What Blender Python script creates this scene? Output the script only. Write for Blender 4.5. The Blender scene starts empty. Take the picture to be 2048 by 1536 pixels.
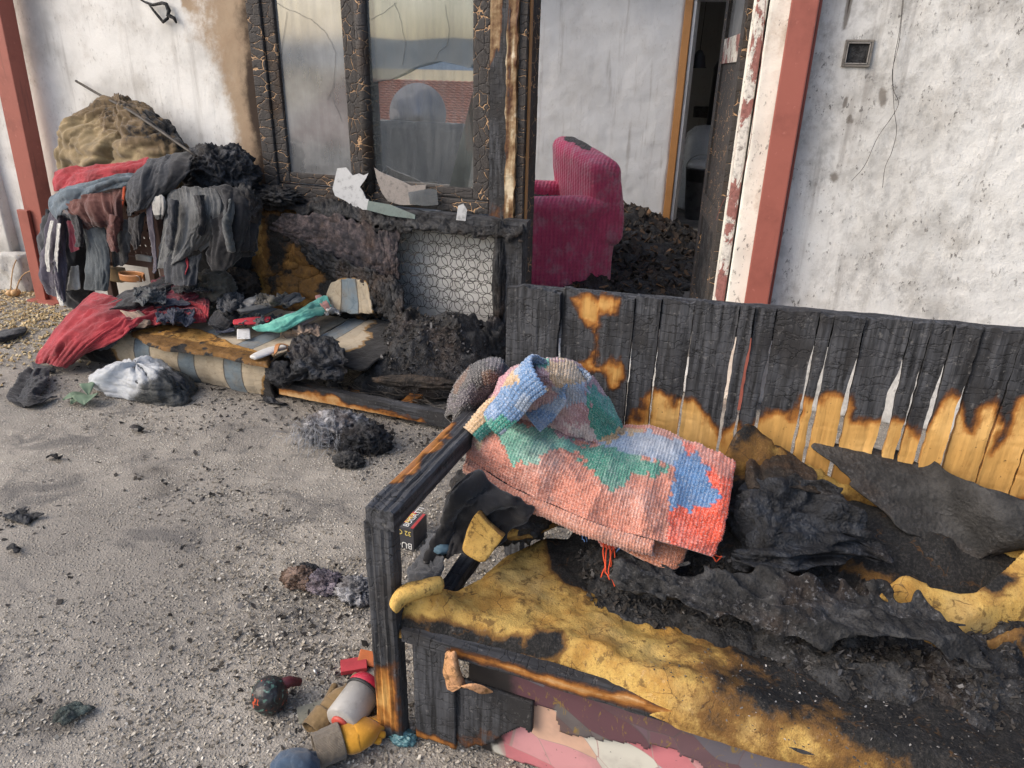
import bpy, bmesh, math, random
import numpy as np
from mathutils import Vector, Matrix, Euler

# ------------------------------------------------------------------ camera, sky, sun, exposure
SC = bpy.context.scene
CAM_LOC = (0.0, 0.0, 1.5)
F_PX, YAW, PITCH, ROLL = 1420.0, 20.0, 23.5, 1.4          # focal length in pixels of a 2048 wide picture
_y, _p, _r = (math.radians(a) for a in (YAW, PITCH, ROLL))
_F = np.array([-math.sin(_y) * math.cos(_p), math.cos(_y) * math.cos(_p), -math.sin(_p)])
_R0 = np.array([math.cos(_y), math.sin(_y), 0.0])
_U0 = np.cross(_R0, _F)
_R = math.cos(_r) * _R0 + math.sin(_r) * _U0
_U = -math.sin(_r) * _R0 + math.cos(_r) * _U0
cam_data = bpy.data.cameras.new('camera')
cam = bpy.data.objects.new('camera', cam_data)
SC.collection.objects.link(cam)
cam.matrix_world = Matrix(((_R[0], _U[0], -_F[0], CAM_LOC[0]), (_R[1], _U[1], -_F[1], CAM_LOC[1]),
                           (_R[2], _U[2], -_F[2], CAM_LOC[2]), (0, 0, 0, 1)))
cam_data.sensor_fit = 'HORIZONTAL'
cam_data.sensor_width = 36.0
cam_data.lens = 36.0 * F_PX / 2048.0
cam_data.clip_start = 0.05
cam_data.clip_end = 6000.0
SC.camera = cam

SUN_AZ, SUN_EL = 232.0, 38.0        # azimuth clockwise from +Y (the wall normal points to 180)
world = bpy.data.worlds.new('World')
SC.world = world
world.use_nodes = True
_wn = world.node_tree.nodes
_wl = world.node_tree.links
_wn.clear()
_sky = _wn.new('ShaderNodeTexSky')
_sky.sky_type = 'NISHITA'
_sky.sun_disc = False
_sky.sun_elevation = math.radians(SUN_EL)
_sky.sun_rotation = math.radians(SUN_AZ)
_sky.dust_density = 4.0
_sky.air_density = 1.0
_bg = _wn.new('ShaderNodeBackground')
_bg.inputs['Strength'].default_value = 0.15
_wo = _wn.new('ShaderNodeOutputWorld')
_wl.new(_sky.outputs[0], _bg.inputs[0])
_wl.new(_bg.outputs[0], _wo.inputs[0])
sun_data = bpy.data.lights.new('sun', 'SUN')
sun_data.energy = 0.8
sun_data.angle = math.radians(60)
sun_data.color = (1.0, 0.965, 0.92)
sun = bpy.data.objects.new('sun', sun_data)
SC.collection.objects.link(sun)
_sd = Vector((math.sin(math.radians(SUN_AZ)) * math.cos(math.radians(SUN_EL)),
              math.cos(math.radians(SUN_AZ)) * math.cos(math.radians(SUN_EL)), math.sin(math.radians(SUN_EL))))
sun.rotation_euler = _sd.to_track_quat('Z', 'Y').to_euler()
sun.location = (-6, -6, 8)
SC.view_settings.view_transform = 'Standard'
SC.view_settings.look = 'None'
SC.view_settings.exposure = 0.70
SC.view_settings.gamma = 1.0
SC.view_settings.use_curve_mapping = False
SC.render.engine = 'CYCLES'
SC.cycles.max_bounces = 8
SC.cycles.diffuse_bounces = 4
SC.cycles.glossy_bounces = 3
SC.cycles.transparent_max_bounces = 12
SC.cycles.use_denoising = True
SC.cycles.caustics_reflective = False
SC.cycles.caustics_refractive = False

# ------------------------------------------------------------------ placing: a line of sight met with a real plane
_C = np.array(CAM_LOC)
def _ray(px, py):
    return _F + (px - 1024) / F_PX * _R - (py - 768) / F_PX * _U
def PY(px, py, y):
    d = _ray(px, py); return _C + d * ((y - _C[1]) / d[1])
def PZ(px, py, z):
    d = _ray(px, py); return _C + d * ((z - _C[2]) / d[2])
def PX(px, py, x):
    d = _ray(px, py); return _C + d * ((x - _C[0]) / d[0])
def TOPX(P):
    d = np.asarray(P) - _C; w = d @ _F
    return np.stack([1024 + F_PX * (d @ _R) / w, 768 - F_PX * (d @ _U) / w], -1)

# ------------------------------------------------------------------ numeric noise
def _hash(i, j, k, s):
    h = (i * 374761393 + j * 668265263 + k * 2147483647 + s * 974634613) & 0xffffffff
    h = ((h ^ (h >> 13)) * 1274126177) & 0xffffffff
    return ((h ^ (h >> 16)) & 0xffff) / 32767.5 - 1.0
def vnoise(p, seed=0):
    p = np.asarray(p, float)
    i = np.floor(p).astype(np.int64); f = p - i; u = f * f * f * (f * (f * 6 - 15) + 10)
    r = 0
    for dx in (0, 1):
        wx = u[..., 0] if dx else 1 - u[..., 0]
        for dy in (0, 1):
            wy = u[..., 1] if dy else 1 - u[..., 1]
            for dz in (0, 1):
                wz = u[..., 2] if dz else 1 - u[..., 2]
                r = r + wx * wy * wz * _hash(i[..., 0] + dx, i[..., 1] + dy, i[..., 2] + dz, seed)
    return r
def fbm(p, seed=0, octv=4, gain=0.5):
    p = np.asarray(p, float); a = 1.0; r = 0; t = 0
    for o in range(octv):
        r = r + a * vnoise(p * (2.03 ** o) + 17.3 * o, seed + o * 31); t += a; a *= gain
    return r / t
def ridged(p, seed=0, octv=4, gain=0.55):
    p = np.asarray(p, float); a = 1.0; r = 0; t = 0
    for o in range(octv):
        n = 1 - np.abs(vnoise(p * (2.1 ** o) + 9.1 * o, seed + o * 57)) * 1.6
        r = r + a * n; t += a; a *= gain
    return r / t
def sm(a, b, x):
    t = np.clip((x - a) / (b - a), 0, 1); return t * t * (3 - 2 * t)
def p3(*a):
    return np.stack(np.broadcast_arrays(*a), -1).astype(float)

def polydist(q, poly):
    """signed distance to a closed outline, inside positive"""
    q = np.asarray(q, float); n = len(poly); d = np.full(q.shape[:-1], 1e18); ins = np.zeros(q.shape[:-1], bool)
    for a in range(n):
        x0, y0 = poly[a]; x1, y1 = poly[(a + 1) % n]
        ex, ey = x1 - x0, y1 - y0
        wx, wy = q[..., 0] - x0, q[..., 1] - y0
        t = np.clip((wx * ex + wy * ey) / (ex * ex + ey * ey + 1e-12), 0, 1)
        d = np.minimum(d, (wx - ex * t) ** 2 + (wy - ey * t) ** 2)
        c = ((y0 <= q[..., 1]) & (y1 > q[..., 1])) | ((y1 <= q[..., 1]) & (y0 > q[..., 1]))
        xi = x0 + (q[..., 1] - y0) / (ey if abs(ey) > 1e-9 else 1e-9) * ex
        ins ^= c & (q[..., 0] < xi)
    return np.where(ins, 1, -1) * np.sqrt(d)
def stain(P, outlines, soft=18, wob=22, freq=9.0, seed=1):
    """0..1 cover of wear outlines (drawn as seen in the picture) on surface points P, with an uneven edge"""
    q = TOPX(P); P = np.asarray(P)
    w = np.stack([fbm(P * freq, seed, 4), fbm(P * freq, seed + 77, 4)], -1) * wob
    r = np.zeros(q.shape[:-1])
    for o in outlines:
        r = np.maximum(r, sm(-soft, soft, polydist(q + w, o)))
    return r

# ------------------------------------------------------------------ scene objects
COL = SC.collection
def wloc(o):
    v = Vector((0, 0, 0))
    while o is not None:
        v = v + o.location; o = o.parent
    return v
def tag(o, label=None, cat=None, group=None, kind=None):
    if label: o['label'] = label
    if cat: o['category'] = cat
    if group: o['group'] = group
    if kind: o['kind'] = kind
    return o
def thing(name, label, cat, loc, group=None, parent=None):
    o = bpy.data.objects.new(name, None); COL.objects.link(o)
    o.empty_display_size = 0.05
    o.location = Vector(loc) - (wloc(parent) if parent else Vector((0, 0, 0)))
    if parent: o.parent = parent
    return tag(o, label, cat, group)
def node(name, parent, loc=None):
    return thing(name, None, None, loc if loc is not None else wloc(parent), None, parent)
def mk(name, V, Fc, mat, parent=None, label=None, cat=None, group=None, kind=None, smooth=True, burn=None, col=None, uv=None, origin=None, tris=None):
    V = np.asarray(V, float)
    o3 = np.array([V[:, 0].mean(), V[:, 1].mean(), V[:, 2].min()]) if origin is None else np.asarray(origin, float)
    me = bpy.data.meshes.new(name)
    me.from_pydata((V - o3).tolist(), [], Fc if isinstance(Fc, list) else Fc.tolist())
    if smooth: me.shade_smooth()
    if burn is not None:
        a = me.attributes.new('burn', 'FLOAT', 'POINT'); a.data.foreach_set('value', np.asarray(burn, np.float32))
    if col is not None:
        c4 = np.ones((len(V), 4), np.float32); c4[:, :3] = col
        a = me.attributes.new('col', 'FLOAT_COLOR', 'POINT'); a.data.foreach_set('color', c4.ravel())
    if uv is not None:
        lay = me.uv_layers.new(name='UVMap'); li = np.empty(len(me.loops), np.int32)
        me.loops.foreach_get('vertex_index', li)
        lay.data.foreach_set('uv', np.asarray(uv, np.float32)[li].ravel())
    me.update()
    ob = bpy.data.objects.new(name, me); COL.objects.link(ob)
    if isinstance(mat, (list, tuple)):
        for m in mat: me.materials.append(m)
    elif mat is not None: me.materials.append(mat)
    if parent is not None:
        ob.parent = parent; ob.location = Vector(o3) - wloc(parent)
    else:
        ob.location = Vector(o3)
    return tag(ob, label, cat, group, kind)
def inst(src, name, loc, rot, parent, scale=(1, 1, 1)):
    o = bpy.data.objects.new(name, src.data); COL.objects.link(o)
    o.parent = parent; o.location = Vector(loc) - wloc(parent); o.rotation_euler = rot; o.scale = scale
    return o
def solid(o, t, off=-1.0):
    m = o.modifiers.new('thickness', 'SOLIDIFY'); m.thickness = t; m.offset = off; return o

class MB:
    """collects plain shapes into one mesh"""
    def __init__(s): s.V = []; s.F = []; s.n = 0
    def add(s, V, Fc):
        V = np.asarray(V, float); s.V.append(V); s.F += [tuple(int(i) + s.n for i in f) for f in Fc]; s.n += len(V); return s
    def box(s, a, b, bev=0.0):
        a = np.minimum(a, b).astype(float); b2 = np.maximum(a, b).astype(float); b = b2
        if bev <= 0:
            V = [(x, y, z) for x in (a[0], b[0]) for y in (a[1], b[1]) for z in (a[2], b[2])]
            return s.add(V, [(0, 1, 3, 2), (4, 6, 7, 5), (0, 4, 5, 1), (2, 3, 7, 6), (0, 2, 6, 4), (1, 5, 7, 3)])
        bm = bmesh.new(); bmesh.ops.create_cube(bm, size=1.0)
        bmesh.ops.scale(bm, vec=Vector(b - a), verts=bm.verts); bmesh.ops.translate(bm, vec=Vector((a + b) / 2), verts=bm.verts)
        bmesh.ops.bevel(bm, geom=list(bm.edges), offset=bev, segments=2, affect='EDGES', profile=0.6)
        bm.verts.index_update(); V = [tuple(v.co) for v in bm.verts]; Fc = [[v.index for v in f.verts] for f in bm.faces]; bm.free()
        return s.add(V, Fc)
    def tube(s, pts, r, n=8, cap=True):
        pts = [np.asarray(p, float) for p in pts]; m = len(pts); rr = r if hasattr(r, '__len__') else [r] * m
        V = []; up = np.array([0.123, 0.456, 0.88]); Fc = []
        for i, p in enumerate(pts):
            d = pts[min(i + 1, m - 1)] - pts[max(i - 1, 0)]; d = d / (np.linalg.norm(d) + 1e-9)
            a = np.cross(d, up); a /= np.linalg.norm(a) + 1e-9; b = np.cross(d, a); up = -np.cross(d, a) if False else up
            for k in range(n):
                t = 2 * math.pi * k / n; V.append(p + rr[i] * (math.cos(t) * a + math.sin(t) * b))
        for i in range(m - 1):
            for k in range(n):
                Fc.append((i * n + k, i * n + (k + 1) % n, (i + 1) * n + (k + 1) % n, (i + 1) * n + k))
        if cap:
            Fc.append(tuple(range(n - 1, -1, -1))); Fc.append(tuple((m - 1) * n + k for k in range(n)))
        return s.add(V, Fc)
    def lathe(s, prof, center, n=24, axis=None, squash=1.0):
        V = []; Fc = []; c = np.asarray(center, float)
        ax = np.array([0, 0, 1.0]) if axis is None else np.asarray(axis, float) / np.linalg.norm(axis)
        a = np.cross(ax, [0.3, 0.9, 0.1]); a /= np.linalg.norm(a); b = np.cross(ax, a)
        for (r, h) in prof:
            for k in range(n):
                t = 2 * math.pi * k / n; V.append(c + ax * h + r * (math.cos(t) * a + squash * math.sin(t) * b))
        for i in range(len(prof) - 1):
            for k in range(n): Fc.append((i * n + k, i * n + (k + 1) % n, (i + 1) * n + (k + 1) % n, (i + 1) * n + k))
        Fc.append(tuple(range(n - 1, -1, -1))); Fc.append(tuple((len(prof) - 1) * n + k for k in range(n)))
        return s.add(V, Fc)
    def build(s, name, mat, parent=None, **k):
        k.setdefault('smooth', False)
        return mk(name, np.concatenate(s.V), s.F, mat, parent, **k)

def gridfaces(nu, nv, keep=None):
    i, j = np.meshgrid(np.arange(nu - 1), np.arange(nv - 1), indexing='ij')
    a = (i * nv + j).ravel(); f = np.stack([a, a + nv, a + nv + 1, a + 1], -1)
    if keep is not None: f = f[keep.ravel()]
    return f
def drop_loose(V, f, *attrs):
    used = np.unique(f); m = np.full(len(V), -1); m[used] = np.arange(len(used))
    return (V[used], m[f]) + tuple(None if a is None else np.asarray(a)[used] for a in attrs)
def smooth_rim(V, f, n=4):
    """take the stair-steps out of a torn edge"""
    e = np.concatenate([f[:, [0, 1]], f[:, [1, 2]], f[:, [2, 3]], f[:, [3, 0]]]); es = np.sort(e, 1); key = es[:, 0].astype(np.int64) * len(V) + es[:, 1]
    u, idx, cnt = np.unique(key, return_index=True, return_counts=True); b = es[idx[cnt == 1]]
    if len(b) == 0: return V
    V = V.copy(); deg = np.zeros(len(V)); np.add.at(deg, b[:, 0], 1); np.add.at(deg, b[:, 1], 1); m = deg > 0
    for _ in range(n):
        s = np.zeros_like(V); np.add.at(s, b[:, 0], V[b[:, 1]]); np.add.at(s, b[:, 1], V[b[:, 0]])
        V[m] = .45 * V[m] + .55 * s[m] / deg[m][:, None]
    return V
def _cr(P, n):
    """Catmull-Rom along axis 0"""
    P = np.asarray(P, float); m = len(P)
    if m == 2:
        t = np.linspace(0, 1, n).reshape((-1,) + (1,) * (P.ndim - 1)); return P[0] * (1 - t) + P[1] * t
    E = np.concatenate([[2 * P[0] - P[1]], P, [2 * P[-1] - P[-2]]])
    x = np.linspace(0, m - 1, n); k = np.minimum(x.astype(int), m - 2); t = (x - k).reshape((-1,) + (1,) * (P.ndim - 1))
    a, b, c, d = E[k], E[k + 1], E[k + 2], E[k + 3]
    return 0.5 * (2 * b + (c - a) * t + (2 * a - 5 * b + 4 * c - d) * t * t + (3 * b - a - 3 * c + d) * t ** 3)
def surf(rows, nu, nv):
    G = np.asarray(rows, float)
    G = _cr(G, nu); G = np.swapaxes(_cr(np.swapaxes(G, 0, 1), nv), 0, 1); return G      # nu x nv x 3
def normals(G):
    du = np.gradient(G, axis=0); dv = np.gradient(G, axis=1); n = np.cross(du, dv)
    return n / (np.linalg.norm(n, axis=-1, keepdims=True) + 1e-12)
def drape(name, rows, mat, parent=None, res=0.008, fold=0.012, ffreq=9.0, along='u', crumple=0.003, cfreq=35.0, thick=0.003, rag=0.0, hole=0.0,
          seed=0, burnfn=None, flip=False, aniso=0.3, **k):
    """a piece of cloth through control points, folded, crumpled, with a ragged edge where it is burnt"""
    R = np.asarray(rows, float)
    lu = np.linalg.norm(np.diff(R, axis=0), axis=-1).sum(0).mean(); lv = np.linalg.norm(np.diff(R, axis=1), axis=-1).sum(1).mean()
    nu = int(max(6, min(260, lu / res))); nv = int(max(6, min(260, lv / res)))
    G = surf(R, nu, nv)
    u, v = np.meshgrid(np.linspace(0, 1, nu), np.linspace(0, 1, nv), indexing='ij')
    N = normals(G) * (-1 if flip else 1)
    s, t = u * lu, v * lv
    if along == 'u': q = p3(s * ffreq * aniso, t * ffreq, 0 * s + seed * 3.7)
    elif along == 'v': q = p3(s * ffreq, t * ffreq * aniso, 0 * s + seed * 3.7)
    else: q = p3(s * ffreq, t * ffreq, 0 * s + seed * 3.7)
    wv = fbm(q * 0.7 + 3.3, seed + 5, 3) * 1.2
    q2 = q + p3(wv, wv * 0.6, 0 * wv)
    d = fold * (ridged(q2, seed, 3) - 0.45) * 1.6 + crumple * (ridged(p3(s * cfreq, t * cfreq, 0 * s), seed + 9, 3) - .4)
    G = G + N * d[..., None]
    G = G + 0.25 * fold * np.stack([fbm(p3(s * ffreq, t * ffreq, 0 * s), seed + a * 7, 2) for a in (1, 2, 3)], -1)
    keep = None
    if rag > 0 or hole > 0:
        e = np.minimum(np.minimum(u * lu, (1 - u) * lu), np.minimum(v * lv, (1 - v) * lv))
        rn = (fbm(p3(s * 26, t * 26, 0 * s + seed), seed + 40, 4) + 0.35) * rag
        kv = e > rn
        if hole > 0: kv &= fbm(p3(s * 11, t * 11, 0 * s + seed), seed + 71, 4) < (0.75 - hole)
        keep = kv[:-1, :-1] & kv[1:, :-1] & kv[:-1, 1:] & kv[1:, 1:]
    V = G.reshape(-1, 3); f = gridfaces(nu, nv, keep)
    bn = None if burnfn is None else np.asarray(burnfn(V, u.ravel(), v.ravel()))
    uvv = np.stack([s.ravel(), t.ravel()], -1)
    V, f, bn, uvv = drop_loose(V, f, bn, uvv)
    if keep is not None: V = smooth_rim(V, f)
    o = mk(name, V, f, mat, parent, burn=bn, uv=uvv, **k)
    if thick: solid(o, thick, 0.0)
    return o
def lump(name, c, r, mat, parent=None, sub=5, amp=0.25, freq=2.2, crumple=0.08, cfreq=7.0, seed=0, flat=None, rot=0.0, burnfn=None, ridge=True, shape=None, tilt=0.0, **k):
    """a crumpled closed body (bundle, clod, bag)"""
    bm = bmesh.new(); bmesh.ops.create_icosphere(bm, subdivisions=sub, radius=1.0)
    bm.verts.index_update(); D = np.array([v.co for v in bm.verts]); Fc = [[v.index for v in f.verts] for f in bm.faces]; bm.free()
    w = np.stack([fbm(D * freq * 0.8 + 5 + a * 11, seed + a, 2) for a in range(3)], -1)
    n1 = (ridged(D * freq + w * 0.9, seed + 3, 3) - 0.4) if ridge else fbm(D * freq + w, seed + 3, 3)
    n2 = ridged(D * cfreq + w * 2.0, seed + 13, 3) - 0.4
    rad = 1 + amp * n1 + crumple * n2
    S = D.copy()
    if shape is not None: rad = rad * shape(D)
    V = S * rad[:, None] * np.asarray(r)
    ct, st = math.cos(tilt), math.sin(tilt)
    V = np.stack([V[:, 0] * ct + V[:, 2] * st, V[:, 1], -V[:, 0] * st + V[:, 2] * ct], -1)
    cr, sr = math.cos(rot), math.sin(rot)
    V = np.stack([V[:, 0] * cr - V[:, 1] * sr, V[:, 0] * sr + V[:, 1] * cr, V[:, 2]], -1) + np.asarray(c)
    if flat is not None:
        lo = flat + 0.12 * (V[:, 2] - flat); V[:, 2] = np.where(V[:, 2] < flat, np.maximum(lo, flat - 0.004), V[:, 2])
    bn = None if burnfn is None else np.asarray(burnfn(V, D))
    return mk(name, V, Fc, mat, parent, burn=bn, **k)
def dome(name, c, r, mat, fold=.03, ffreq=6, crumple=.008, cfreq=22, power=.75, nphi=14, seed=0, a0=0.0, a1=6.2831853, lean=(0, 0), burnfn=None, res=.007, thick=.004, zmin=.004, **k):
    """a filled sack or bag: cloth gathered over a mound, folds running down from the top"""
    rows = []
    for i, a in enumerate(np.linspace(a0, a1, nphi)):
        row = []
        for j in range(8):
            t = j / 7; rr = math.sin(t * math.pi * .56) ** power; zz = math.cos(t * math.pi * .56)
            w = 1 + .10 * math.sin(3 * a + seed)
            row.append((c[0] + r[0] * rr * w * math.cos(a) + lean[0] * zz, c[1] + r[1] * rr * w * math.sin(a) + lean[1] * zz, max(zmin, c[2] + r[2] * zz)))
        rows.append(row)
    return drape(name, rows, mat, None, res, fold, ffreq, 'v', crumple, cfreq, thick, 0, 0, seed, burnfn, flip=False, **k)
def field(name, outline, height, mat, parent=None, res=0.012, lip=0.03, burnfn=None, base=0.0, edge_noise=0.02, colfn=None, **k):
    """a heap or pad with an uneven top over an outline on the ground plan"""
    o = np.asarray(outline, float); x0, y0 = o.min(0) - 0.02; x1, y1 = o.max(0) + 0.02
    nx = max(4, int((x1 - x0) / res)); ny = max(4, int((y1 - y0) / res))
    X, Y = np.meshgrid(np.linspace(x0, x1, nx), np.linspace(y0, y1, ny), indexing='ij')
    w = fbm(p3(X * 14, Y * 14, 0 * X), 5, 3) * edge_noise
    d = polydist(np.stack([X + w, Y + w * .7], -1), [tuple(p) for p in outline])
    kv = d > 0
    keep = kv[:-1, :-1] | kv[1:, :-1] | kv[:-1, 1:] | kv[1:, 1:]
    gx_, gy_ = np.gradient(d, (x1 - x0) / (nx - 1), (y1 - y0) / (ny - 1)); gl = gx_ ** 2 + gy_ ** 2 + 1e-9; mv = np.where(d < 0, -d / np.maximum(gl, .25), 0); mv = np.minimum(mv, 2 * res)
    X = X + mv * gx_; Y = Y + mv * gy_; d = np.where(d < 0, 0, d)
    e = np.sqrt(np.clip(d / lip, 0, 1))
    Z = base + height(X, Y, d) * e
    V = np.stack([X, Y, Z], -1).reshape(-1, 3); f = gridfaces(nx, ny, keep)
    V, f = drop_loose(V, f)
    bn = None if burnfn is None else np.asarray(burnfn(V))
    return mk(name, V, f, mat, parent, burn=bn, uv=V[:, :2], **k)
def flakes(name, pts, size, mat, parent=None, seed=0, curl=0.35, thick=0.12, tilt=0.5, aspect=(0.4, 1.0), col=None, **k):
    """many small angular chips as one mesh; each a bent five-sided flake with thickness"""
    rg = np.random.default_rng(seed); P = np.asarray(pts, float); n = len(P)
    m = 5; a = np.linspace(0, 2 * np.pi, m, endpoint=False)[None] + rg.uniform(-.4, .4, (n, m)) + rg.uniform(0, 6.3, (n, 1))
    sz = rg.uniform(size[0], size[1], (n, 1)) * rg.uniform(.6, 1.2, (n, m)); asp = rg.uniform(aspect[0], aspect[1], (n, 1))
    x, y = np.cos(a) * sz, np.sin(a) * sz * asp
    yw = rg.uniform(0, 6.3, (n, 1)); x, y = x * np.cos(yw) - y * np.sin(yw), x * np.sin(yw) + y * np.cos(yw)
    tx, ty = rg.normal(0, tilt, (n, 1)), rg.normal(0, tilt, (n, 1))
    z = x * tx + y * ty + rg.uniform(-curl, curl, (n, m)) * sz
    top = np.stack([x, y, z], -1) + P[:, None]
    bot = top * 1.0; bot[..., 2] -= sz * thick
    V = np.concatenate([top, bot], 1).reshape(-1, 3); b = (np.arange(n) * 2 * m)[:, None]
    Fc = []
    for q in range(n):
        s = q * 2 * m
        Fc.append([s + i for i in range(m)])
        for i in range(m): Fc.append([s + i, s + m + i, s + m + (i + 1) % m, s + (i + 1) % m])
    bn = np.repeat(rg.uniform(0, 1, n), 2 * m)
    return mk(name, V, Fc, mat, parent, smooth=False, burn=bn, **k)
def strands(name, paths, r, mat, parent=None, n=5, **k):
    m = MB()
    for p in paths: m.tube(p, r, n)
    k.setdefault('smooth', True)
    return m.build(name, mat, parent, **k)
# ------------------------------------------------------------------ procedural materials
class NT:
    def __init__(s, name):
        s.m = bpy.data.materials.new(name); s.m.use_nodes = True; s.t = s.m.node_tree; s.t.nodes.clear()
    def n(s, typ, **k):
        x = s.t.nodes.new(typ)
        for a, b in k.items(): setattr(x, a, b)
        return x
    def put(s, sock, v):
        if isinstance(v, bpy.types.NodeSocket): s.t.links.new(v, sock)
        elif isinstance(v, (tuple, list)) and len(v) == 3 and sock.type == 'RGBA': sock.default_value = (*v, 1)
        else: sock.default_value = v
    def pos(s, kind='Object', scale=(1, 1, 1), rot=(0, 0, 0)):
        c = s.n('ShaderNodeTexCoord'); mp = s.n('ShaderNodeMapping')
        if kind == 'World':
            g = s.n('ShaderNodeNewGeometry'); s.t.links.new(g.outputs['Position'], mp.inputs[0])
        else: s.t.links.new(c.outputs[kind], mp.inputs[0])
        mp.inputs['Scale'].default_value = scale; mp.inputs['Rotation'].default_value = rot
        return mp.outputs[0]
    def noise(s, vec, scale, detail=4, rough=0.55, dist=0.0, out='Fac'):
        x = s.n('ShaderNodeTexNoise'); s.put(x.inputs['Vector'], vec); x.inputs['Scale'].default_value = scale
        x.inputs['Detail'].default_value = detail; x.inputs['Roughness'].default_value = rough; x.inputs['Distortion'].default_value = dist
        return x.outputs[out]
    def vor(s, vec, scale, feature='F1', out='Distance', rnd=1.0):
        x = s.n('ShaderNodeTexVoronoi', feature=feature); s.put(x.inputs['Vector'], vec); x.inputs['Scale'].default_value = scale
        x.inputs['Randomness'].default_value = rnd
        return x.outputs[out]
    def wave(s, vec, scale, dist=0.0, detail=2, dscale=1.0, axis='X', prof='SIN'):
        x = s.n('ShaderNodeTexWave', wave_type='BANDS', bands_direction=axis, wave_profile=prof); s.put(x.inputs['Vector'], vec)
        x.inputs['Scale'].default_value = scale; x.inputs['Distortion'].default_value = dist; x.inputs['Detail'].default_value = detail
        x.inputs['Detail Scale'].default_value = dscale
        return x.outputs['Fac']
    def math(s, op, a, b=0.0, c=0.0, clamp=False):
        x = s.n('ShaderNodeMath', operation=op, use_clamp=clamp); s.put(x.inputs[0], a); s.put(x.inputs[1], b)
        if len(x.inputs) > 2: s.put(x.inputs[2], c)
        return x.outputs[0]
    def rng(s, v, a, b, c=0.0, d=1.0, smooth=True):
        x = s.n('ShaderNodeMapRange', interpolation_type='SMOOTHSTEP' if smooth else 'LINEAR'); s.put(x.inputs[0], v)
        for i, q in enumerate((a, b, c, d)): x.inputs[i + 1].default_value = q
        return x.outputs[0]
    def mix(s, f, a, b, mode='MIX'):
        x = s.n('ShaderNodeMix', data_type='RGBA', blend_type=mode); s.put(x.inputs[0], f); s.put(x.inputs[6], a); s.put(x.inputs[7], b)
        return x.outputs[2]
    def ramp(s, f, stops, interp='LINEAR'):
        x = s.n('ShaderNodeValToRGB'); s.put(x.inputs[0], f); r = x.color_ramp; r.interpolation = interp
        while len(r.elements) < len(stops): r.elements.new(0.5)
        for e, (p, c) in zip(r.elements, stops):
            e.position = p; e.color = (*c, 1) if len(c) == 3 else c
        return x.outputs[0]
    def attr(s, name, out='Fac'):
        x = s.n('ShaderNodeAttribute', attribute_name=name); return x.outputs[out]
    def rand(s):
        return s.n('ShaderNodeObjectInfo').outputs['Random']
    def sep(s, v):
        x = s.n('ShaderNodeSeparateXYZ'); s.put(x.inputs[0], v); return x.outputs
    def comb(s, a, b, c):
        x = s.n('ShaderNodeCombineXYZ')
        for i, v in enumerate((a, b, c)): s.put(x.inputs[i], v)
        return x.outputs[0]
    def vadd(s, a, b, sc=1.0):
        y = s.n('ShaderNodeVectorMath', operation='SCALE'); s.put(y.inputs[0], b); y.inputs['Scale'].default_value = sc
        x = s.n('ShaderNodeVectorMath', operation='ADD'); s.put(x.inputs[0], a); s.put(x.inputs[1], y.outputs[0]); return x.outputs[0]
    def bump(s, h, st=0.5, dist=0.01, nrm=None):
        x = s.n('ShaderNodeBump'); s.put(x.inputs['Height'], h); x.inputs['Strength'].default_value = st; x.inputs['Distance'].default_value = dist
        if nrm is not None: s.put(x.inputs['Normal'], nrm)
        return x.outputs[0]
    def out(s, col, rough=0.8, nrm=None, spec=0.3, alpha=None, metal=0.0, sheen=0.0, trans=None, coat=0.0):
        b = s.n('ShaderNodeBsdfPrincipled'); s.put(b.inputs['Base Color'], col); s.put(b.inputs['Roughness'], rough)
        s.put(b.inputs['Specular IOR Level'], spec); s.put(b.inputs['Metallic'], metal)
        if sheen: b.inputs['Sheen Weight'].default_value = sheen
        if coat: s.put(b.inputs['Coat Weight'], coat)
        if nrm is not None: s.put(b.inputs['Normal'], nrm)
        if alpha is not None: s.put(b.inputs['Alpha'], alpha)
        o = s.n('ShaderNodeOutputMaterial'); s.t.links.new(b.outputs[0], o.inputs[0]); s.b = b
        return s.m

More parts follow.
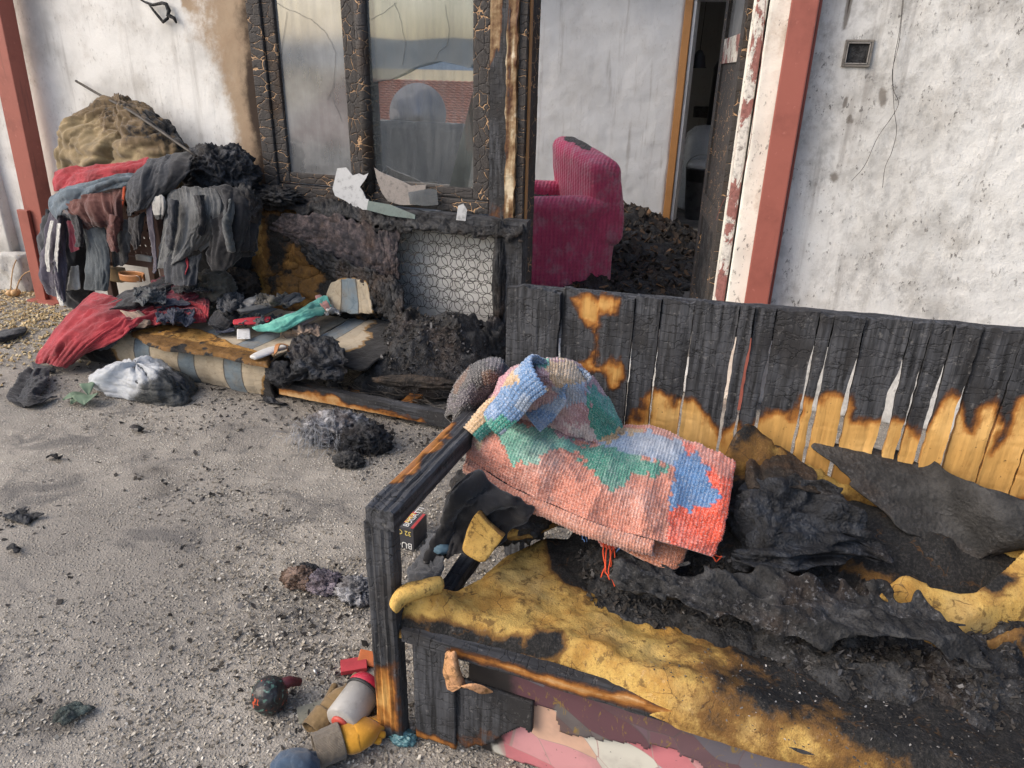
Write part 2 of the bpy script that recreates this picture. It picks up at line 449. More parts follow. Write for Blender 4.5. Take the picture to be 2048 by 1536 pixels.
def m_plaster(name, base=(0.74, 0.73, 0.70), soot=0.5, streak=0.4, speck=0.55, grain=1.0, scorch=((0.44, 0.35, 0.25), (0.25, 0.165, 0.105)), mott=0.0):
    """limewashed plaster: soot film, vertical runs, fine black trowel marks; 'burn' attribute = scorch"""
    t = NT(name); w = t.pos('World'); b = t.attr('burn')
    big = t.noise(w, 1.7, 5, 0.6); mid = t.noise(w, 6.0, 6, 0.65); fine = t.noise(w, 60, 4, 0.7)
    run = t.noise(t.pos('World', (9, 9, 0.7)), 1.6, 5, 0.6)
    mark = t.noise(t.pos('World', (26, 26, 14), (0, 0.5, 0)), 2.2, 5, 0.75)
    c = t.mix(t.math('MULTIPLY', t.rng(big, .42, .72), soot), base, (0.30, 0.285, 0.26))
    c = t.mix(t.math('MULTIPLY', t.rng(mid, .48, .75), soot * 0.55), c, (0.36, 0.32, 0.27))
    c = t.mix(t.math('MULTIPLY', t.rng(run, .55, .74), streak * .6), c, (0.22, 0.20, 0.18))
    sp = t.math('MULTIPLY', t.rng(mark, .565, .64), t.rng(mid, .40, .60))
    c = t.mix(t.math('MULTIPLY', sp, speck), c, (0.07, 0.065, 0.06))
    if mott > 0:
        mo_ = t.noise(t.pos('World', (1, 1, .75), (0, .45, 0)), 17, 7, .75)
        c = t.mix(t.math('MULTIPLY', t.math('MULTIPLY', t.rng(mo_, .44, .66), t.rng(big, .30, .55)), mott), c, (0.21, 0.20, 0.185))
    bb = t.math('ADD', b, t.math('MULTIPLY', t.math('SUBTRACT', t.noise(w, 9, 6, .7), .5), 0.55))
    c = t.mix(t.rng(bb, .15, .42), c, t.mix(mid, *scorch))
    c = t.mix(t.rng(bb, .50, .82), c, (0.045, 0.032, 0.025))
    h = t.math('ADD', t.math('MULTIPLY', mid, .7), t.math('ADD', t.math('MULTIPLY', fine, .25), t.math('MULTIPLY', mark, .3)))
    return t.out(c, 0.92, t.bump(h, 0.55 * grain, 0.012), 0.2)
def m_paint(name, col, dirt=0.35, rough=0.55):
    t = NT(name); w = t.pos('World'); n = t.noise(w, 5, 6, .65); f = t.noise(w, 45, 4, .6); r = t.noise(t.pos('World', (12, 12, 1.0)), 2, 4, .6)
    c = t.mix(t.math('MULTIPLY', t.rng(n, .45, .75), dirt), col, tuple(x * .45 for x in col))
    c = t.mix(t.math('MULTIPLY', t.rng(r, .6, .75), dirt * .7), c, (0.05, 0.035, 0.03))
    c = t.mix(t.math('MULTIPLY', t.rng(f, .62, .72), .35), c, tuple(min(1, x * 1.5 + .05) for x in col))
    return t.out(c, rough, t.bump(t.math('ADD', n, t.math('MULTIPLY', f, .4)), .2, .004), .35)
def m_crackle(name, axis=(14, 14, 26), crack=(0.40, 0.22, 0.11), width=0.035):
    """charred varnished timber with open orange alligator cracks"""
    t = NT(name); w = t.pos('World'); wp = t.vadd(t.pos('World', axis), t.noise(w, 22, 3, .6, out='Color'), 0.55)
    e = t.vor(wp, 1.0, 'DISTANCE_TO_EDGE'); e2 = t.vor(wp, 3.1, 'DISTANCE_TO_EDGE'); n = t.noise(w, 12, 5, .6); g = t.noise(t.pos('World', (90, 90, 8)), 1.5, 4, .6)
    wd = t.rng(n, .44, .68, 0.0, width)
    ck = t.math('LESS_THAN', e, wd)
    dark = t.mix(g, (0.018, 0.016, 0.016), (0.085, 0.078, 0.074))
    dark = t.mix(t.rng(t.noise(w, 4, 4, .5), .5, .75), dark, (0.045, 0.028, 0.018))
    c = t.mix(ck, dark, t.mix(n, crack, (0.52, 0.35, 0.20)))
    h = t.math('ADD', t.rng(e, 0.0, .09), t.math('ADD', t.math('MULTIPLY', t.rng(e2, 0, .12), .3), t.math('MULTIPLY', g, .4)))
    return t.out(c, 0.7, t.bump(h, .8, .006), .35)
def m_burntwood(name, wood=(0.66, 0.37, 0.11), along='Z', scorch=(0.36, 0.145, 0.03)):
    """timber charred to grey-black scales; 'burn' attribute 1 = charred, 0 = bare golden wood"""
    t = NT(name); sc = {'Z': (60, 60, 4), 'X': (4, 60, 60), 'Y': (60, 4, 60)}[along]
    cs = {'Z': (9, 9, 34), 'X': (34, 9, 9), 'Y': (9, 34, 9)}[along]
    o = t.pos('World'); grain = t.noise(t.pos('World', sc), 1.3, 5, .65, .4); b = t.attr('burn')
    n = t.noise(o, 17, 6, .7); f = t.noise(o, 70, 4, .7); big = t.noise(o, 5, 4, .6)
    ck = t.vor(t.vadd(t.pos('World', cs), t.noise(o, 30, 3, .6, out='Color'), .8), 1.2, 'DISTANCE_TO_EDGE')
    bb = t.math('ADD', b, t.math('ADD', t.math('MULTIPLY', t.math('SUBTRACT', n, .5), .9), t.math('MULTIPLY', t.math('SUBTRACT', grain, .5), .35)))
    wd = t.mix(grain, wood, tuple(x * .62 for x in wood)); wd = t.mix(t.rng(big, .45, .7), wd, tuple(x * y for x, y in zip(wood, (1.15, 1.25, 1.5))))
    wd = t.mix(t.rng(f, .64, .74), wd, (0.05, 0.03, 0.015))
    ch = t.mix(t.rng(grain, .3, .7), (0.009, 0.0095, 0.011), (0.082, 0.085, 0.094)); ch = t.mix(t.rng(big, .42, .66), ch, (0.026, 0.025, 0.026))
    ch = t.mix(t.math('MULTIPLY', t.rng(ck, .05, .0), t.rng(n, .45, .65)), ch, (0.006, 0.006, 0.006))
    ch = t.mix(t.math('MULTIPLY', t.rng(f, .58, .75), .7), ch, (0.18, 0.175, 0.17))
    c = t.mix(t.rng(bb, .0, .30), wd, scorch); c = t.mix(t.rng(bb, .22, .52), c, (0.085, 0.032, 0.012)); c = t.mix(t.rng(bb, .45, .70), c, ch)
    h = t.math('ADD', t.math('MULTIPLY', grain, .5), t.math('MULTIPLY', t.rng(ck, 0, .06), t.math('MULTIPLY', t.rng(bb, .4, .7), .30)))
    return t.out(c, t.rng(bb, .3, .7, .62, .78), t.bump(h, .75, .005), .35)
def m_char(name, a=(0.008, 0.008, 0.009), b=(0.046, 0.047, 0.05), brown=0.25, ash=0.35, gloss=0.55, sc=1.0):
    """burnt rubbish: black, blue-grey sheen, brown singe, pale ash crumbs"""
    t = NT(name); o = t.pos('World'); n = t.noise(o, 16 * sc, 7, .72); f = t.noise(o, 95 * sc, 5, .75); big = t.noise(o, 4.5, 4, .6); v = t.vor(o, 130 * sc)
    c = t.mix(t.rng(n, .4, .72), a, b)
    c = t.mix(t.math('MULTIPLY', t.rng(big, .5, .7), brown), c, (0.10, 0.05, 0.02))
    c = t.mix(t.math('MULTIPLY', t.math('MULTIPLY', t.rng(f, .54, .66), t.rng(big, .40, .60)), ash), c, (0.20, 0.20, 0.205))
    h = t.math('ADD', n, t.math('ADD', t.math('MULTIPLY', f, .5), t.math('MULTIPLY', v, .3)))
    return t.out(c, t.rng(n, .3, .7, gloss + .25, gloss), t.bump(h, .9, .012), .4)
def m_foam(name, col=(0.52, 0.34, 0.095), brown=0.9):
    """upholstery foam: yellow, browned by heat, 'burn' 1 = burnt black"""
    t = NT(name); o = t.pos('World'); b = t.attr('burn'); n = t.noise(o, 11, 6, .68); f = t.noise(o, 160, 3, .7); m = t.noise(o, 38, 5, .7); big = t.noise(o, 4, 4, .6)
    bb = t.math('ADD', b, t.math('MULTIPLY', t.math('SUBTRACT', m, .5), .62))
    c = t.mix(t.math('MULTIPLY', t.rng(n, .38, .66), brown), col, (0.34, 0.175, 0.035))
    c = t.mix(t.math('MULTIPLY', t.rng(big, .5, .72), brown), c, (0.42, 0.30, 0.12))
    c = t.mix(t.math('MULTIPLY', t.rng(f, .54, .66), .5), c, (0.22, 0.125, 0.04))
    c = t.mix(t.math('MULTIPLY', t.rng(m, .545, .64), .72), c, (0.09, 0.048, 0.016))
    c = t.mix(t.rng(bb, .16, .48), c, (0.15, 0.075, 0.02)); c = t.mix(t.rng(bb, .46, .70), c, t.mix(t.rng(f, .4, .75), (0.008, 0.008, 0.008), (0.034, 0.031, 0.029)))
    tear = t.vor(t.vadd(o, t.noise(o, 12, 3, .6, out='Color'), .08), 13, 'DISTANCE_TO_EDGE'); c = t.mix(t.math('MULTIPLY', t.rng(tear, .02, .0), t.math('MULTIPLY', t.rng(n, .45, .6), .9)), c, (0.07, 0.035, 0.012))
    h = t.math('ADD', t.math('MULTIPLY', n, .5), t.math('ADD', t.math('MULTIPLY', f, .22), t.math('MULTIPLY', m, .45)))
    return t.out(c, t.rng(t.noise(o, 75, 3, .7), .58, .66, .85, .28), t.bump(t.math('ADD', h, t.math('MULTIPLY', t.vor(o, 300), .12)), .75, .009), .35)
def m_cloth(name, col, col2=None, stripe=0.0, burnt=0.25, rib=0.0, sheen=0.25, singe=(0.03, 0.022, 0.018), pale=0.25):
    """woven garment cloth; uv in metres; optional rib/stripe; singed patches and dust"""
    t = NT(name); o = t.pos('World'); uv = t.pos('UV'); n = t.noise(o, 7, 5, .6); m = t.noise(o, 26, 5, .7); b = t.attr('burn')
    weave = t.math('MULTIPLY', t.wave(uv, 330, 0, 0, 1, 'X'), t.wave(uv, 330, 0, 0, 1, 'Y'))
    c = t.mix(t.rng(n, .35, .7), col, tuple(x * .55 for x in col))
    if col2 is not None:
        c = t.mix(t.math('GREATER_THAN', t.wave(uv, stripe, .0, 0, 1, 'Y'), .72), c, col2)
    c = t.mix(t.math('MULTIPLY', t.rng(t.noise(o, 60, 4, .7), .52, .75), pale), c, tuple(min(1, x * 1.6 + .06) for x in col))
    bb = t.math('ADD', b, t.math('MULTIPLY', t.math('SUBTRACT', m, .5), 1.0 if burnt > 0 else 0.5))
    c = t.mix(t.math('MULTIPLY', t.rng(bb, .30 - .15 * burnt, .55), min(1, .35 + burnt)), c, tuple(x * .3 + .4 * y for x, y in zip(col, singe)))
    c = t.mix(t.rng(bb, .55, .8), c, (0.012, 0.012, 0.013))
    h = t.math('ADD', t.math('MULTIPLY', weave, .12), t.math('MULTIPLY', m, .8))
    if rib > 0:
        rb = t.wave(uv, rib, .15, 1, 2, 'Y'); h = t.math('ADD', h, t.math('MULTIPLY', rb, .9)); c = t.mix(rb, t.mix(.55, c, (0.01, 0.01, 0.01)), c)
    return t.out(c, .88, t.bump(h, .5, .004), .2, sheen=sheen)
def m_plain(name, col, rough=0.6, spec=0.4, dirt=0.3, metal=0.0, scale=18.0, coat=0.0):
    t = NT(name); o = t.pos('World'); n = t.noise(o, scale, 6, .68); f = t.noise(o, scale * 6, 4, .7)
    c = t.mix(t.math('MULTIPLY', t.rng(n, .48, .72), dirt), col, tuple(x * .3 for x in col))
    c = t.mix(t.math('MULTIPLY', t.rng(f, .60, .72), dirt * .7), c, tuple(min(.9, x * 1.5 + .04) for x in col))
    return t.out(c, t.rng(n, .3, .7, max(.05, rough - .12), min(1, rough + .12)), t.bump(t.math('ADD', n, t.math('MULTIPLY', f, .3)), .25, .004), spec, metal=metal, coat=coat)
def m_glass(name, film=(0.16, 0.165, 0.17), cover=0.62, mirror=0.30, rough=0.03):
    """window glass under an uneven film of soot: part see-through, part grey film, part reflection"""
    t = NT(name); w = t.pos('World'); n = t.noise(w, 3.2, 5, .6); r = t.noise(t.pos('World', (14, 14, 1.4)), 2, 5, .65); f = t.noise(w, 70, 4, .7)
    d = t.n('ShaderNodeBsdfDiffuse'); t.put(d.inputs[0], t.mix(t.rng(n, .3, .7), film, tuple(x * .5 for x in film)))
    tr = t.n('ShaderNodeBsdfTransparent'); t.put(tr.inputs[0], (0.75, 0.78, 0.78))
    g = t.n('ShaderNodeBsdfGlossy'); t.put(g.inputs[0], (0.93, 0.95, 0.96)); t.put(g.inputs['Roughness'], rough)
    m1 = t.n('ShaderNodeMixShader'); cv = t.math('ADD', cover - .15, t.math('ADD', t.math('MULTIPLY', r, .22), t.math('MULTIPLY', t.rng(f, .6, .75), .2)), clamp=True)
    t.put(m1.inputs[0], cv); t.t.links.new(tr.outputs[0], m1.inputs[1]); t.t.links.new(d.outputs[0], m1.inputs[2])
    m2 = t.n('ShaderNodeMixShader'); t.put(m2.inputs[0], t.math('MULTIPLY', mirror, t.rng(r, .25, .75, 1.15, .75)))
    t.t.links.new(m1.outputs[0], m2.inputs[1]); t.t.links.new(g.outputs[0], m2.inputs[2])
    o = t.n('ShaderNodeOutputMaterial'); t.t.links.new(m2.outputs[0], o.inputs[0]); return t.m
def m_ground(name):
    """worn concrete with exposed pale aggregate, swept soot and dust"""
    t = NT(name); w = t.pos('World'); big = t.noise(w, 1.3, 5, .6); mid = t.noise(w, 5.5, 6, .68); f = t.noise(w, 140, 3, .7)
    wp = t.vadd(w, t.noise(w, 40, 2, .5, out='Color'), .012)
    v = t.vor(wp, 85); vc = t.vor(wp, 85, out='Color'); v2 = t.vor(wp, 190)
    tone = t.sep(vc)[0]
    stone = t.ramp(tone, [(0, (0.20, 0.17, 0.135)), (.35, (0.36, 0.325, 0.27)), (.7, (0.50, 0.46, 0.39)), (1, (0.64, 0.60, 0.53))])
    cem = t.mix(t.rng(mid, .3, .7), (0.385, 0.35, 0.30), (0.225, 0.207, 0.182)); cem = t.mix(t.rng(f, .5, .7), cem, (0.19, 0.165, 0.135))
    ex = t.math('MULTIPLY', t.rng(v, .42, .30), t.rng(t.math('ADD', mid, t.math('MULTIPLY', tone, .25)), .50, .66))
    c = t.mix(ex, cem, stone)
    c = t.mix(t.math('MULTIPLY', t.rng(big, .42, .60), .6), c, t.mix(f, (0.27, 0.245, 0.215), (0.15, 0.14, 0.125)))
    c = t.mix(t.math('MULTIPLY', t.rng(t.noise(t.pos('World', (1, 1.7, 1), (0, 0, .5)), 3.1, 6, .72, .6), .50, .66), .7), c, (0.105, 0.10, 0.096))
    c = t.mix(t.math('MULTIPLY', t.rng(t.noise(w, 21, 5, .72), .60, .70), .75), c, (0.06, 0.056, 0.054))
    c = t.mix(t.math('MULTIPLY', t.attr('burn'), .9), c, (0.035, 0.03, 0.027))
    h = t.math('ADD', t.math('MULTIPLY', t.rng(v, .5, .1), ex), t.math('ADD', t.math('MULTIPLY', mid, .7), t.math('MULTIPLY', t.math('ADD', f, v2), .3)))
    return t.out(c, .9, t.bump(h, .8, .008), .25)
def m_chip(name, stops):
    t = NT(name); b = t.attr('burn'); c = t.ramp(b, stops); n = t.noise(t.pos('World'), 220, 3, .7)
    return t.out(t.mix(t.math('MULTIPLY', n, .45), c, (0.12, .1, .08)), .88, None, .25)

M = {}
M['wall'] = m_plaster('white_plaster', (0.76, 0.75, 0.72), .65, .6, .32)
M['wall_dirty'] = m_plaster('sooty_plaster', (0.70, 0.695, 0.67), .62, .85, .8, 1.5, ((0.30, .28, .25), (0.16, .145, .13)), .42)
M['wall_in'] = m_plaster('room_plaster', (0.62, 0.64, 0.66), .30, .75, .15, 1.2)
M['wall_jamb'] = m_plaster('jamb_plaster', (0.80, 0.79, 0.72), .4, .4, .8)
M['redpost'] = m_paint('red_oxide_paint', (0.32, 0.10, 0.075), .5)
M['redflake'] = m_paint('faded_red_paint', (0.36, 0.17, 0.145), .5, .7)
def m_flake(name, paint, under):
    t = NT(name); w = t.pos('World'); n = t.noise(t.pos('World', (1, 1, .45)), 9, 7, .72, .5); f = t.noise(w, 55, 4, .7)
    k = t.rng(n, .49, .515); c = t.mix(t.rng(f, .4, .7), paint, tuple(x * .6 for x in paint)); u = t.mix(t.rng(f, .45, .7), under, tuple(x * .55 for x in under))
    c = t.mix(k, u, c); c = t.mix(t.math('MULTIPLY', t.rng(t.noise(w, 24, 5, .7), .56, .68), .7), c, (0.09, .07, .06))
    return t.out(c, .8, t.bump(t.math('ADD', t.math('MULTIPLY', k, .6), t.math('MULTIPLY', f, .3)), .5, .005), .3)
M['flake'] = m_flake('flaking_red_paint', (0.33, 0.15, 0.13), (0.68, 0.66, 0.60))
M['crackle'] = m_crackle('crackled_char', (11, 11, 22), width=.032)
M['crackle_wide'] = m_crackle('crackled_char_wide', (22, 22, 17), width=.042)
M['bwood'] = m_burntwood('burnt_board')
M['bwood_x'] = m_burntwood('burnt_rail', (0.60, 0.36, 0.15), 'X')
M['bwood_y'] = m_burntwood('burnt_arm', (0.46, 0.20, 0.075), 'Y')
M['jambwood'] = m_burntwood('scorched_jamb', (0.60, 0.48, 0.30), 'Z', (0.25, 0.16, 0.08))
M['orangewood'] = m_paint('orange_varnished_wood', (0.40, 0.20, 0.075), .35, .4)
M['char'] = m_char('char')
M['char_blue'] = m_char('char_blue', (0.007, 0.0075, 0.0095), (0.040, 0.046, 0.058), .1, .3, .45)
M['char_grey'] = m_char('char_grey', (0.012, 0.012, 0.0125), (0.062, 0.062, 0.063), .2, .75, .6)
M['char_brown'] = m_char('char_brown', (0.010, 0.008, 0.007), (0.06, 0.043, 0.03), .6, .3, .65)
M['ash'] = m_char('pale_ash', (0.05, 0.05, 0.055), (0.50, 0.50, 0.52), .25, .8, .7, 1.2)
M['foam'] = m_foam('yellow_foam')
M['foam_pale'] = m_foam('pale_yellow_foam', (0.66, 0.42, 0.115), .55)
M['ground'] = m_ground('worn_concrete')
M['chip'] = m_chip('pale_chips', [(0, (0.14, .12, .095)), (.4, (0.30, .27, .22)), (.8, (0.46, .42, .35)), (1, (0.64, .60, .53))])
M['blackchip'] = m_chip('black_chips', [(0, (0.007, .007, .007)), (.75, (0.026, .026, .027)), (.93, (0.075, .075, .078)), (1, (0.18, .18, .185))])
M['corn'] = m_chip('dry_corn', [(0, (0.52, .36, .17)), (.5, (0.68, .52, .28)), (1, (0.80, .70, .48))])
M['glass_left'] = m_glass('sooty_pane', (0.34, 0.345, 0.35), .78, .20, .08)
M['glass_right'] = m_glass('mirroring_pane', (0.30, 0.31, 0.315), .5, .58, .012)
M['shard'] = m_plain('ash_coated_glass', (0.42, 0.43, 0.44), .4, .5, .75, scale=30)
M['shard_clear'] = m_glass('broken_glass', (0.30, 0.31, 0.31), .45, .22, .05)
M['wire'] = m_plain('burnt_wire', (0.055, 0.048, 0.042), .55, .5, .4, .4)
M['metal'] = m_plain('dull_metal', (0.42, 0.41, 0.39), .4, .5, .4, .8)
M['bagplastic'] = None
M['black'] = m_plain('black_plastic', (0.02, 0.02, 0.021), .5, .4, .3)
# ------------------------------------------------------------------ ground and far country
WY = 3.5            # plane of the house front
FLOOR_IN = 0.12     # floor of the room behind the door
def build_ground():
    xs = np.concatenate([-np.geomspace(2500, 7, 26), np.arange(-6.9, 5.0, 0.05), np.geomspace(5.1, 2500, 26)])
    ys = np.concatenate([-np.geomspace(2500, 3.2, 26), np.arange(-3.1, 4.2, 0.05), np.geomspace(4.3, 2500, 26)])
    X, Y = np.meshgrid(xs, ys, indexing='ij')
    Z = 0.006 * fbm(p3(X * 2.1, Y * 2.1, 0 * X), 3, 4) * (np.abs(X) < 8)
    Z = Z - 5.0 * sm(3.0, 16.0, -Y) - 9.0 * sm(30, 300, -Y) + 0.25 * sm(5.2, 7.5, -X) * (fbm(p3(X * 1.2, Y * 1.2, 0 * X), 8, 4) + .2) * (Y > -3)
    Z = np.minimum(Z, 0.4)
    V = np.stack([X, Y, Z], -1).reshape(-1, 3)
    near = (np.abs(V[:, 0]) < 6) & (np.abs(V[:, 1]) < 5)
    b = np.zeros(len(V))
    spots = [((490, 780), .16), ((640, 840), .13), ((750, 860), .15), ((20, 1040), .06), ((100, 1440), .05), ((35, 1410), .05), ((640, 1180), .1), ((300, 940), .08), ((330, 975), .07), ((560, 1395), .10), ((700, 1400), .1), ((850, 900), .12), ((980, 880), .15)]  # soot patches, with the bauble's soft shadow painted in among them
    for (q, r) in spots:
        c = PZ(q[0], q[1], 0.0); d = np.hypot(V[:, 0] - c[0], (V[:, 1] - c[1])); b = np.maximum(b, near * .55 * sm(r, r * .2, d + .07 * fbm(V * 14, 4, 3)))
    return mk('ground', V, gridfaces(len(xs), len(ys)), M['ground'], kind='structure', burn=b)
build_ground()
def hills():
    m = m_plain('far_hills', (0.16, 0.22, 0.28), .95, .1, .15, scale=.01); f = m_plain('dry_field', (0.42, 0.34, 0.20), .95, .1, .3, scale=.02)
    a = np.linspace(math.radians(150), math.radians(390), 160); h = 60 + 45 * fbm(p3(a * 4, 0 * a, 0 * a), 2, 4) + 25 * fbm(p3(a * 13, 0 * a, 0 * a), 5, 3)
    V = []
    for k, (r, s, z) in enumerate(((1500, 0, -16), (1700, .45, 0), (1900, 1.0, 0), (2100, .7, 0), (2300, 0, -16))):
        V += [(r * math.cos(t), r * math.sin(t), z + s * hh) for t, hh in zip(a, h)]
    mk('hills', V, gridfaces(5, 160), m, kind='structure')
    V = []
    for (r, z) in ((40, -13.6), (400, -13.3), (1000, -9.0), (1550, 8.0)):
        V += [(r * math.cos(t), r * math.sin(t), z) for t in a]
    mk('fields', V, gridfaces(4, 160), f, kind='structure')
hills()
# the neighbour's tiled roof and dish, seen only as a reflection in the window
def neighbour():
    t = thing('neighbour_house', 'tiled neighbour house mirrored in the right window pane', 'house', (-10.5, -15, -5))
    MB().box((-15.5, -21.0, -5.0), (-8.6, -14.6, -0.6)).build('wall', m_plain('cream_render', (0.55, 0.52, 0.46), .9, .2, .2, scale=2), t)
    rm = m_plain('clay_tile', (0.42, 0.135, 0.075), .8, .25, .45, scale=6)
    n = 26; rows = []
    for i in range(n * 2):
        k = i // 2; s = (k + (i % 2)) / n
        rows.append((-14.2 - s * 3.5, -0.75 + s * 2.0 + (0.05 if i % 2 == 0 else 0.0)))
    V = []; xs = np.linspace(-16.2, -8.2, 161)
    for (y, z) in rows: V += [(x, y, z + 0.035 * abs(math.sin(x * 13))) for x in xs]
    mk('roof', V, gridfaces(len(rows), 161), rm, t, smooth=False)
    d = thing('satellite_dish', 'pale grey satellite dish mirrored in the right window pane', 'satellite dish', (-4.6, -1.95, -0.4))
    dm = m_plain('dish_grey', (0.36, 0.34, 0.345), .6, .3, .15)
    prof = [(r, 0.35 * r * r) for r in np.linspace(0.001, .38, 10)]
    MB().lathe(prof, (-4.66, -1.9, 1.0), 32, (0.25, 0.95, 0.15)).build('reflector', dm, d, smooth=True)
    MB().tube([(-4.62, -1.95, -0.4), (-4.62, -1.98, 1.1)], .03, 10).build('mast', M['metal'], d, smooth=True)
    rough_box('parapet_wall', (-5.1, -1.75, -.2), (-3.9, -1.6, .92), m_plain('dark_render', (0.10, .105, .11), .9, .2, .3), None, 8, .02, 5, label='low dark parapet mirrored in the right window pane', cat='parapet')

# ------------------------------------------------------------------ the house: front wall, window, doorway, room
HOUSE = thing('house', 'fire damaged white plastered house front with charred window and open doorway', 'house', (-1.2, WY, 0))
def wallgrid(name, x0, x1, z0, z1, y, mat, burnfn=None, res=0.022, amp=0.004, face=-1, depth=.25, parent=None, seed=0):
    nx = max(3, int((x1 - x0) / res)); nz = max(3, int((z1 - z0) / res))
    X, Z = np.meshgrid(np.linspace(x0, x1, nx), np.linspace(z0, z1, nz), indexing='ij')
    P = p3(X, 0 * X + y, Z)
    Y = y + amp * fbm(P * 5, seed, 4) - 0.6 * amp * ridged(P * 16, seed + 3, 3)
    ed = np.minimum(np.minimum(X - x0, x1 - X), np.minimum(Z - z0, z1 - Z)); Y = np.where(ed < 1e-6, y, Y)
    V = np.stack([X, Y, Z], -1).reshape(-1, 3); b = np.zeros(len(V)) if burnfn is None else burnfn(V)
    f = gridfaces(nx, nz); n = len(V)
    # back and rim close the wall
    B = np.array([(x, y + depth, z) for x in (x0, x1) for z in (z0, z1)]); V = np.concatenate([V, B]); b = np.concatenate([b, np.zeros(4)])
    c00, c01, c10, c11 = 0, nz - 1, (nx - 1) * nz, nx * nz - 1
    Fc = f.tolist() + [[n, n + 1, n + 3, n + 2], [n, n + 2] + [i * nz for i in range(nx - 1, -1, -1)], [n + 3, n + 1] + [i * nz + nz - 1 for i in range(nx)],
                       [n + 1, n] + list(range(0, nz)), [n + 2, n + 3] + [(nx - 1) * nz + j for j in range(nz - 1, -1, -1)]]
    return mk(name, V, Fc, mat, parent or HOUSE, burn=b)
XL = PY(540, 369, WY)[0]           # window left edge
XWR = PY(1038, 0, WY)[0]           # right end of the scorched window frame
XDL = PY(1060, 0, WY)[0]           # doorway left edge
XDR = PY(1450, 600, WY)[0]         # doorway right edge
XWL = PY(30, 470, WY)[0]           # left end of the house front
ZS = 0.83                          # window bottom
def scorch_left(V):
    # scorched band beside the window, running up the wall, fading leftwards
    d = XL - V[:, 0]; w = 0.10 * fbm(V * np.array([3, 3, 1.2]), 21, 4)
    lim = 0.26 + 0.26 * sm(1.2, 1.8, V[:, 2]) + w
    b = 0.50 * sm(lim * 1.45, lim * .15, d) + 0.55 * sm(.17 + .5 * w, .03, d)
    b = b * (.85 + .55 * fbm(V * np.array([7, 1, 1.6]), 44, 4)) + .12 * sm(.9, .2, d) * fbm(V * np.array([5, 1, 2]), 41, 4)
    b = np.maximum(b, stain(V, [[(1170 * .342, -20), (1110 * .342, 20), (1060 * .342, 12), (1075 * .342, -30)]], 12, 16, 8, 3) * .6)
    q = TOPX(V)
    b = np.maximum(b, .28 * sm(.16, .0, V[:, 0] - XWL - .22) * sm(.3, .8, V[:, 2]) * (.6 + fbm(V * 4, 9, 3)))
    return b
wallgrid('wall', XWL, XL, 0, 2.75, WY, M['wall'], scorch_left, seed=1)
wallgrid('wall', XL, XWR, 0, ZS - .02, WY, M['wall'], lambda V: .25 * sm(.55, .8, V[:, 2]), seed=2)
wallgrid('lintel_wall', XL, XDR, 2.12, 2.75, WY, M['wall_dirty'], None, seed=4)
def soot_right(V):
    q = TOPX(V); b = np.zeros(len(V))
    for (x, y, rx, ry, a) in ((1765, 195, 16, 42, .62), (1770, 165, 48, 60, .24), (1668, 355, 16, 22, .5), (1672, 335, 22, 34, .2), (1635, 525, 10, 12, .35), (1700, 240, 9, 18, .75), (1690, 205, 5, 30, .6)):
        b = np.maximum(b, a * sm(1, .1, np.hypot((q[:, 0] - x) / rx, (q[:, 1] - y) / ry)))
    b = np.maximum(b, .16 * sm(330, 0, q[:, 1]) * (1 + fbm(V * 2, 5, 3)))
    b = np.maximum(b, .9 * (fbm(V * np.array([55, 1, 9]), 12, 3) > .36) * sm(110, 0, q[:, 1]) * sm(200, 10, q[:, 0] - 1640))
    return b
XPL, XPR = PY(1488, 610, WY - .1)[0], PY(1535, 615, WY - .1)[0]
wallgrid('wall', XDR + .005, XPL + .06, 0, 2.75, WY - .012, M['wall_jamb'], lambda V: .12 + .30 * fbm(V * np.array([9, 1, 3]), 6, 4), seed=6, res=.012)
wallgrid('wall', XPL + .06, 2.6, 0, 2.75, WY + .01, M['wall_dirty'], soot_right, amp=.006, seed=7, res=.014)
# corner pier at the left end of the front, with its rough concrete foot
def rough_box(name, a, b, mat, parent, n=14, amp=.01, seed=0, **k):
    bm = bmesh.new(); bmesh.ops.create_cube(bm, size=1.0); bmesh.ops.subdivide_edges(bm, edges=list(bm.edges), cuts=n, use_grid_fill=True)
    bm.verts.index_update(); V = np.array([v.co for v in bm.verts]); Fc = [[v.index for v in f.verts] for f in bm.faces]; bm.free()
    a = np.asarray(a, float); b = np.asarray(b, float); V = (a + b) / 2 + V * (b - a)
    V += amp * np.stack([fbm(V * 11, seed + i, 4) for i in range(3)], -1)
    return mk(name, V, Fc, mat, parent, burn=np.zeros(len(V)), **k)
neighbour()
rough_box('corner_pier', (XWL - .22, WY - .07, .24), (XWL + .02, WY + .3, 2.75), M['wall'], HOUSE, amp=.008)
rough_box('plinth', (XWL - .26, WY - .13, -.05), (XWL + .14, WY + .3, .26), M['wall_dirty'], HOUSE, amp=.03, seed=4)

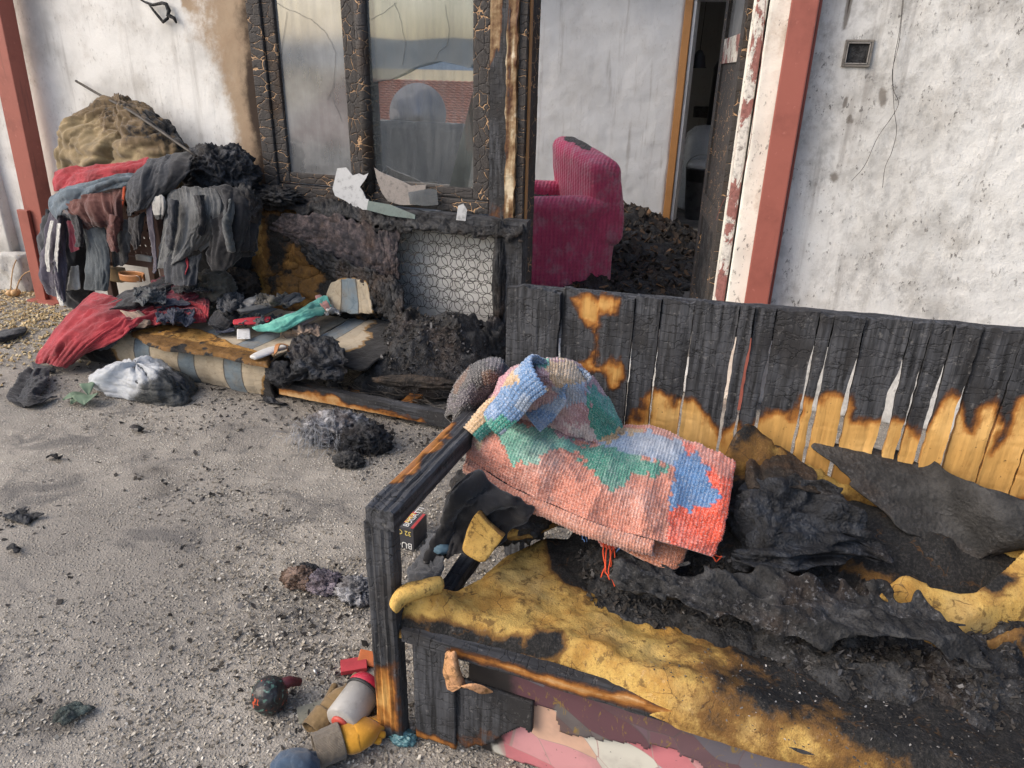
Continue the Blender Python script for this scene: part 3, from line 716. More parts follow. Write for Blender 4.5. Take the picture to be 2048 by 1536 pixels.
# window: every bar, rail and pane its own piece
WIN = node('window', HOUSE, ((XL + XWR) / 2, WY, ZS))
def bar(name, x0, x1, z0, z1, mat, y0=-.035, y1=.04, bev=.008, parent=WIN):
    n = max(2, int((z1 - z0) / .02)); o = MB().box((x0, WY + y0, z0), (x1, WY + y1, z1), bev).build(name, mat, parent); return o
def winX(px, py): return PY(px, py, WY - .03)[0]
xa, xb = XL - .005, XL + .085
bar('frame_stile', xa, xb - .002, ZS, 2.12, M['crackle'])
bar('sash_stile', xb, xb + .072, ZS + .075, 2.05, M['crackle'], -.02, .03)
xm0, xm1, xm2 = PY(697, 200, WY)[0], PY(722, 200, WY)[0], PY(744, 200, WY)[0]
bar('sash_stile', xm0, xm1 + .03, ZS + .072, 2.05, M['crackle_wide'], -.022, .03)
MB().tube([(xm2 - .03, WY - .018, ZS + .06), (xm2 - .03, WY - .018, 2.05)], .033, 12).build('closing_bead', M['crackle'], WIN, smooth=True)
xr0, xr1 = PY(949, 200, WY)[0], PY(983, 200, WY)[0]
bar('sash_stile', xr0, xr1, ZS + .07, 2.05, M['crackle_wide'], -.022, .03)
bar('frame_rail', xb, xr1, ZS, ZS + .068, M['crackle'], -.03, .035)
bar('sash_rail', xb + .073, xm0 - .001, ZS + .076, ZS + .135, M['crackle'], -.018, .028)
bar('sash_rail', xm2, xr0 - .001, ZS + .073, ZS + .125, M['crackle'], -.018, .028)
def pane(name, outline, mat, y, thick=.004, parent=WIN, **k):
    """a pane of glass cut to an outline (x, z)"""
    bm = bmesh.new(); vs = [bm.verts.new((x, y, z)) for x, z in outline]; f = bm.faces.new(vs)
    bmesh.ops.triangulate(bm, faces=[f]); bm.verts.index_update()
    V = np.array([v.co for v in bm.verts]); T = [[v.index for v in f.verts] for f in bm.faces]; bm.free()
    n = len(V); V2 = V + np.array([0, thick, 0])
    Fc = T + [[i + n for i in reversed(t)] for t in T] + [[i, (i + 1) % n, (i + 1) % n + n, i + n] for i in range(n)]
    return mk(name, np.concatenate([V, V2]), Fc, mat, parent, smooth=False, **k)
zl, zt = ZS + .12, 2.05
pane('pane', [(xb + .07, zl), (xm0 + .005, zl), (xm0 + .005, zt), (xb + .07, zt)], M['glass_left'], WY + .002)
# right light: inner sheet whole, outer sheet broken away below a jagged arc
def wp(px, py): p = PY(px, py, WY); return (p[0], p[2])
pane('pane', [(xm2 - .02, ZS + .11), (xr0 + .005, ZS + .11), (xr0 + .005, zt), (xm2 - .02, zt)], M['glass_right'], WY + .022)
arc = [wp(*q) for q in ((746, 165), (762, 161), (784, 158), (806, 148), (830, 135), (855, 126), (880, 122), (905, 126), (925, 132), (938, 137), (947, 128), (955, 112))]
M['glass_outer'] = m_glass('outer_sheet', (0.42, 0.43, 0.42), .30, .10, .03)
pane('pane', arc + [(xr0 + .004, zt - .002), (xm2 - .02, zt - .002)], M['glass_outer'], WY - .006, .003)
pane('pane', [wp(*q) for q in ((880, 405), (930, 420), (948, 300), (938, 220), (946, 185), (958, 180), (958, 430), (885, 430))], M['glass_outer'], WY - .006, .003)
# cracks in the panes: hairline gaps as thin dark threads on the glass
ck = m_plain('crack_dark', (0.10, 0.10, 0.10), .6, .3, .1)
def crack(pts, y=WY - .009, r=.0008, par=WIN):
    P = [np.array([*[wp(*q)][0]]) for q in pts]; pp = []
    for a, b in zip(P[:-1], P[1:]):
        for s in np.linspace(0, 1, 6)[:-1]:
            w = a * (1 - s) + b * s; j = .006 * fbm(np.array([[w[0] * 30, w[1] * 30, 1.0]]), 3, 2)[0]; pp.append((w[0] + j, y, w[1] + j))
    pp.append((P[-1][0], y, P[-1][1])); MB().tube(pp, r, 4).build('crack', ck, par)
crack([(535, 20), (548, 90), (552, 160), (572, 220)], WY - .002)
crack([(545, 0), (580, 20), (622, 40), (650, 60), (672, 105), (668, 170), (655, 200)], WY - .002)
crack([(575, 22), (565, 90), (556, 165)], WY - .002)
crack([(665, 197), (678, 230), (683, 243)], WY - .002)
crack([(742, 40), (770, 25), (795, 5)])
crack([(790, 5), (805, 45), (812, 90), (806, 130)])
crack([(893, 10), (900, 60), (897, 90), (880, 102), (872, 120)])
# scorched timber between window and door, with the paint burnt off to pale wood
def burnt_bar(name, a, b, mat, parent, burnfn, res=.012, amp=.004, seed=0, **k):
    a = np.asarray(a, float); b = np.asarray(b, float); d = b - a; nn = np.maximum(2, np.minimum(160, (d / res).astype(int) + 1))
    V = []; Fc = []; n0 = 0
    for ax in range(3):
        u, v = [q for q in range(3) if q != ax]
        for side in (0, 1):
            U, W = np.meshgrid(np.linspace(0, 1, nn[u] + 1), np.linspace(0, 1, nn[v] + 1), indexing='ij')
            P = np.zeros(U.shape + (3,)); P[..., u] = a[u] + U * d[u]; P[..., v] = a[v] + W * d[v]; P[..., ax] = b[ax] if side else a[ax]
            V.append(P.reshape(-1, 3)); f = gridfaces(nn[u] + 1, nn[v] + 1); flip = (side == 1) == (ax == 1)
            Fc.append((f[:, ::-1] if flip else f) + n0); n0 += U.size
    V = np.concatenate(V); Fc = np.concatenate(Fc)
    V = V + amp * np.stack([fbm(V * 18, seed + i, 3) for i in range(3)], -1)
    return mk(name, V, Fc, mat, parent, burn=burnfn(V), smooth=False, **k)
fr0, fr1 = xr1, PY(1018, 200, WY)[0]
burnt_bar('frame_stile', (fr0 + .002, WY - .03, ZS - .03), (fr1, WY + .05, 2.12), M['jambwood'], WIN, lambda V: .95 - .7 * sm(.0, .25, fbm(V * np.array([18, 18, 2.2]), 31, 4)) * sm(1.2, 1.6, V[:, 2]) - .35 * sm(.98, .85, V[:, 2]), seed=3)
burnt_bar('split_batten', (fr1 + .003, WY - .05, ZS - .1), (PY(1040, 200, WY)[0] - .002, WY + .03, 2.12), M['jambwood'], WIN, lambda V: .30 + .55 * fbm(V * np.array([55, 55, 5]), 3, 4), seed=5, amp=.008)
DOORF = node('door_frame', HOUSE, (XDL, WY, 0))
burnt_bar('frame_post', (PY(1040, 200, WY)[0], WY - .03, .02), (XDL, WY + .16, 2.12), M['crackle'], DOORF, lambda V: 0 * V[:, 0] + 1, amp=.002)
MB().box((XDL + .001, WY + .0, .02), (XDL + .008, WY + .03, 2.12), .002).build('edge_bead', M['orangewood'], DOORF)
MB().box((XDR - .050, WY - .006, .02), (XDR - .004, WY + .19, 2.12), .01).build('frame_post', M['flake'], DOORF)
MB().box((XDR - .062, WY + .03, .02), (XDR - .051, WY + .15, 2.12), .003).build('edge_bead', M['wall_jamb'], DOORF)
MB().box((XDL, WY - .3 + .3, -.0), (XDR, WY + .25, FLOOR_IN - .01), .01).build('threshold', M['wall_dirty'], DOORF)

# open door leaf swung into the room
DOOR = node('door', HOUSE, (XDR - .12, WY + .2, FLOOR_IN))
def leaf_pt(s, z, off): 
    h = np.array([XDR - .075, WY + .16]); e = np.array([XDR - .245, WY + .93]); d = (e - h) / np.linalg.norm(e - h); nrm = np.array([d[1], -d[0]])
    p = h + d * s + nrm * off; return np.array([p[0], p[1], z])
def leaf_box(name, s0, s1, z0, z1, o0, o1, mat):
    V = [leaf_pt(s, z, o) for s in (s0, s1) for o in (o0, o1) for z in (z0, z1)]
    return mk(name, V, [(0, 1, 3, 2), (4, 6, 7, 5), (0, 4, 5, 1), (2, 3, 7, 6), (0, 2, 6, 4), (1, 5, 7, 3)], mat, DOOR, smooth=False)
zb = FLOOR_IN + .02
leaf_box('door_stile', 0, .11, zb, 2.08, -.02, .02, M['crackle']); leaf_box('door_stile', .67, .785, zb, 2.08, -.02, .02, M['crackle'])
for (z0, z1, mm) in ((zb, zb + .2, M['crackle']), (.78, .90, M['crackle']), (1.58, 1.70, M['flake']), (1.98, 2.08, M['crackle'])):
    leaf_box('door_rail', .111, .669, z0 + .001, z1, -.019, .019, mm)
leaf_box('door_panel', .111, .669, zb + .201, .779, -.009, .009, M['char_grey']); leaf_box('door_panel', .111, .669, .901, 1.579, -.009, .009, M['crackle'])
leaf_box('pane', .111, .669, 1.701, 1.979, -.003, .003, M['glass_left'])
hm = M['metal']
def lp(s, z, o): return leaf_pt(s, z, o)
MB().tube([lp(.73, 1.17, .02), lp(.73, 1.17, .055), lp(.70, 1.165, .065), lp(.62, 1.15, .065)], .011, 8).build('door_handle', hm, DOOR, smooth=True)
leaf_box('handle_plate', .705, .755, .98, 1.24, .02, .025, hm)
MB().tube([lp(.73, 1.03, .025), lp(.73, 1.03, .05), lp(.73, .985, .055), lp(.735, .94, .053)], .004, 6).build('key', M['metal'], DOOR, smooth=True)

# the room behind
BY = 7.2
ROOM = node('room', HOUSE, (-1.6, 5.3, 0))
def box_part(name, a, b, mat, par=ROOM): return MB().box(a, b).build(name, mat, par)
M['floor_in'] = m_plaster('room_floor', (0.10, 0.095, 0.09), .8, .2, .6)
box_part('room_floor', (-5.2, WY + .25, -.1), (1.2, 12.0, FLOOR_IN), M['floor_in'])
XI0, XI1 = PY(1325, 445, BY)[0], PY(1455, 445, BY)[0] + .25
wallgrid('room_wall', -5.2, XI0 - .002, FLOOR_IN, 2.6, BY, M['wall_in'], lambda V: .16 * sm(1.75, 2.6, V[:, 2]), parent=ROOM, seed=11, amp=.012, res=.03)
wallgrid('room_wall', XI1 + .1, 1.2, FLOOR_IN, 2.6, BY, M['wall_in'], None, parent=ROOM, seed=12, res=.05)
wallgrid('room_wall', XI0 - .1, XI1 + .1, 2.15, 2.6, BY + .005, M['wall_in'], None, parent=ROOM, seed=13, res=.05)
for a, b in (((-5.2, WY + .26, 2.62), (1.2, 3.95, 2.75)), ((-5.2, 6.75, 2.62), (1.2, 12.0, 2.75)), ((.3, 3.95, 2.62), (1.2, 6.75, 2.75))): box_part('ceiling', a, b, M['wall_in'])
for i, x in enumerate((-4.2, -3.0, -1.9, -.8)): burnt_bar('ceiling_beam', (x, 3.95, 2.50), (x + .12, 6.75, 2.66), M['bwood_y'], ROOM, lambda V: np.ones(len(V)), .05, .015, i)     # ceiling left open to light the room from the sky, taken as burnt through
box_part('room_wall', (1.2, WY + .26, 0), (1.3, 12.0, 2.62), M['wall_in'])
for a, b in (((-5.3, WY + .26, 0), (-5.2, 12.0, .55)), ((-5.3, WY + .26, 2.45), (-5.2, 12.0, 2.62)), ((-5.3, WY + .26, .55), (-5.2, 4.2, 2.45)), ((-5.3, 6.9, .55), (-5.2, 8.2, 2.45)), ((-5.3, 10.2, .55), (-5.2, 12.0, 2.45))):  # unseen side wall, with openings added to let daylight into the rooms
    box_part('room_wall', a, b, M['wall_in'])
M['dim_wall'] = m_plaster('dim_room_plaster', (0.34, 0.33, 0.32), .9, .8, .5)  # plaster colour darkened to keep the far room dim
box_part('room_wall', (-5.2, 9.95, 0), (1.2, 10.05, 2.62), M['dim_wall'])
IDF = node('inner_door_frame', HOUSE, (XI0, BY, FLOOR_IN))
MB().box((XI0, BY - .035, FLOOR_IN), (XI0 + .07, BY + .06, 2.15), .008).build('frame_post', M['orangewood'], IDF)
MB().box((XI0 + .072, BY - .01, FLOOR_IN), (XI0 + .10, BY + .22, 2.15), .006).build('frame_post', M['wall_in'], IDF)
MB().box((XI1 + .0, BY - .035, FLOOR_IN), (XI1 + .09, BY + .06, 2.15), .008).build('frame_post', M['orangewood'], IDF)
MB().box((XI0, BY - .034, 2.151), (XI1 + .09, BY + .06, 2.23), .008).build('frame_head', M['orangewood'], IDF)

# burnt switch box on the right wall, and loose wires hanging down the plaster
SW = node('switch_box', HOUSE, PY(1720, 105, WY))
def ring_frame(x0, x1, z0, z1, w, y0, y1):
    m = MB(); m.box((x0, y0, z0), (x1, y1, z0 + w), .003); m.box((x0, y0, z1 - w), (x1, y1, z1), .003); m.box((x0, y0, z0 + w), (x0 + w, y1, z1 - w), .003); m.box((x1 - w, y0, z0 + w), (x1, y1, z1 - w), .003); return m
sc0 = PY(1718, 106, WY - .01); sx, sz = sc0[0], sc0[2]
ring_frame(sx - .058, sx + .050, sz - .052, sz + .050, .010, WY - .006, WY + .012).build('cover_plate', m_plain('singed_white', (0.20, 0.185, 0.165), .85, .3, .9, scale=60), SW)
ring_frame(sx - .047, sx + .039, sz - .041, sz + .039, .004, WY - .010, WY + .012).build('inner_rim', m_plain('pale_rim', (0.34, 0.32, 0.30), .8, .3, .9, scale=70), SW)
MB().box((sx - .0425, WY + .004, sz - .0365), (sx + .0345, WY + .02, sz + .0345)).build('burnt_core', M['char'], SW)
def wallwire(pts, y, r=.0011, mat=None, name='wire', lab=None, grp=None):
    pp = _cr(np.array([PY(a, b, y) for a, b in pts]), 40); pp[:, 1] -= .006 * np.abs(fbm(pp * 7, 4, 2))
    return MB().tube(list(pp), r, 5).build(name, mat or M['wire'], None, smooth=True, label=lab, cat='wire')
wallwire([(1808, -10), (1803, 40), (1797, 90), (1785, 140), (1787, 180), (1797, 205), (1785, 232), (1755, 275), (1730, 330), (1703, 362)], WY - .012, lab='thin dark wire running down the right wall, ending further left')
wallwire([(1806, -10), (1799, 60), (1786, 138), (1788, 215), (1793, 262), (1783, 305), (1770, 335), (1765, 375)], WY - .008, lab='thin dark wire running down the right wall, ending straight below')
wallwire([(1532, -10), (1527, 60), (1522, 130), (1510, 210), (1498, 300), (1482, 355), (1465, 385), (1448, 400), (1432, 440)], WY - .028, .0012, m_plain('red_wire', (0.20, 0.06, 0.05), .6), lab='thin reddish wire hanging along the flaking door jamb')
wallwire([(1452, 372), (1458, 386), (1446, 398), (1428, 402), (1408, 440)], WY - .03, .0012, lab='short curled wire sprung from the door jamb')
# melted hook on the left wall
hk = [PY(a, b, WY - .03) for a, b in ((272, -6), (290, 4), (306, 10), (325, 6), (332, 8), (338, 22), (336, 30), (348, 36), (353, 46))]
hm = MB().tube(hk, [.004, .006, .008, .009, .011, .012, .013, .010, .005], 7)
hm.tube([PY(a, b, WY - .03) for a, b in ((296, 6), (308, 22), (318, 34), (326, 44), (336, 36))], [.005, .007, .008, .009, .008], 7)
hm.build('melted_hook', M['char'], None, smooth=True, label='melted black hook hanging high on the left white wall', cat='hook')

# ------------------------------------------------------------------ porch posts
def post(name, lab, xb_, xt_, y, w, dpt, z1=2.75):
    t = thing(name, lab, 'post', (xb_, y, 0), 'red porch posts')
    def seg(nm, z0, z1_, x0, x1, yy0, yy1, bev=.006):
        m = MB().box((x0, yy0, z0), (x1, yy1, z1_), bev); V = np.concatenate(m.V); k = V[:, 2] / 2.75; V[:, 0] += (xt_ - xb_) * k; m.V = [V]
        return m.build(nm, M['redpost'], t)
    seg('shaft', 0.0, z1, xb_ - w / 2, xb_ + w / 2, y - dpt, y)
    return t, seg
pr, _s = post('porch_post', 'red painted square post between the doorway and the sooty right wall', (XPL + XPR) / 2, (XPL + XPR) / 2 - .005, WY - .02, XPR - XPL, .1)
_s('corner_strip', .0, 2.75, XPR + .001, XPR + .012, WY - .05, WY - .02, .002)
pl0 = PY(92, 440, WY - .1); plt = PY(25, 0, WY - .1)
pl, _s = post('porch_post', 'red painted square post at the far left corner of the house', pl0[0] - .03, plt[0] - .05, WY - .08, .15, .1)
_s('foot_sleeve', .0, .62, pl0[0] - .135, pl0[0] - .04, WY - .21, WY - .185, .004)
_s('base_plate', .0, .012, pl0[0] - .16, pl0[0] + .1, WY - .26, WY - .03, .003)
# ------------------------------------------------------------------ charred wooden bench in the foreground
BF, BB = 1.085, 1.83            # front plane, face of the back boards
LX0, LX1 = PY(733, 1100, BF)[0], PY(786, 1100, BF)[0]
BENCH = thing('wooden_bench', 'long charred wooden bench with a board back and fluted arm in the foreground', 'bench', (0.3, 1.45, 0))
GOLD = [[(1142, 592), (1180, 580), (1205, 594), (1245, 606), (1232, 628), (1202, 632), (1196, 662), (1165, 650), (1150, 622)],
        [(1183, 650), (1197, 655), (1195, 728), (1240, 712), (1252, 740), (1240, 766), (1215, 772), (1205, 745), (1160, 748), (1165, 735), (1185, 720)],
        [(1040, 735), (1090, 722), (1130, 735), (1120, 760), (1040, 760)],
        [(1240, 845), (1290, 818), (1287, 792), (1320, 778), (1345, 800), (1347, 818), (1352, 805), (1390, 800), (1425, 842), (1440, 852), (1470, 838), (1480, 868), (1500, 842), (1540, 830), (1588, 840),
         (1600, 795), (1630, 802), (1642, 783), (1700, 788), (1702, 836), (1760, 842), (1790, 828), (1830, 852), (1852, 862), (1880, 800), (1900, 775), (1930, 800), (1940, 862), (1952, 808), (2000, 800),
         (2004, 860), (1985, 905), (2012, 872), (2030, 800), (2060, 770), (2100, 1000), (1240, 1000)]]
def wood_burn(V, soft=26, wob=20, freq=20): return 1.05 + .22 * fbm(V * np.array([22, 1, 9]), 88, 4) - 1.12 * stain(V, GOLD, soft, wob, freq, 5)
def top_px(px): return 572 + (px - 1010) * (665 - 572) / 1038.0
def back_board(x0, x1, g0, g1, z0, z1, k):
    rg = np.random.default_rng(k + 100)
    nz, nx = 90, max(6, int((x1 - x0) / .006)); th = .020 + .004 * rg.random(); yo = .004 * rg.normal()
    Z, U = np.meshgrid(np.linspace(0, 1, nz), np.linspace(0, 1, nx), indexing='ij')
    zz = z0 + Z * (z1 - z0 + .010 * fbm(p3(U * (x1 - x0) * 40, 0 * U + k, 0 * U), k, 3))
    body = sm(.35, .52, zz) * sm(.90, .78, zz)
    e0 = x0 + .0012 + g0 * body * (.75 + .5 * fbm(p3(zz * 9, 0 * zz + k, 0 * zz), 3, 3)) + .0025 * fbm(p3(zz * 45, 0 * zz + k, 0 * zz), 7, 3)
    e1 = x1 - .0012 - g1 * body * (.75 + .5 * fbm(p3(zz * 9, 0 * zz + k + 9, 0 * zz), 3, 3)) + .0025 * fbm(p3(zz * 45, 0 * zz + k + 5, 0 * zz), 8, 3)
    X = e0 + U * (e1 - e0); P = p3(X, 0 * X + BB, zz)
    Y = BB + yo + .0022 * fbm(P * np.array([60, 1, 5]), k, 3) + .0012 * ridged(P * np.array([14, 1, 40]), k + 4, 2) + .006 * (U - .5) ** 2 * rg.normal()
    V = np.concatenate([np.stack([X, Y, zz], -1).reshape(-1, 3), np.stack([X, Y * 0 + BB + yo + th, zz], -1).reshape(-1, 3)]); n = nz * nx
    f = gridfaces(nz, nx)
    rim = [[j, j + 1, n + j + 1, n + j] for j in range(nx - 1)] + [[(nz - 1) * nx + j + 1, (nz - 1) * nx + j, n + (nz - 1) * nx + j, n + (nz - 1) * nx + j + 1] for j in range(nx - 1)]
    rim += [[(i + 1) * nx, i * nx, n + i * nx, n + (i + 1) * nx] for i in range(nz - 1)] + [[i * nx + nx - 1, (i + 1) * nx + nx - 1, n + (i + 1) * nx + nx - 1, n + i * nx + nx - 1] for i in range(nz - 1)]
    mk('back_board', V, f.tolist() + (f[:, ::-1] + n).tolist() + rim, M['bwood'], BENCH, burn=wood_burn(V), smooth=False)
edges = [1012, 1066, 1122, 1197, 1269, 1321, 1386, 1476, 1507, 1549, 1635, 1664, 1726, 1819, 1859, 1903, 1957, 2041, 2120, 2190]
gaps = {2: .008, 5: .004, 6: .006, 7: .009, 8: .006, 9: .008, 10: .008, 11: .011, 12: .012, 13: .026, 14: .009, 15: .014, 16: .011, 17: .004}
xe = [PY(p, top_px(p) + 30, BB)[0] for p in edges]
for k in range(len(edges) - 1):
    zt_ = PY((edges[k] + edges[k + 1]) / 2, top_px((edges[k] + edges[k + 1]) / 2), BB)[2]
    back_board(xe[k], xe[k + 1], .35 * gaps.get(k, .002), .65 * gaps.get(k + 1, .002), .18, zt_, k)
while xe[-1] < 1.46:
    zl_ = zt_ + .0; back_board(xe[-1], xe[-1] + .088, .004, .004, .18, zl_, len(xe)); xe.append(xe[-1] + .088)
zt0 = PY(1012, top_px(1012), BB)[2]; zt1 = PY(2048, top_px(2048), BB)[2]
one = lambda V: np.ones(len(V)); 
def tilt_bar(name, x0, x1, y0, y1, h, zt0_, zt1_, mat, burnfn, parent, seed=0):
    o = burnt_bar(name, (x0, y0, 0), (x1, y1, h), mat, parent, one, .012, .004, seed)
    me = o.data; co = np.empty(len(me.vertices) * 3); me.vertices.foreach_get('co', co); co = co.reshape(-1, 3)
    u = (co[:, 0] - co[:, 0].min()) / (np.ptp(co[:, 0]) + 1e-9); co[:, 2] += -h + zt0_ + (zt1_ - zt0_) * u; me.vertices.foreach_set('co', co.ravel())
    W = co + np.array(wloc(o)); me.attributes['burn'].data.foreach_set('value', np.asarray(burnfn(W), np.float32)); me.update(); return o
tilt_bar('top_rail', xe[0] + .02, xe[-1], BB + .026, BB + .06, .085, zt0 - .004, zt0 - .004 + (zt1 - zt0) * (xe[-1] - xe[0]) / (xe[17] - xe[0]), M['bwood_x'], one, BENCH, 4)
tilt_bar('bottom_rail', xe[0] + .02, xe[-1], BB + .026, BB + .06, .06, .30, .30, M['bwood_x'], one, BENCH, 8)
burnt_bar('back_leg', (xe[0] + .0, BB + .03, 0), (xe[0] + .055, BB + .085, zt0 - .10), M['bwood'], BENCH, one, seed=9)

def fluted(name, a, b, ax, gax, face, side, mat, burnfn, parent, ng=4, depth=.006, seed=0):
    """bar with rounded flutes running along ax on one face"""
    a = np.asarray(a, float); b = np.asarray(b, float)
    o = burnt_bar(name, a, b, mat, parent, one, .0065, .0016, seed)
    me = o.data; co = np.empty(len(me.vertices) * 3); me.vertices.foreach_get('co', co); W = co.reshape(-1, 3) + np.array(wloc(o))
    g = (W[:, gax] - a[gax]) / (b[gax] - a[gax]); prof = np.abs(np.sin(np.pi * ng * g)) ** .55
    near = np.abs(W[:, face] - (b[face] if side > 0 else a[face])) < .006
    W[:, face] -= side * near * depth * (1 - prof)
    me.vertices.foreach_set('co', (W - np.array(wloc(o))).ravel()); me.attributes['burn'].data.foreach_set('value', np.asarray(burnfn(W), np.float32)); me.update(); return o
LEGGOLD = [[(745, 1330), (790, 1330), (800, 1460), (740, 1460)]]
fluted('front_leg', (LX0, BF - .01, 0), (LX1 + .002, BF + .028, .625), 2, 0, 1, -1, M['bwood'], lambda V: 1 - .9 * stain(V, LEGGOLD, 30, 12, 20, 4), BENCH, 4, .007, 2)
ARM = [[(800, 925), (850, 870), (895, 832), (912, 845), (880, 890), (850, 905), (835, 945), (800, 965), (782, 968), (790, 940)]]
ARMX0, ARMX1 = PY(724, 1000, BF - .02)[0], PY(786, 1000, BF - .02)[0] + .004
fluted('armrest', (ARMX0 + .004, BF - .018, .628), (ARMX1 - .006, BB - .06, .678), 1, 0, 2, 1, M['bwood_y'], lambda V: 1 - 1.0 * stain(V, ARM, 14, 16, 24, 8), BENCH, 4, .007, 7)
burnt_bar('arm_end', (ARMX0 + .01, BB - .1, .56), (ARMX1 - .01, BB - .05, .625), M['bwood'], BENCH, one, seed=12)
burnt_bar('back_leg', (xe[-1] - .06, BB + .062, 0), (xe[-1] - .005, BB + .115, .9), M['bwood'], BENCH, one, seed=41)
burnt_bar('front_leg', (1.505, BF - .01, 0), (1.575, BF + .05, .625), M['bwood'], BENCH, one, seed=42)
burnt_bar('armrest', (1.5, BF - .018, .628), (1.58, BB - .02, .678), M['bwood_y'], BENCH, one, seed=43)
# front rail, skirting panels
RAILW = [[(890, 1296), (1000, 1322), (1110, 1352), (1240, 1386), (1345, 1416), (1500, 1462), (1500, 1490), (1300, 1425), (1100, 1372), (900, 1310)]]
def rz(x): return .352
burnt_bar('front_rail', (LX1 + .01, BF + .0, .318), (1.5, BF + .035, .352), M['bwood_x'], BENCH, lambda V: 1 - .9 * stain(V, RAILW, 16, 10, 16, 3), .008, .003, 5)
burnt_bar('side_rail', (LX1 + .02, BF + .06, .31), (LX1 + .06, BB, .35), M['bwood_y'], BENCH, one, seed=15)
def skirt(name, x0, x1, z0, z1, y, mat, burnfn, rag_bottom, seed, parent=BENCH, thick=.006, res=.005, topf=None, leftf=None, **k):
    nx, nz = int((x1 - x0) / res) + 2, int((z1 - z0) / res) + 2
    X, Z = np.meshgrid(np.linspace(x0, x1, nx), np.linspace(z0, z1, nz), indexing='ij')
    Y = y + .006 * fbm(p3(X * 6, 0 * X + seed, Z * 6), seed, 3)
    lo = rag_bottom(X); kv = Z > lo
    if topf is not None: kv &= Z < topf(X)
    if leftf is not None: kv &= X > leftf(Z)
    keep = kv[:-1, :-1] & kv[1:, :-1] & kv[:-1, 1:] & kv[1:, 1:]
    V = np.stack([X, Y, Z], -1).reshape(-1, 3); f = gridfaces(nx, nz, keep); V, f = drop_loose(V, f)
    o = mk(name, V, f, mat, parent, burn=burnfn(V), uv=V[:, [0, 2]], **k); solid(o, thick, 0); return o
PX1 = PY(888, 1400, BF)[0]
def nz1(X, f, s, a): return a * fbm(p3(X * f, 0 * X, 0 * X), s, 4)
M['ply'] = m_burntwood('charred_ply', (0.40, 0.17, 0.05))
skirt('front_panel', LX1 + .03, PY(905, 1400, BF)[0], .0, .316, BF + .018, M['ply'], lambda V: .35 + .65 * sm(.03, .085, V[:, 2] + .05 * fbm(V * 20, 3, 3)), lambda X: .015 + nz1(X, 25, 3, .03), 2, thick=.012)
skirt('front_panel', PY(880, 1400, BF)[0], PY(1060, 1400, BF)[0], .0, .23, BF + .028, M['ply'], lambda V: .45 + .6 * sm(.05, .13, V[:, 2] + .05 * fbm(V * 20, 3, 3)), lambda X: .05 + nz1(X, 18, 4, .05) + .10 * sm(PY(930, 1400, BF)[0], PY(1060, 1400, BF)[0], X), 3, thick=.012)
def m_mosaic(name, dark):
    """printed board: curved cells in pinks, peach, white and grey-blue with thin outlines; soot film on the dark one"""
    t = NT(name); uv = t.pos('UV', (1, 1, 1), (0, 0, .55)); w = t.pos('World')
    wp_ = t.vadd(uv, t.noise(uv, 3.0, 1, .4, out='Color'), .22)
    mp = t.n('ShaderNodeMapping'); t.t.links.new(wp_, mp.inputs[0]); mp.inputs['Scale'].default_value = (5.5, 14, 1); wp_ = mp.outputs[0]
    c = t.vor(wp_, 1.0, out='Color'); e = t.vor(wp_, 1.0, 'DISTANCE_TO_EDGE')
    col = t.ramp(t.sep(c)[0], [(0, (0.56, 0.19, 0.21)), (.24, (0.62, 0.30, 0.31)), (.42, (0.58, 0.35, 0.42)), (.58, (0.66, 0.42, 0.30)), (.70, (0.42, 0.46, 0.52)), (.82, (0.62, 0.60, 0.52)), (.92, (0.60, 0.22, 0.25))], 'CONSTANT')
    col = t.mix(t.rng(e, .012, .004), col, (0.45, 0.30, 0.27))
    col = t.mix(t.math('MULTIPLY', t.rng(t.noise(w, 90, 4, .7), .66, .72), .8), col, (0.05, .04, .04))
    col = t.mix(t.math('MULTIPLY', t.rng(t.noise(w, 6, 5, .6), .5, .7), .35), col, (0.18, .12, .12))
    b = t.math('ADD', t.attr('burn'), t.math('MULTIPLY', t.math('SUBTRACT', t.noise(w, 18, 5, .7), .5), .5))
    if dark:
        col = t.mix(.86, col, t.mix(t.sep(c)[1], (0.045, 0.033, 0.042), (0.10, 0.075, 0.09))); 
        col = t.mix(t.math('MULTIPLY', t.rng(t.noise(t.pos('World', (30, 30, 12)), 1.8, 5, .7, 1.5), .58, .64), .8), col, (0.26, 0.17, 0.04))
    col = t.mix(t.rng(b, .3, .6), col, (0.03, .026, .025))
    return t.out(col, .55, t.bump(t.noise(w, 25, 4, .6), .15, .004), .4)
M['mosaic'] = m_mosaic('pink_mosaic_print', False); M['mosaic_dark'] = m_mosaic('sooty_mosaic_print', True)
xq = PY(925, 1480, BF)[0]
skirt('printed_panel', xq, 1.5, .0, .30, BF + .048, M['mosaic'], lambda V: .9 * sm(xq + .10, xq + .02, V[:, 0] + .05 * fbm(V * 15, 2, 3)) * sm(.19, .02, V[:, 2] - .05) * .9 + .8 * sm(.16, .25, V[:, 2]) * sm(PY(1090, 1400, BF)[0], PY(1000, 1400, BF)[0], V[:, 0]), lambda X: .005 + nz1(X, 12, 6, .008), 5)
xs0, xs1 = PY(1105, 1400, BF)[0], PY(1120, 1470, BF)[0]
def dark_edge(X):
    return np.interp(X, [PY(a, b, BF + .03)[0] for a, b in ((1095, 1395), (1118, 1470), (1170, 1480), (1250, 1490), (1330, 1500), (1400, 1530), (1480, 1560), (1600, 1600), (1900, 1660))],
                     [PY(a, b, BF + .03)[2] for a, b in ((1095, 1395), (1118, 1470), (1170, 1480), (1250, 1490), (1330, 1500), (1400, 1530), (1480, 1560), (1600, 1600), (1900, 1660))]) + .012 * fbm(p3(X * 90, 0 * X, 0 * X), 5, 3)
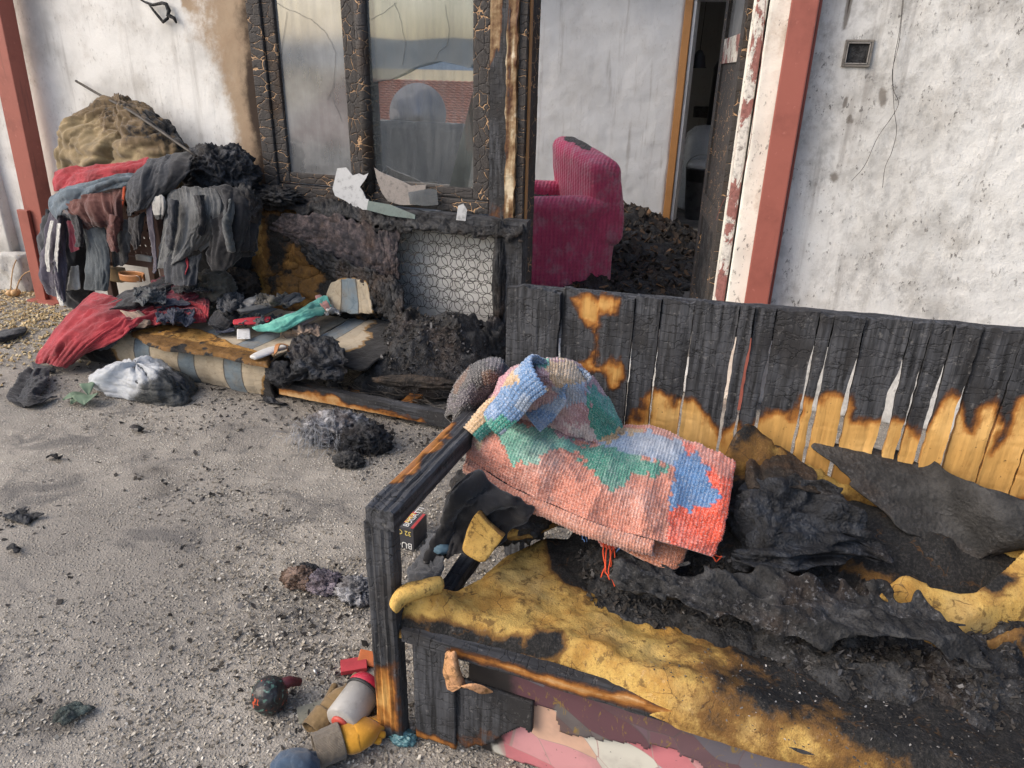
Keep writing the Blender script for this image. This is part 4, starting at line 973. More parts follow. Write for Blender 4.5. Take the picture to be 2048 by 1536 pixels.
skirt('sooty_lining', PY(905, 1330, BF)[0], 1.5, .0, .317, BF + .034, M['mosaic_dark'], lambda V: .30 * fbm(V * 7, 9, 3) + .75 * sm(PY(1080, 1400, BF)[0], PY(960, 1400, BF)[0], V[:, 0]), lambda X: np.where(X < xs0, .20 + nz1(X, 16, 8, .035), dark_edge(X)), 8, thick=.003, leftf=lambda Z: xq + .0)
# a torn curl of pale veneer beside the panel
M['veneer'] = m_foam('peeling_veneer', (0.55, 0.30, 0.16), .4)
drape('peeled_veneer', [[PY(890, 1298, BF - .01), PY(905, 1298, BF - .02), PY(915, 1302, BF - .01)], [PY(888, 1340, BF - .015), PY(908, 1338, BF - .035), PY(922, 1345, BF - .01)], [PY(892, 1375, BF - .012), PY(915, 1372, BF - .03), PY(945, 1378, BF - .01)], [PY(905, 1382, BF - .008), PY(945, 1368, BF - .03), PY(1000, 1390, BF - .005)]],
      M['veneer'], BENCH, .004, .006, 30, 'v', .002, 60, .0015, .008, seed=4, burnfn=lambda V, u, v: .25 * (v > .8))

# ------------------------------------------------------------------ what lies on the bench
def seat_z(X, Y):
    return .372 + .20 * sm(1.42, 1.80, Y)
pz = lambda q, z=.40: tuple(PZ(q[0], q[1], z)[:2])
foam_out = [pz((784, 1222)), pz((793, 1190)), pz((835, 1168)), pz((900, 1150)), pz((960, 1125)), pz((1010, 1075)), pz((1090, 1040)), (-.40, 1.56), (-.36, 1.80), (1.5, 1.80), (1.5, 1.075), (.4, 1.078), (.1, 1.07), (-.02, 1.075), (-.12, 1.088), (-.25, 1.118), (-.42, 1.112), (-.52, 1.10), (-.60, 1.10)]
CHARF = [[(1085, 1055), (1110, 1120), (1150, 1170), (1230, 1195), (1330, 1225), (1420, 1250), (1480, 1300), (1530, 1335), (1600, 1370), (1680, 1400), (1760, 1440), (1850, 1450), (1900, 1500), (2048, 1530), (2300, 1500), (2300, 1180), (1900, 1190), (1760, 1160), (1700, 1130), (1480, 950), (1380, 860), (1240, 860), (1100, 930)],
         [(1040, 1285), (1065, 1262), (1120, 1270), (1130, 1310), (1100, 1330), (1040, 1315)], [(980, 1290), (1030, 1280), (1035, 1320), (1000, 1325)], [(1700, 1000), (2300, 1000), (2300, 1250), (1700, 1120)], [(800, 1248), (900, 1262), (1000, 1300), (990, 1318), (880, 1290), (800, 1265)],
         [(1560, 880), (1700, 880), (2048, 1010), (2300, 1010), (2300, 1150), (1560, 1000)]]
ISLE = [[(1770, 1330), (1830, 1310), (1900, 1335), (1905, 1385), (1870, 1410), (1800, 1380)], [(1735, 1260), (1780, 1245), (1785, 1285), (1750, 1290)], [(1590, 1265), (1622, 1262), (1620, 1290), (1600, 1296)], [(1880, 1410), (1990, 1420), (1990, 1450), (1900, 1440)], [(1985, 1320), (2030, 1325), (2030, 1350), (1990, 1345)]]
def foam_burn(V):
    b = stain(V, CHARF, 22, 34, 9, 2); b = b * (1 - .8 * stain(V, ISLE, 12, 18, 16, 6)) + .12 + .48 * fbm(V * 6.5, 61, 5)
    q = TOPX(V); b = np.maximum(b, .42 * sm(110, 0, np.abs(polydist(q, CHARF[0]))) * sm(1300, 1500, q[:, 0])); return b + (.33 + .60 * fbm(V * 9, 15, 4)) * sm(1250, 1560, q[:, 0]) * (b < .6)
def foam_h(X, Y, d):
    P = p3(X, Y, 0 * X); n = .018 * fbm(P * 5, 3, 3) + .012 * (ridged(P * 8 + .6 * fbm(P * 3, 1, 2)[..., None], 6, 3) - .5) + .007 * fbm(P * 38, 9, 4)
    c = pz((850, 1200)); tip = .035 * np.exp(-(((X - c[0]) / .10) ** 2 + ((Y - c[1] - .02) / .05) ** 2))
    rim = .022 * np.exp(-((Y - 1.13 - .02 * fbm(p3(X * 6, 0 * X, 0 * X), 4, 2)) / .05) ** 2)
    s = seat_z(X, Y) - .372 - .045 * sm(.05, .25, X) * sm(1.45, 1.6, Y); crater = -.03 * np.exp(-(((X + .05) / .35) ** 2 + ((Y - 1.38) / .13) ** 2))
    return .055 + n + tip + rim + s * sm(-.45, -.2, X) + crater
field('foam_mattress', foam_out, foam_h, M['foam'], None, .0075, .045, foam_burn, .325, .012, label='scorched yellow foam mattress spread over the charred bench seat', cat='mattress')
# upright torn corner of foam and a curled strip
fs = drape('foam_shard', [[PZ(958, 1008, .56), PZ(975, 1035, .53), PZ(1000, 1060, .505), PZ(1012, 1072, .50)], [PZ(935, 1045, .50), PZ(958, 1065, .485), PZ(985, 1078, .48), PZ(1005, 1080, .48)], [PZ(918, 1105, .43), PZ(938, 1118, .425), PZ(955, 1128, .42), PZ(965, 1130, .42)]],
      M['foam_pale'], None, .006, .004, 14, 'x', .0015, 70, .012, .006, seed=5, burnfn=lambda V, u, v: .16 + .25 * ((u < .06) | (v > .94)) + .2 * fbm(V * 12, 3, 3), label='pointed pale yellow foam shard standing up at the left end of the bench', cat='foam')
drape('foam_strip', [[PZ(1003, 1062, .48), PZ(1050, 1040, .48), PZ(1110, 1025, .475), PZ(1130, 1022, .47)], [PZ(1005, 1075, .455), PZ(1050, 1062, .45), PZ(1110, 1040, .45), PZ(1130, 1034, .45)], [PZ(1020, 1080, .435), PZ(1060, 1080, .43), PZ(1105, 1062, .43), PZ(1128, 1045, .44)]],
      M['foam'], None, .006, .004, 14, 'u', .0015, 70, .010, .004, seed=8, burnfn=lambda V, u, v: .05 + .35 * (u > .55), label='curled foam strip beside the upright foam shard, under the knitted blanket', cat='foam')
drape('foam_lip', [[PZ(783, 1205, .455), PZ(800, 1178, .46), PZ(840, 1163, .462), PZ(890, 1152, .455)], [PZ(780, 1218, .465), PZ(806, 1190, .478), PZ(845, 1178, .478), PZ(890, 1166, .465)], [PZ(786, 1236, .44), PZ(812, 1205, .455), PZ(850, 1192, .455), PZ(888, 1185, .435)]],
      M['foam_pale'], None, .006, .003, 12, 'u', .001, 70, .012, .003, seed=12, burnfn=lambda V, u, v: .12 + .22 * fbm(V * 14, 3, 3), label='thick rolled yellow foam lip curling up behind the bench leg', cat='foam')
# heap of burnt flakes in the middle of the seat
heap_out = [pz(q) for q in ((1130, 1080), (1180, 1180), (1330, 1225), (1450, 1270), (1560, 1330), (1700, 1385), (1850, 1430), (2048, 1480), (2250, 1500), (2250, 1200), (1900, 1180), (1760, 1160), (1650, 1090), (1480, 1050), (1300, 1050))]
def heap_h(X, Y, d):
    P = p3(X, Y, 0 * X); return .058 + .026 * fbm(P * 7, 21, 3) + .034 * (ridged(P * 14, 25, 4) - .5) + .010 * fbm(P * 50, 28, 2) + .6 * (seat_z(X, Y) - .372)
field('charred_heap', heap_out, heap_h, M['char_grey'], None, .008, .10, None, .338, .05, label='heap of grey black char crusted over the middle of the bench seat', cat='char heap')
rg0 = np.random.default_rng(5)
def scatter_on(outl, n, zf, seed):
    rg = np.random.default_rng(seed); o = np.asarray(outl); r = []
    while len(r) < n:
        q = rg.uniform(o.min(0), o.max(0), (n * 3, 2)); d = polydist(q, [tuple(p) for p in outl]); q = q[d > .004]; r += list(q)
    q = np.array(r[:n]); return np.stack([q[:, 0], q[:, 1], zf(q[:, 0], q[:, 1], polydist(q, [tuple(p) for p in outl]))], -1)
flakes('char_flakes', scatter_on(heap_out, 5500, lambda x, y, d: .339 + heap_h(x, y, d) * np.sqrt(np.clip(d / .10, 0, 1)), 3), (.0015, .010), M['blackchip'], None, 4, .6, .10, .4, (.15, .8), kind='stuff', label='black and grey char flakes strewn over the bench seat', cat='char flakes')
fl2 = [pz(q) for q in ((1120, 1090), (1250, 1180), (1420, 1240), (1560, 1310), (1720, 1390), (2048, 1490), (2048, 1560), (1700, 1420), (1450, 1310), (1200, 1230), (1050, 1150))]
drape('burnt_black_cloth', [[PZ(1230, 1090, .455), PZ(1340, 1120, .46), PZ(1460, 1130, .475), PZ(1600, 1140, .485), PZ(1750, 1165, .485), PZ(1900, 1200, .48)], [PZ(1200, 1140, .44), PZ(1330, 1165, .45), PZ(1470, 1190, .46), PZ(1620, 1210, .465), PZ(1780, 1240, .465), PZ(1950, 1270, .465)], [PZ(1220, 1180, .425), PZ(1360, 1215, .44), PZ(1500, 1265, .44), PZ(1660, 1300, .445), PZ(1830, 1330, .45), PZ(2020, 1360, .45)]],
      M['char_grey'], None, .006, .034, 14, 'v', .014, 38, .003, .05, .12, seed=91, label='crusted sheet of melted black cloth across the middle of the bench seat', cat='cloth')
_ap = [pz(q, .42) for q in ((1300, 1240), (1560, 1290), (1720, 1340), (1900, 1400), (2100, 1430), (2100, 1620), (1800, 1530), (1600, 1460), (1300, 1360))]
flakes('ash_flakes', scatter_on(_ap, 420, lambda x, y, d: .325 + foam_h(x, y, d) + .001, 17), (.0008, .0042), m_chip('ash_flakes', [(0, (0.02, .018, .016)), (.7, (0.09, .08, .07)), (.94, (0.25, .24, .23)), (1, (0.6, .59, .58))]), None, 31, .4, .10, .2, (.3, .9), kind='stuff', label='pale ash crumbs along the front of the bench seat', cat='ash')
# rumpled black cloth and the big charred sheet
bc = drape('burnt_black_cloth', [[PZ(1475, 965, .57), PZ(1530, 945, .60), PZ(1620, 950, .63), PZ(1680, 985, .60)], [PZ(1465, 1030, .50), PZ(1540, 1010, .57), PZ(1640, 1010, .58), PZ(1730, 1040, .55)], [PZ(1450, 1095, .46), PZ(1540, 1080, .53), PZ(1660, 1075, .53), PZ(1770, 1085, .52)], [PZ(1460, 1140, .45), PZ(1560, 1140, .47), PZ(1680, 1135, .47), PZ(1790, 1115, .47)]],
      M['char_blue'], None, .005, .050, 15, 'v', .012, 40, .003, .02, seed=31, label='rumpled heap of burnt black cloth on the bench, right of the knitted blanket', cat='cloth')
drape('burnt_black_cloth', [[PZ(1490, 905, .59), PZ(1545, 885, .61), PZ(1600, 900, .62)], [PZ(1490, 945, .575), PZ(1550, 935, .61), PZ(1640, 950, .61)], [PZ(1490, 985, .55), PZ(1570, 985, .59), PZ(1660, 1000, .58)]],
      M['char_brown'], None, .006, .022, 12, 'u', .006, 45, .004, .02, seed=36, label='singed brown black cloth against the back boards, behind the blanket tip', cat='cloth')
def sheet_burn(V, u, v): return np.zeros(len(V))
M['sheet'] = m_char('charred_sheet', (0.022, 0.0215, 0.021), (0.060, 0.058, 0.056), .2, .3, .62, .8)
drape('charred_sheet', [[PZ(1585, 880, 0.635), PZ(1700, 872, 0.645), PZ(1830, 905, 0.640), PZ(1960, 960, 0.660), PZ(2110, 1010, 0.660)], [PZ(1660, 935, 0.600), PZ(1760, 940, 0.605), PZ(1880, 985, 0.590), PZ(2000, 1030, 0.615), PZ(2130, 1060, 0.615)], [PZ(1730, 1000, 0.555), PZ(1830, 1020, 0.545), PZ(1930, 1060, 0.530), PZ(2020, 1080, 0.570), PZ(2140, 1090, 0.570)], [PZ(1800, 1060, 0.515), PZ(1880, 1095, 0.490), PZ(1950, 1125, 0.475), PZ(1975, 1120, 0.480), PZ(2010, 1100, 0.490)]],
      M['sheet'], None, .007, .006, 4, 'v', .0008, 40, .004, .03, seed=40, label='large flat charred sheet leaning on the board back at the right', cat='sheet')
field('foam_slab', [pz(q, .525) for q in ((1750, 1122), (1800, 1104), (1860, 1112), (1900, 1128), (1950, 1136), (2000, 1118), (2048, 1100), (2250, 1120), (2250, 1205), (2100, 1180), (2040, 1178), (1960, 1188), (1850, 1152))], lambda X, Y, d: seat_z(X, Y) - .30 + .052 + .008 * fbm(p3(X * 20, Y * 20, 0 * X), 4, 3), M['foam'], None, .006, .02,
      lambda V: .7 * stain(V, [[(1945, 1160), (1990, 1146), (2030, 1160), (1980, 1180)], [(1855, 1118), (1880, 1122), (1885, 1140), (1858, 1138)]], 14, 18, 24, 4) + .20 + .40 * fbm(V * 14, 8, 4), .30, .01, label='flat yellow foam slab with black spots under the charred sheet', cat='foam')
field('burnt_foam', [pz(q, .5) for q in ((1760, 1140), (1860, 1175), (1960, 1205), (2048, 1195), (2200, 1210), (2200, 1250), (2048, 1235), (1900, 1215), (1780, 1170))], lambda X, Y, d: seat_z(X, Y) - .30 + .035 + .02 * fbm(p3(X * 18, Y * 18, 0 * X), 4, 3), M['foam'], None, .007, .02, lambda V: .42 + .5 * fbm(V * 10, 3, 4), .30, .01, label='browned foam ridge below the flat yellow foam slab', cat='foam')
# browned wadding along the back boards at the right
field('burnt_wadding', [(-.05, 1.70), (.1, 1.73), (.22, 1.76), (.40, 1.79), (.40, 1.815), (-.05, 1.815)], lambda X, Y, d: .17 + .05 * fbm(p3(X * 7, Y * 7, 0 * X), 4, 4) + .02 * ridged(p3(X * 20, Y * 20, 0 * X), 6, 3) + .05 * sm(.1, -.1, X) - .11 * sm(.2, .5, X), M['foam'], None, .008, .05,
      lambda V: .45 + .45 * fbm(V * 9, 13, 4), .46, .03, label='browned and blackened wadding wedged along the foot of the board back', cat='wadding')
field('scorched_wadding', [(.52, 1.74), (.62, 1.70), (.75, 1.67), (1.3, 1.62), (1.3, 1.815), (.52, 1.815)], lambda X, Y, d: .14 + .04 * fbm(p3(X * 8, Y * 8, 0 * X), 14, 4), M['foam'], None, .008, .05, lambda V: .32 + .55 * fbm(V * 12, 17, 4), .46, .03, label='mottled yellow wadding at the right end of the board back above the charred sheet', cat='wadding')
# ------------------------------------------------------------------ knitted patchwork blanket
def m_knit():
    t = NT('knitted_wool'); w = t.pos('World'); c = t.attr('col', 'Color'); f = t.noise(w, 320, 3, .7); n = t.noise(w, 14, 4, .6)
    c = t.mix(t.math('MULTIPLY', t.rng(f, .48, .68), .6), c, (0.66, 0.62, 0.58)); c = t.mix(t.math('MULTIPLY', t.rng(f, .48, .30), .6), c, (0.06, 0.05, 0.05))
    c = t.mix(t.math('MULTIPLY', t.rng(n, .55, .75), .35), c, (0.16, 0.13, 0.12))
    return t.out(c, .95, t.bump(f, .4, .002), .12, sheen=.4)
M['knit'] = m_knit()
SAL, RED, MINT, GRN, BLU, LBL, MAU, TEA, TAN, PNK = (0.58, 0.22, 0.15), (0.68, 0.075, 0.03), (0.17, 0.43, 0.33), (0.07, 0.29, 0.21), (0.08, 0.20, 0.40), (0.30, 0.38, 0.50), (0.40, 0.22, 0.25), (0.03, 0.27, 0.21), (0.56, 0.38, 0.21), (0.52, 0.24, 0.29)
ORG = (0.54, 0.20, 0.10)
PATCH = [([(930, 930), (1480, 1130), (1480, 900), (1390, 870), (930, 860)], SAL), ([(1340, 1030), (1350, 960), (1372, 880), (1480, 890), (1500, 1150), (1330, 1150)], RED), ([(1380, 870), (1480, 915), (1460, 960), (1400, 925)], (0.58, 0.17, 0.12)),
         ([(985, 838), (1075, 850), (1140, 878), (1165, 905), (1090, 900), (1070, 935), (1040, 922), (1022, 935), (1000, 885)], MINT), ([(1150, 893), (1230, 893), (1342, 935), (1335, 948), (1262, 950), (1240, 972), (1215, 982), (1190, 945), (1165, 925)], GRN),
         ([(1350, 898), (1395, 905), (1442, 1000), (1410, 1005), (1380, 1022), (1338, 1012), (1330, 1035), (1345, 950)], BLU), ([(1200, 868), (1300, 860), (1375, 885), (1350, 932), (1290, 910), (1200, 892)], LBL), ([(1190, 872), (1230, 850), (1290, 862), (1215, 880)], TAN),
         ([(1060, 835), (1150, 812), (1195, 795), (1188, 850), (1205, 888), (1140, 882), (1080, 852)], MAU), ([(1130, 845), (1180, 850), (1200, 885), (1150, 870)], (0.55, 0.45, 0.45)), ([(1172, 765), (1222, 795), (1245, 855), (1190, 880), (1178, 830)], TEA), ([(1110, 770), (1165, 765), (1180, 800), (1120, 815)], LBL),
         ([(1095, 720), (1150, 722), (1172, 762), (1120, 772), (1100, 750)], TAN), ([(1060, 715), (1100, 715), (1100, 735), (1060, 740)], TEA), ([(965, 750), (1020, 742), (1030, 775), (980, 805)], PNK), ([(1018, 752), (1048, 758), (1030, 790), (1015, 785)], TEA), ([(935, 862), (1000, 808), (1012, 840), (950, 895)], TAN), ([(985, 815), (1012, 808), (1010, 832), (985, 832)], TEA)]
def patch_colour(P, default):
    q = TOPX(P); w = np.stack([vnoise(P * 60, 3), vnoise(P * 60, 9)], -1) * 9; c = np.tile(np.array(default, float), (len(P), 1))
    for o, k in PATCH: c[polydist(q + w, o) > 0] = k
    return c
def darkknit(P, u, v):
    n = fbm(P * 14, 5, 3); c = np.tile(np.array((0.035, 0.033, 0.034)), (len(P), 1)); c[n > .18] = (0.11, 0.055, 0.03); c[n < -.25] = (0.07, 0.06, 0.075); return c
def knit(name, rows, parent, default, sw=.0105, sh=.0080, fold=.0, seed=0, sub=(4, 5), patches=True, closed=False, colfn=None, up=1, vtx=None, **k):
    """a knitted sheet: every stitch is a pair of raised slanted loops"""
    R = np.asarray(rows, float)
    lu = np.linalg.norm(np.diff(R, axis=0), axis=-1).sum(0).mean(); lv = np.linalg.norm(np.diff(R, axis=1), axis=-1).sum(1).mean()
    su, sv = int(lu / sh), int(lv / sw); nu, nv = su * sub[0] + 1, sv * sub[1] + 1
    G = surf(R, nu, nv); N = normals(G) * up
    u, v = np.meshgrid(np.arange(nu) / sub[0], np.arange(nv) / sub[1], indexing='ij')
    big = fold * (ridged(p3(u * sh * 7, v * sw * 7, 0 * u + seed), seed, 3) - .5) + .35 * fold * fbm(p3(u * sh * 16, v * sw * 16, 0 * u), seed + 2, 3)
    fv = v - np.floor(v); rowoff = .5 * np.abs(fv - .5) * 2
    loop = np.abs(np.sin(np.pi * (u + rowoff))) ** .7 * np.abs(np.sin(2 * np.pi * fv)) ** .45
    loop = loop * (1 + .35 * vnoise(p3(np.floor(u) * 1.7, np.floor(v) * 1.3, 0 * u), seed + 4))
    G = G + N * (big + .0058 * loop)[..., None]
    cell = p3(np.floor(u + rowoff), np.floor(v), 0 * u)
    Cc = np.clip((cell[..., 0] * sub[0]).astype(int), 0, nu - 1), np.clip(((cell[..., 1] + .5) * sub[1]).astype(int), 0, nv - 1)
    Pc = G[Cc].reshape(-1, 3)
    col = colfn(Pc, u.ravel(), v.ravel()) if colfn else (patch_colour(Pc, default) if patches else np.tile(np.array(default, float), (len(Pc), 1)))
    j = vnoise(cell.reshape(-1, 3) * 3.1 + .37, seed + 8); pale = np.clip(.5 * fbm(G.reshape(-1, 3) * 9, seed + 70, 4) - .04 + .14 * j, 0, .34)[:, None] * (0 if colfn is darkknit else 1); col = np.clip((col * (1 - pale) + pale * np.array((.62, .57, .53))) * (1 + .28 * j[:, None]), 0, 1)
    o = mk(name, G.reshape(-1, 3), gridfaces(nu, nv), M['knit'], parent, col=col, **k); solid(o, .006, -1 * up); return o
BL = thing('knitted_blanket', 'folded patchwork knitted blanket in salmon, green and blue on the burnt bench', 'blanket', tuple(PZ(1200, 1000, .45)))
top = [[PZ(985, 800, .70), PZ(958, 838, .68), PZ(940, 880, .645), PZ(934, 915, .595)],
       [PZ(1080, 838, .68), PZ(1050, 872, .665), PZ(1028, 920, .63), PZ(1012, 968, .565)],
       [PZ(1170, 872, .65), PZ(1148, 910, .64), PZ(1126, 955, .61), PZ(1110, 1012, .545)],
       [PZ(1262, 852, .655), PZ(1240, 918, .625), PZ(1222, 985, .59), PZ(1208, 1052, .53)],
       [PZ(1360, 872, .645), PZ(1340, 945, .61), PZ(1322, 1020, .565), PZ(1308, 1080, .515)],
       [PZ(1470, 922, .61), PZ(1462, 985, .58), PZ(1446, 1060, .53), PZ(1424, 1114, .48)]]
knit('upper_fold', top, BL, SAL, fold=.022, seed=3, up=-1)
top_a = np.array(top)
low = [[r[0] + np.array([0, 0, -.05]), r[1] + np.array([0, 0, -.05]), r[2] + np.array([.0, 0, -.05]), q] for r, q in zip(top_a[1:], (PZ(1030, 985, .52), PZ(1120, 1030, .505), PZ(1200, 1075, .49), PZ(1290, 1118, .47), PZ(1368, 1100, .45)))]
low[-1] = [PZ(1440, 960, .55), PZ(1420, 1010, .52), PZ(1395, 1060, .49), PZ(1370, 1098, .455)]
low.insert(-1, [PZ(1380, 900, .58), PZ(1370, 1000, .54), PZ(1350, 1085, .48), PZ(1338, 1140, .445)]); low.pop(-3)
def lowcol(P, u, v):
    c = np.tile(np.array(ORG), (len(P), 1)); q = TOPX(P); g = polydist(q + 7 * np.stack([vnoise(P * 70, 3), vnoise(P * 70, 8)], -1), [(1285, 1035), (1325, 1045), (1372, 1065), (1358, 1082), (1300, 1070)]) > 0; c[g] = (0.015, .13, .10); return c
knit('lower_fold', low, BL, ORG, fold=.006, seed=8, colfn=lowcol, up=-1)
# rounded fold between the two layers along the near edge
ef = [[top_a[i][3] + np.array([0, 0, 0]), top_a[i][3] + np.array([0, -.018, -.012]), top_a[i][3] + np.array([0, -.016, -.030]), top_a[i][3] + np.array([0, .008, -.045])] for i in range(0, 5)]
knit('fold_edge', ef, BL, (0.57, 0.24, 0.16), fold=.002, seed=12, patches=False, up=-1)
bunch = [[PZ(985, 795, .66), PZ(1003, 748, .76), PZ(1065, 722, .84), PZ(1130, 720, .85), PZ(1185, 755, .79), PZ(1243, 845, .66)],
         [PZ(972, 800, .69), PZ(1008, 765, .78), PZ(1070, 745, .86), PZ(1130, 752, .855), PZ(1192, 795, .78), PZ(1248, 862, .655)],
         [PZ(968, 815, .70), PZ(1010, 790, .775), PZ(1068, 785, .81), PZ(1128, 800, .785), PZ(1186, 840, .72), PZ(1240, 872, .65)],
         [PZ(960, 835, .675), PZ(1000, 830, .71), PZ(1060, 838, .70), PZ(1120, 860, .675), PZ(1178, 880, .65), PZ(1232, 885, .64)]]
knit('bunched_top', bunch, BL, MAU, fold=.018, seed=17, up=1)
def rollrows(path, r, n=14, a0=-0.3, a1=3.6):
    pts = _cr(np.array(path), 12); rows = []
    for i, p in enumerate(pts):
        d = pts[min(i + 1, 11)] - pts[max(i - 1, 0)]; d /= np.linalg.norm(d); s = np.cross(d, [0, 0, 1.0]); s /= np.linalg.norm(s); h = np.cross(s, d)
        rr = r[0] + (r[1] - r[0]) * i / 11
        rows.append([p + rr * (math.cos(a) * s + math.sin(a) * h) for a in np.linspace(a0, a1, n)])
    return rows
def bluecol(P, u, v):
    c = np.tile(np.array((0.13, 0.25, 0.45)), (len(P), 1)); q = TOPX(P); w = 8 * vnoise(P * 60, 3); c[(q[:, 0] + w < 1042) & (q[:, 1] + w < 770)] = TAN; c[(q[:, 1] + w > 838)] = TEA; c[(q[:, 0] + w > 1085)] = TAN
    c[(vnoise(P * 25, 5) > .35)] = LBL; return c
knit('rolled_fold', rollrows([PZ(1000, 850, .72), PZ(1030, 820, .765), PZ(1060, 780, .82), PZ(1095, 752, .86)], (.046, .058)), BL, BLU, fold=.004, seed=21, colfn=bluecol, up=1)
knit('rolled_fold', rollrows([PZ(1070, 845, .705), PZ(1105, 815, .745), PZ(1135, 785, .79), PZ(1150, 755, .835)], (.035, .048)), BL, BLU, fold=.004, seed=24, colfn=lambda P, u, v: np.where((vnoise(P * 22, 7) > .2)[:, None], np.array(LBL), np.array((0.15, 0.26, 0.44))), up=1)
knit('rolled_fold', rollrows([PZ(945, 872, .66), PZ(968, 848, .685), PZ(990, 825, .705), PZ(1010, 812, .72)], (.028, .036)), BL, TAN, fold=.003, seed=27, colfn=lambda P, u, v: np.where((v > 3)[:, None], np.array(TAN), np.array(TEA)), up=1)
# fringe
def yarn(p0, p1, seed, n=9, wob=.012):
    a, b = np.array(p0), np.array(p1); t = np.linspace(0, 1, n)[:, None]; P = a + (b - a) * t; P += wob * t * np.stack([fbm(p3(t[:, 0] * 3 + seed, 0 * t[:, 0] + i, 0 * t[:, 0]), seed, 2) for i in range(3)], -1); return list(P)
myR, myB = m_plain('red_yarn', (0.62, 0.09, 0.04), .9, .1, .3), m_plain('blue_yarn', (0.12, 0.22, 0.45), .9, .1, .3)
for y_ in ([yarn(PZ(1208 + 6 * i, 1085, .465), PZ(x, y, .425), i) for i, (x, y) in enumerate(((1205, 1150), (1212, 1160), (1222, 1172), (1228, 1140), (1215, 1130)))] + [yarn(PZ(1420, 1108, .48), PZ(1446, 1118, .47), 9), yarn(PZ(1415, 1106, .48), PZ(1440, 1124, .46), 11)]): strands('fringe_thread', [y_], .0018, myR, BL)
for y_ in ([yarn(PZ(x, y, .49), PZ(x2, y2, .455), 20 + i) for i, (x, y, x2, y2) in enumerate(((1170, 1045, 1165, 1085), (1175, 1050, 1172, 1078), (1180, 1050, 1182, 1072), (1240, 1080, 1232, 1100), (1246, 1085, 1244, 1100), (1285, 1100, 1290, 1112), (1370, 1070, 1405, 1100), (1362, 1066, 1392, 1098)))]): strands('fringe_thread', [y_], .0016, myB, BL)
knit('hanging_corner', [[PZ(1175, 1042, .49), PZ(1210, 1055, .485), PZ(1255, 1075, .475)], [PZ(1182, 1062, .475), PZ(1212, 1075, .47), PZ(1252, 1090, .465)], [PZ(1205, 1092, .455), PZ(1215, 1095, .455), PZ(1235, 1095, .455)]], BL, RED, fold=.004, seed=33, patches=False, up=-1)
# scorched dark knitted cushion tucked behind the arm
CU = thing('burnt_knitted_cushion', 'scorched dark knitted cushion slumped behind the bench arm, beside the blanket', 'cushion', tuple(PZ(950, 840, .55)))
cush = [[PZ(905, 850, .56), PZ(920, 800, .63), PZ(945, 765, .67), PZ(985, 750, .69), PZ(1012, 755, .68)],
        [PZ(892, 835, .60), PZ(910, 780, .69), PZ(945, 735, .745), PZ(990, 722, .76), PZ(1015, 740, .74)],
        [PZ(900, 830, .64), PZ(925, 790, .72), PZ(950, 760, .76), PZ(985, 745, .78), PZ(1010, 755, .75)],
        [PZ(915, 865, .60), PZ(940, 835, .65), PZ(960, 810, .68), PZ(985, 795, .69), PZ(1005, 785, .69)]]
knit('cover', cush, CU, BLU, fold=.02, seed=41, colfn=darkknit, up=1)
# ------------------------------------------------------------------ burnt sofa bed under the window
SF = 2.60                       # front plane of the seat
SBY = 3.38                      # face of the back
def m_stripe(name, phase=0.0):
    """upholstery: beige and grey-blue stripes with thin dark borders and a faint woven scroll"""
    t = NT(name); w = t.pos('World'); b = t.attr('burn'); uv = t.pos('UV')
    x = t.math('FRACT', t.math('ADD', t.math('MULTIPLY', t.sep(uv)[1], 1 / .292), phase))
    blue = t.math('MULTIPLY', t.math('GREATER_THAN', x, .62), t.math('LESS_THAN', x, .985))
    ln = t.math('MAXIMUM', t.math('LESS_THAN', t.math('ABSOLUTE', t.math('SUBTRACT', x, .62)), .012), t.math('LESS_THAN', t.math('ABSOLUTE', t.math('SUBTRACT', x, .985)), .012))
    sw = t.vor(t.vadd(uv, t.noise(uv, 9, 2, .5, out='Color'), .05), 16, 'DISTANCE_TO_EDGE'); orn = t.rng(sw, .03, .06)
    beige = t.mix(t.math('MULTIPLY', orn, .35), (0.40, 0.33, 0.235), (0.50, 0.43, 0.32)); bl = t.mix(t.math('MULTIPLY', orn, .4), (0.145, 0.185, 0.21), (0.21, 0.25, 0.27))
    c = t.mix(blue, beige, bl); c = t.mix(ln, c, (0.10, 0.095, 0.085))
    n = t.noise(w, 7, 5, .65); c = t.mix(t.math('MULTIPLY', t.rng(n, .45, .72), .6), c, (0.20, 0.15, 0.09))
    c = t.mix(t.math('MULTIPLY', t.rng(t.noise(w, 55, 4, .7), .6, .72), .6), c, (0.06, .05, .04))
    bb = t.math('ADD', b, t.math('MULTIPLY', t.math('SUBTRACT', t.noise(w, 24, 5, .7), .5), .7))
    c = t.mix(t.rng(bb, .3, .5), c, (0.26, 0.15, 0.05)); c = t.mix(t.rng(bb, .55, .75), c, (0.014, .013, .013))
    return t.out(c, .9, t.bump(t.math('ADD', orn, t.noise(w, 200, 3, .7)), .3, .003), .15, sheen=.15)
SOFA = thing('burnt_sofa_bed', 'low striped sofa bed burnt down to springs and frame below the window', 'sofa', (-2.3, 3.0, 0))
SX0, SXM, SX1 = PZ(189, 718, 0)[0] - .15, PY(545, 760, SF)[0], -1.24
off = (PY(358, 700, SF)[0]); M['stripe'] = m_stripe('striped_upholstery', .62 - ((off - SX0) / .292) % 1.0)
nX = [SX0 + (SXM - SX0) * t for t in np.linspace(0, 1, 8)]
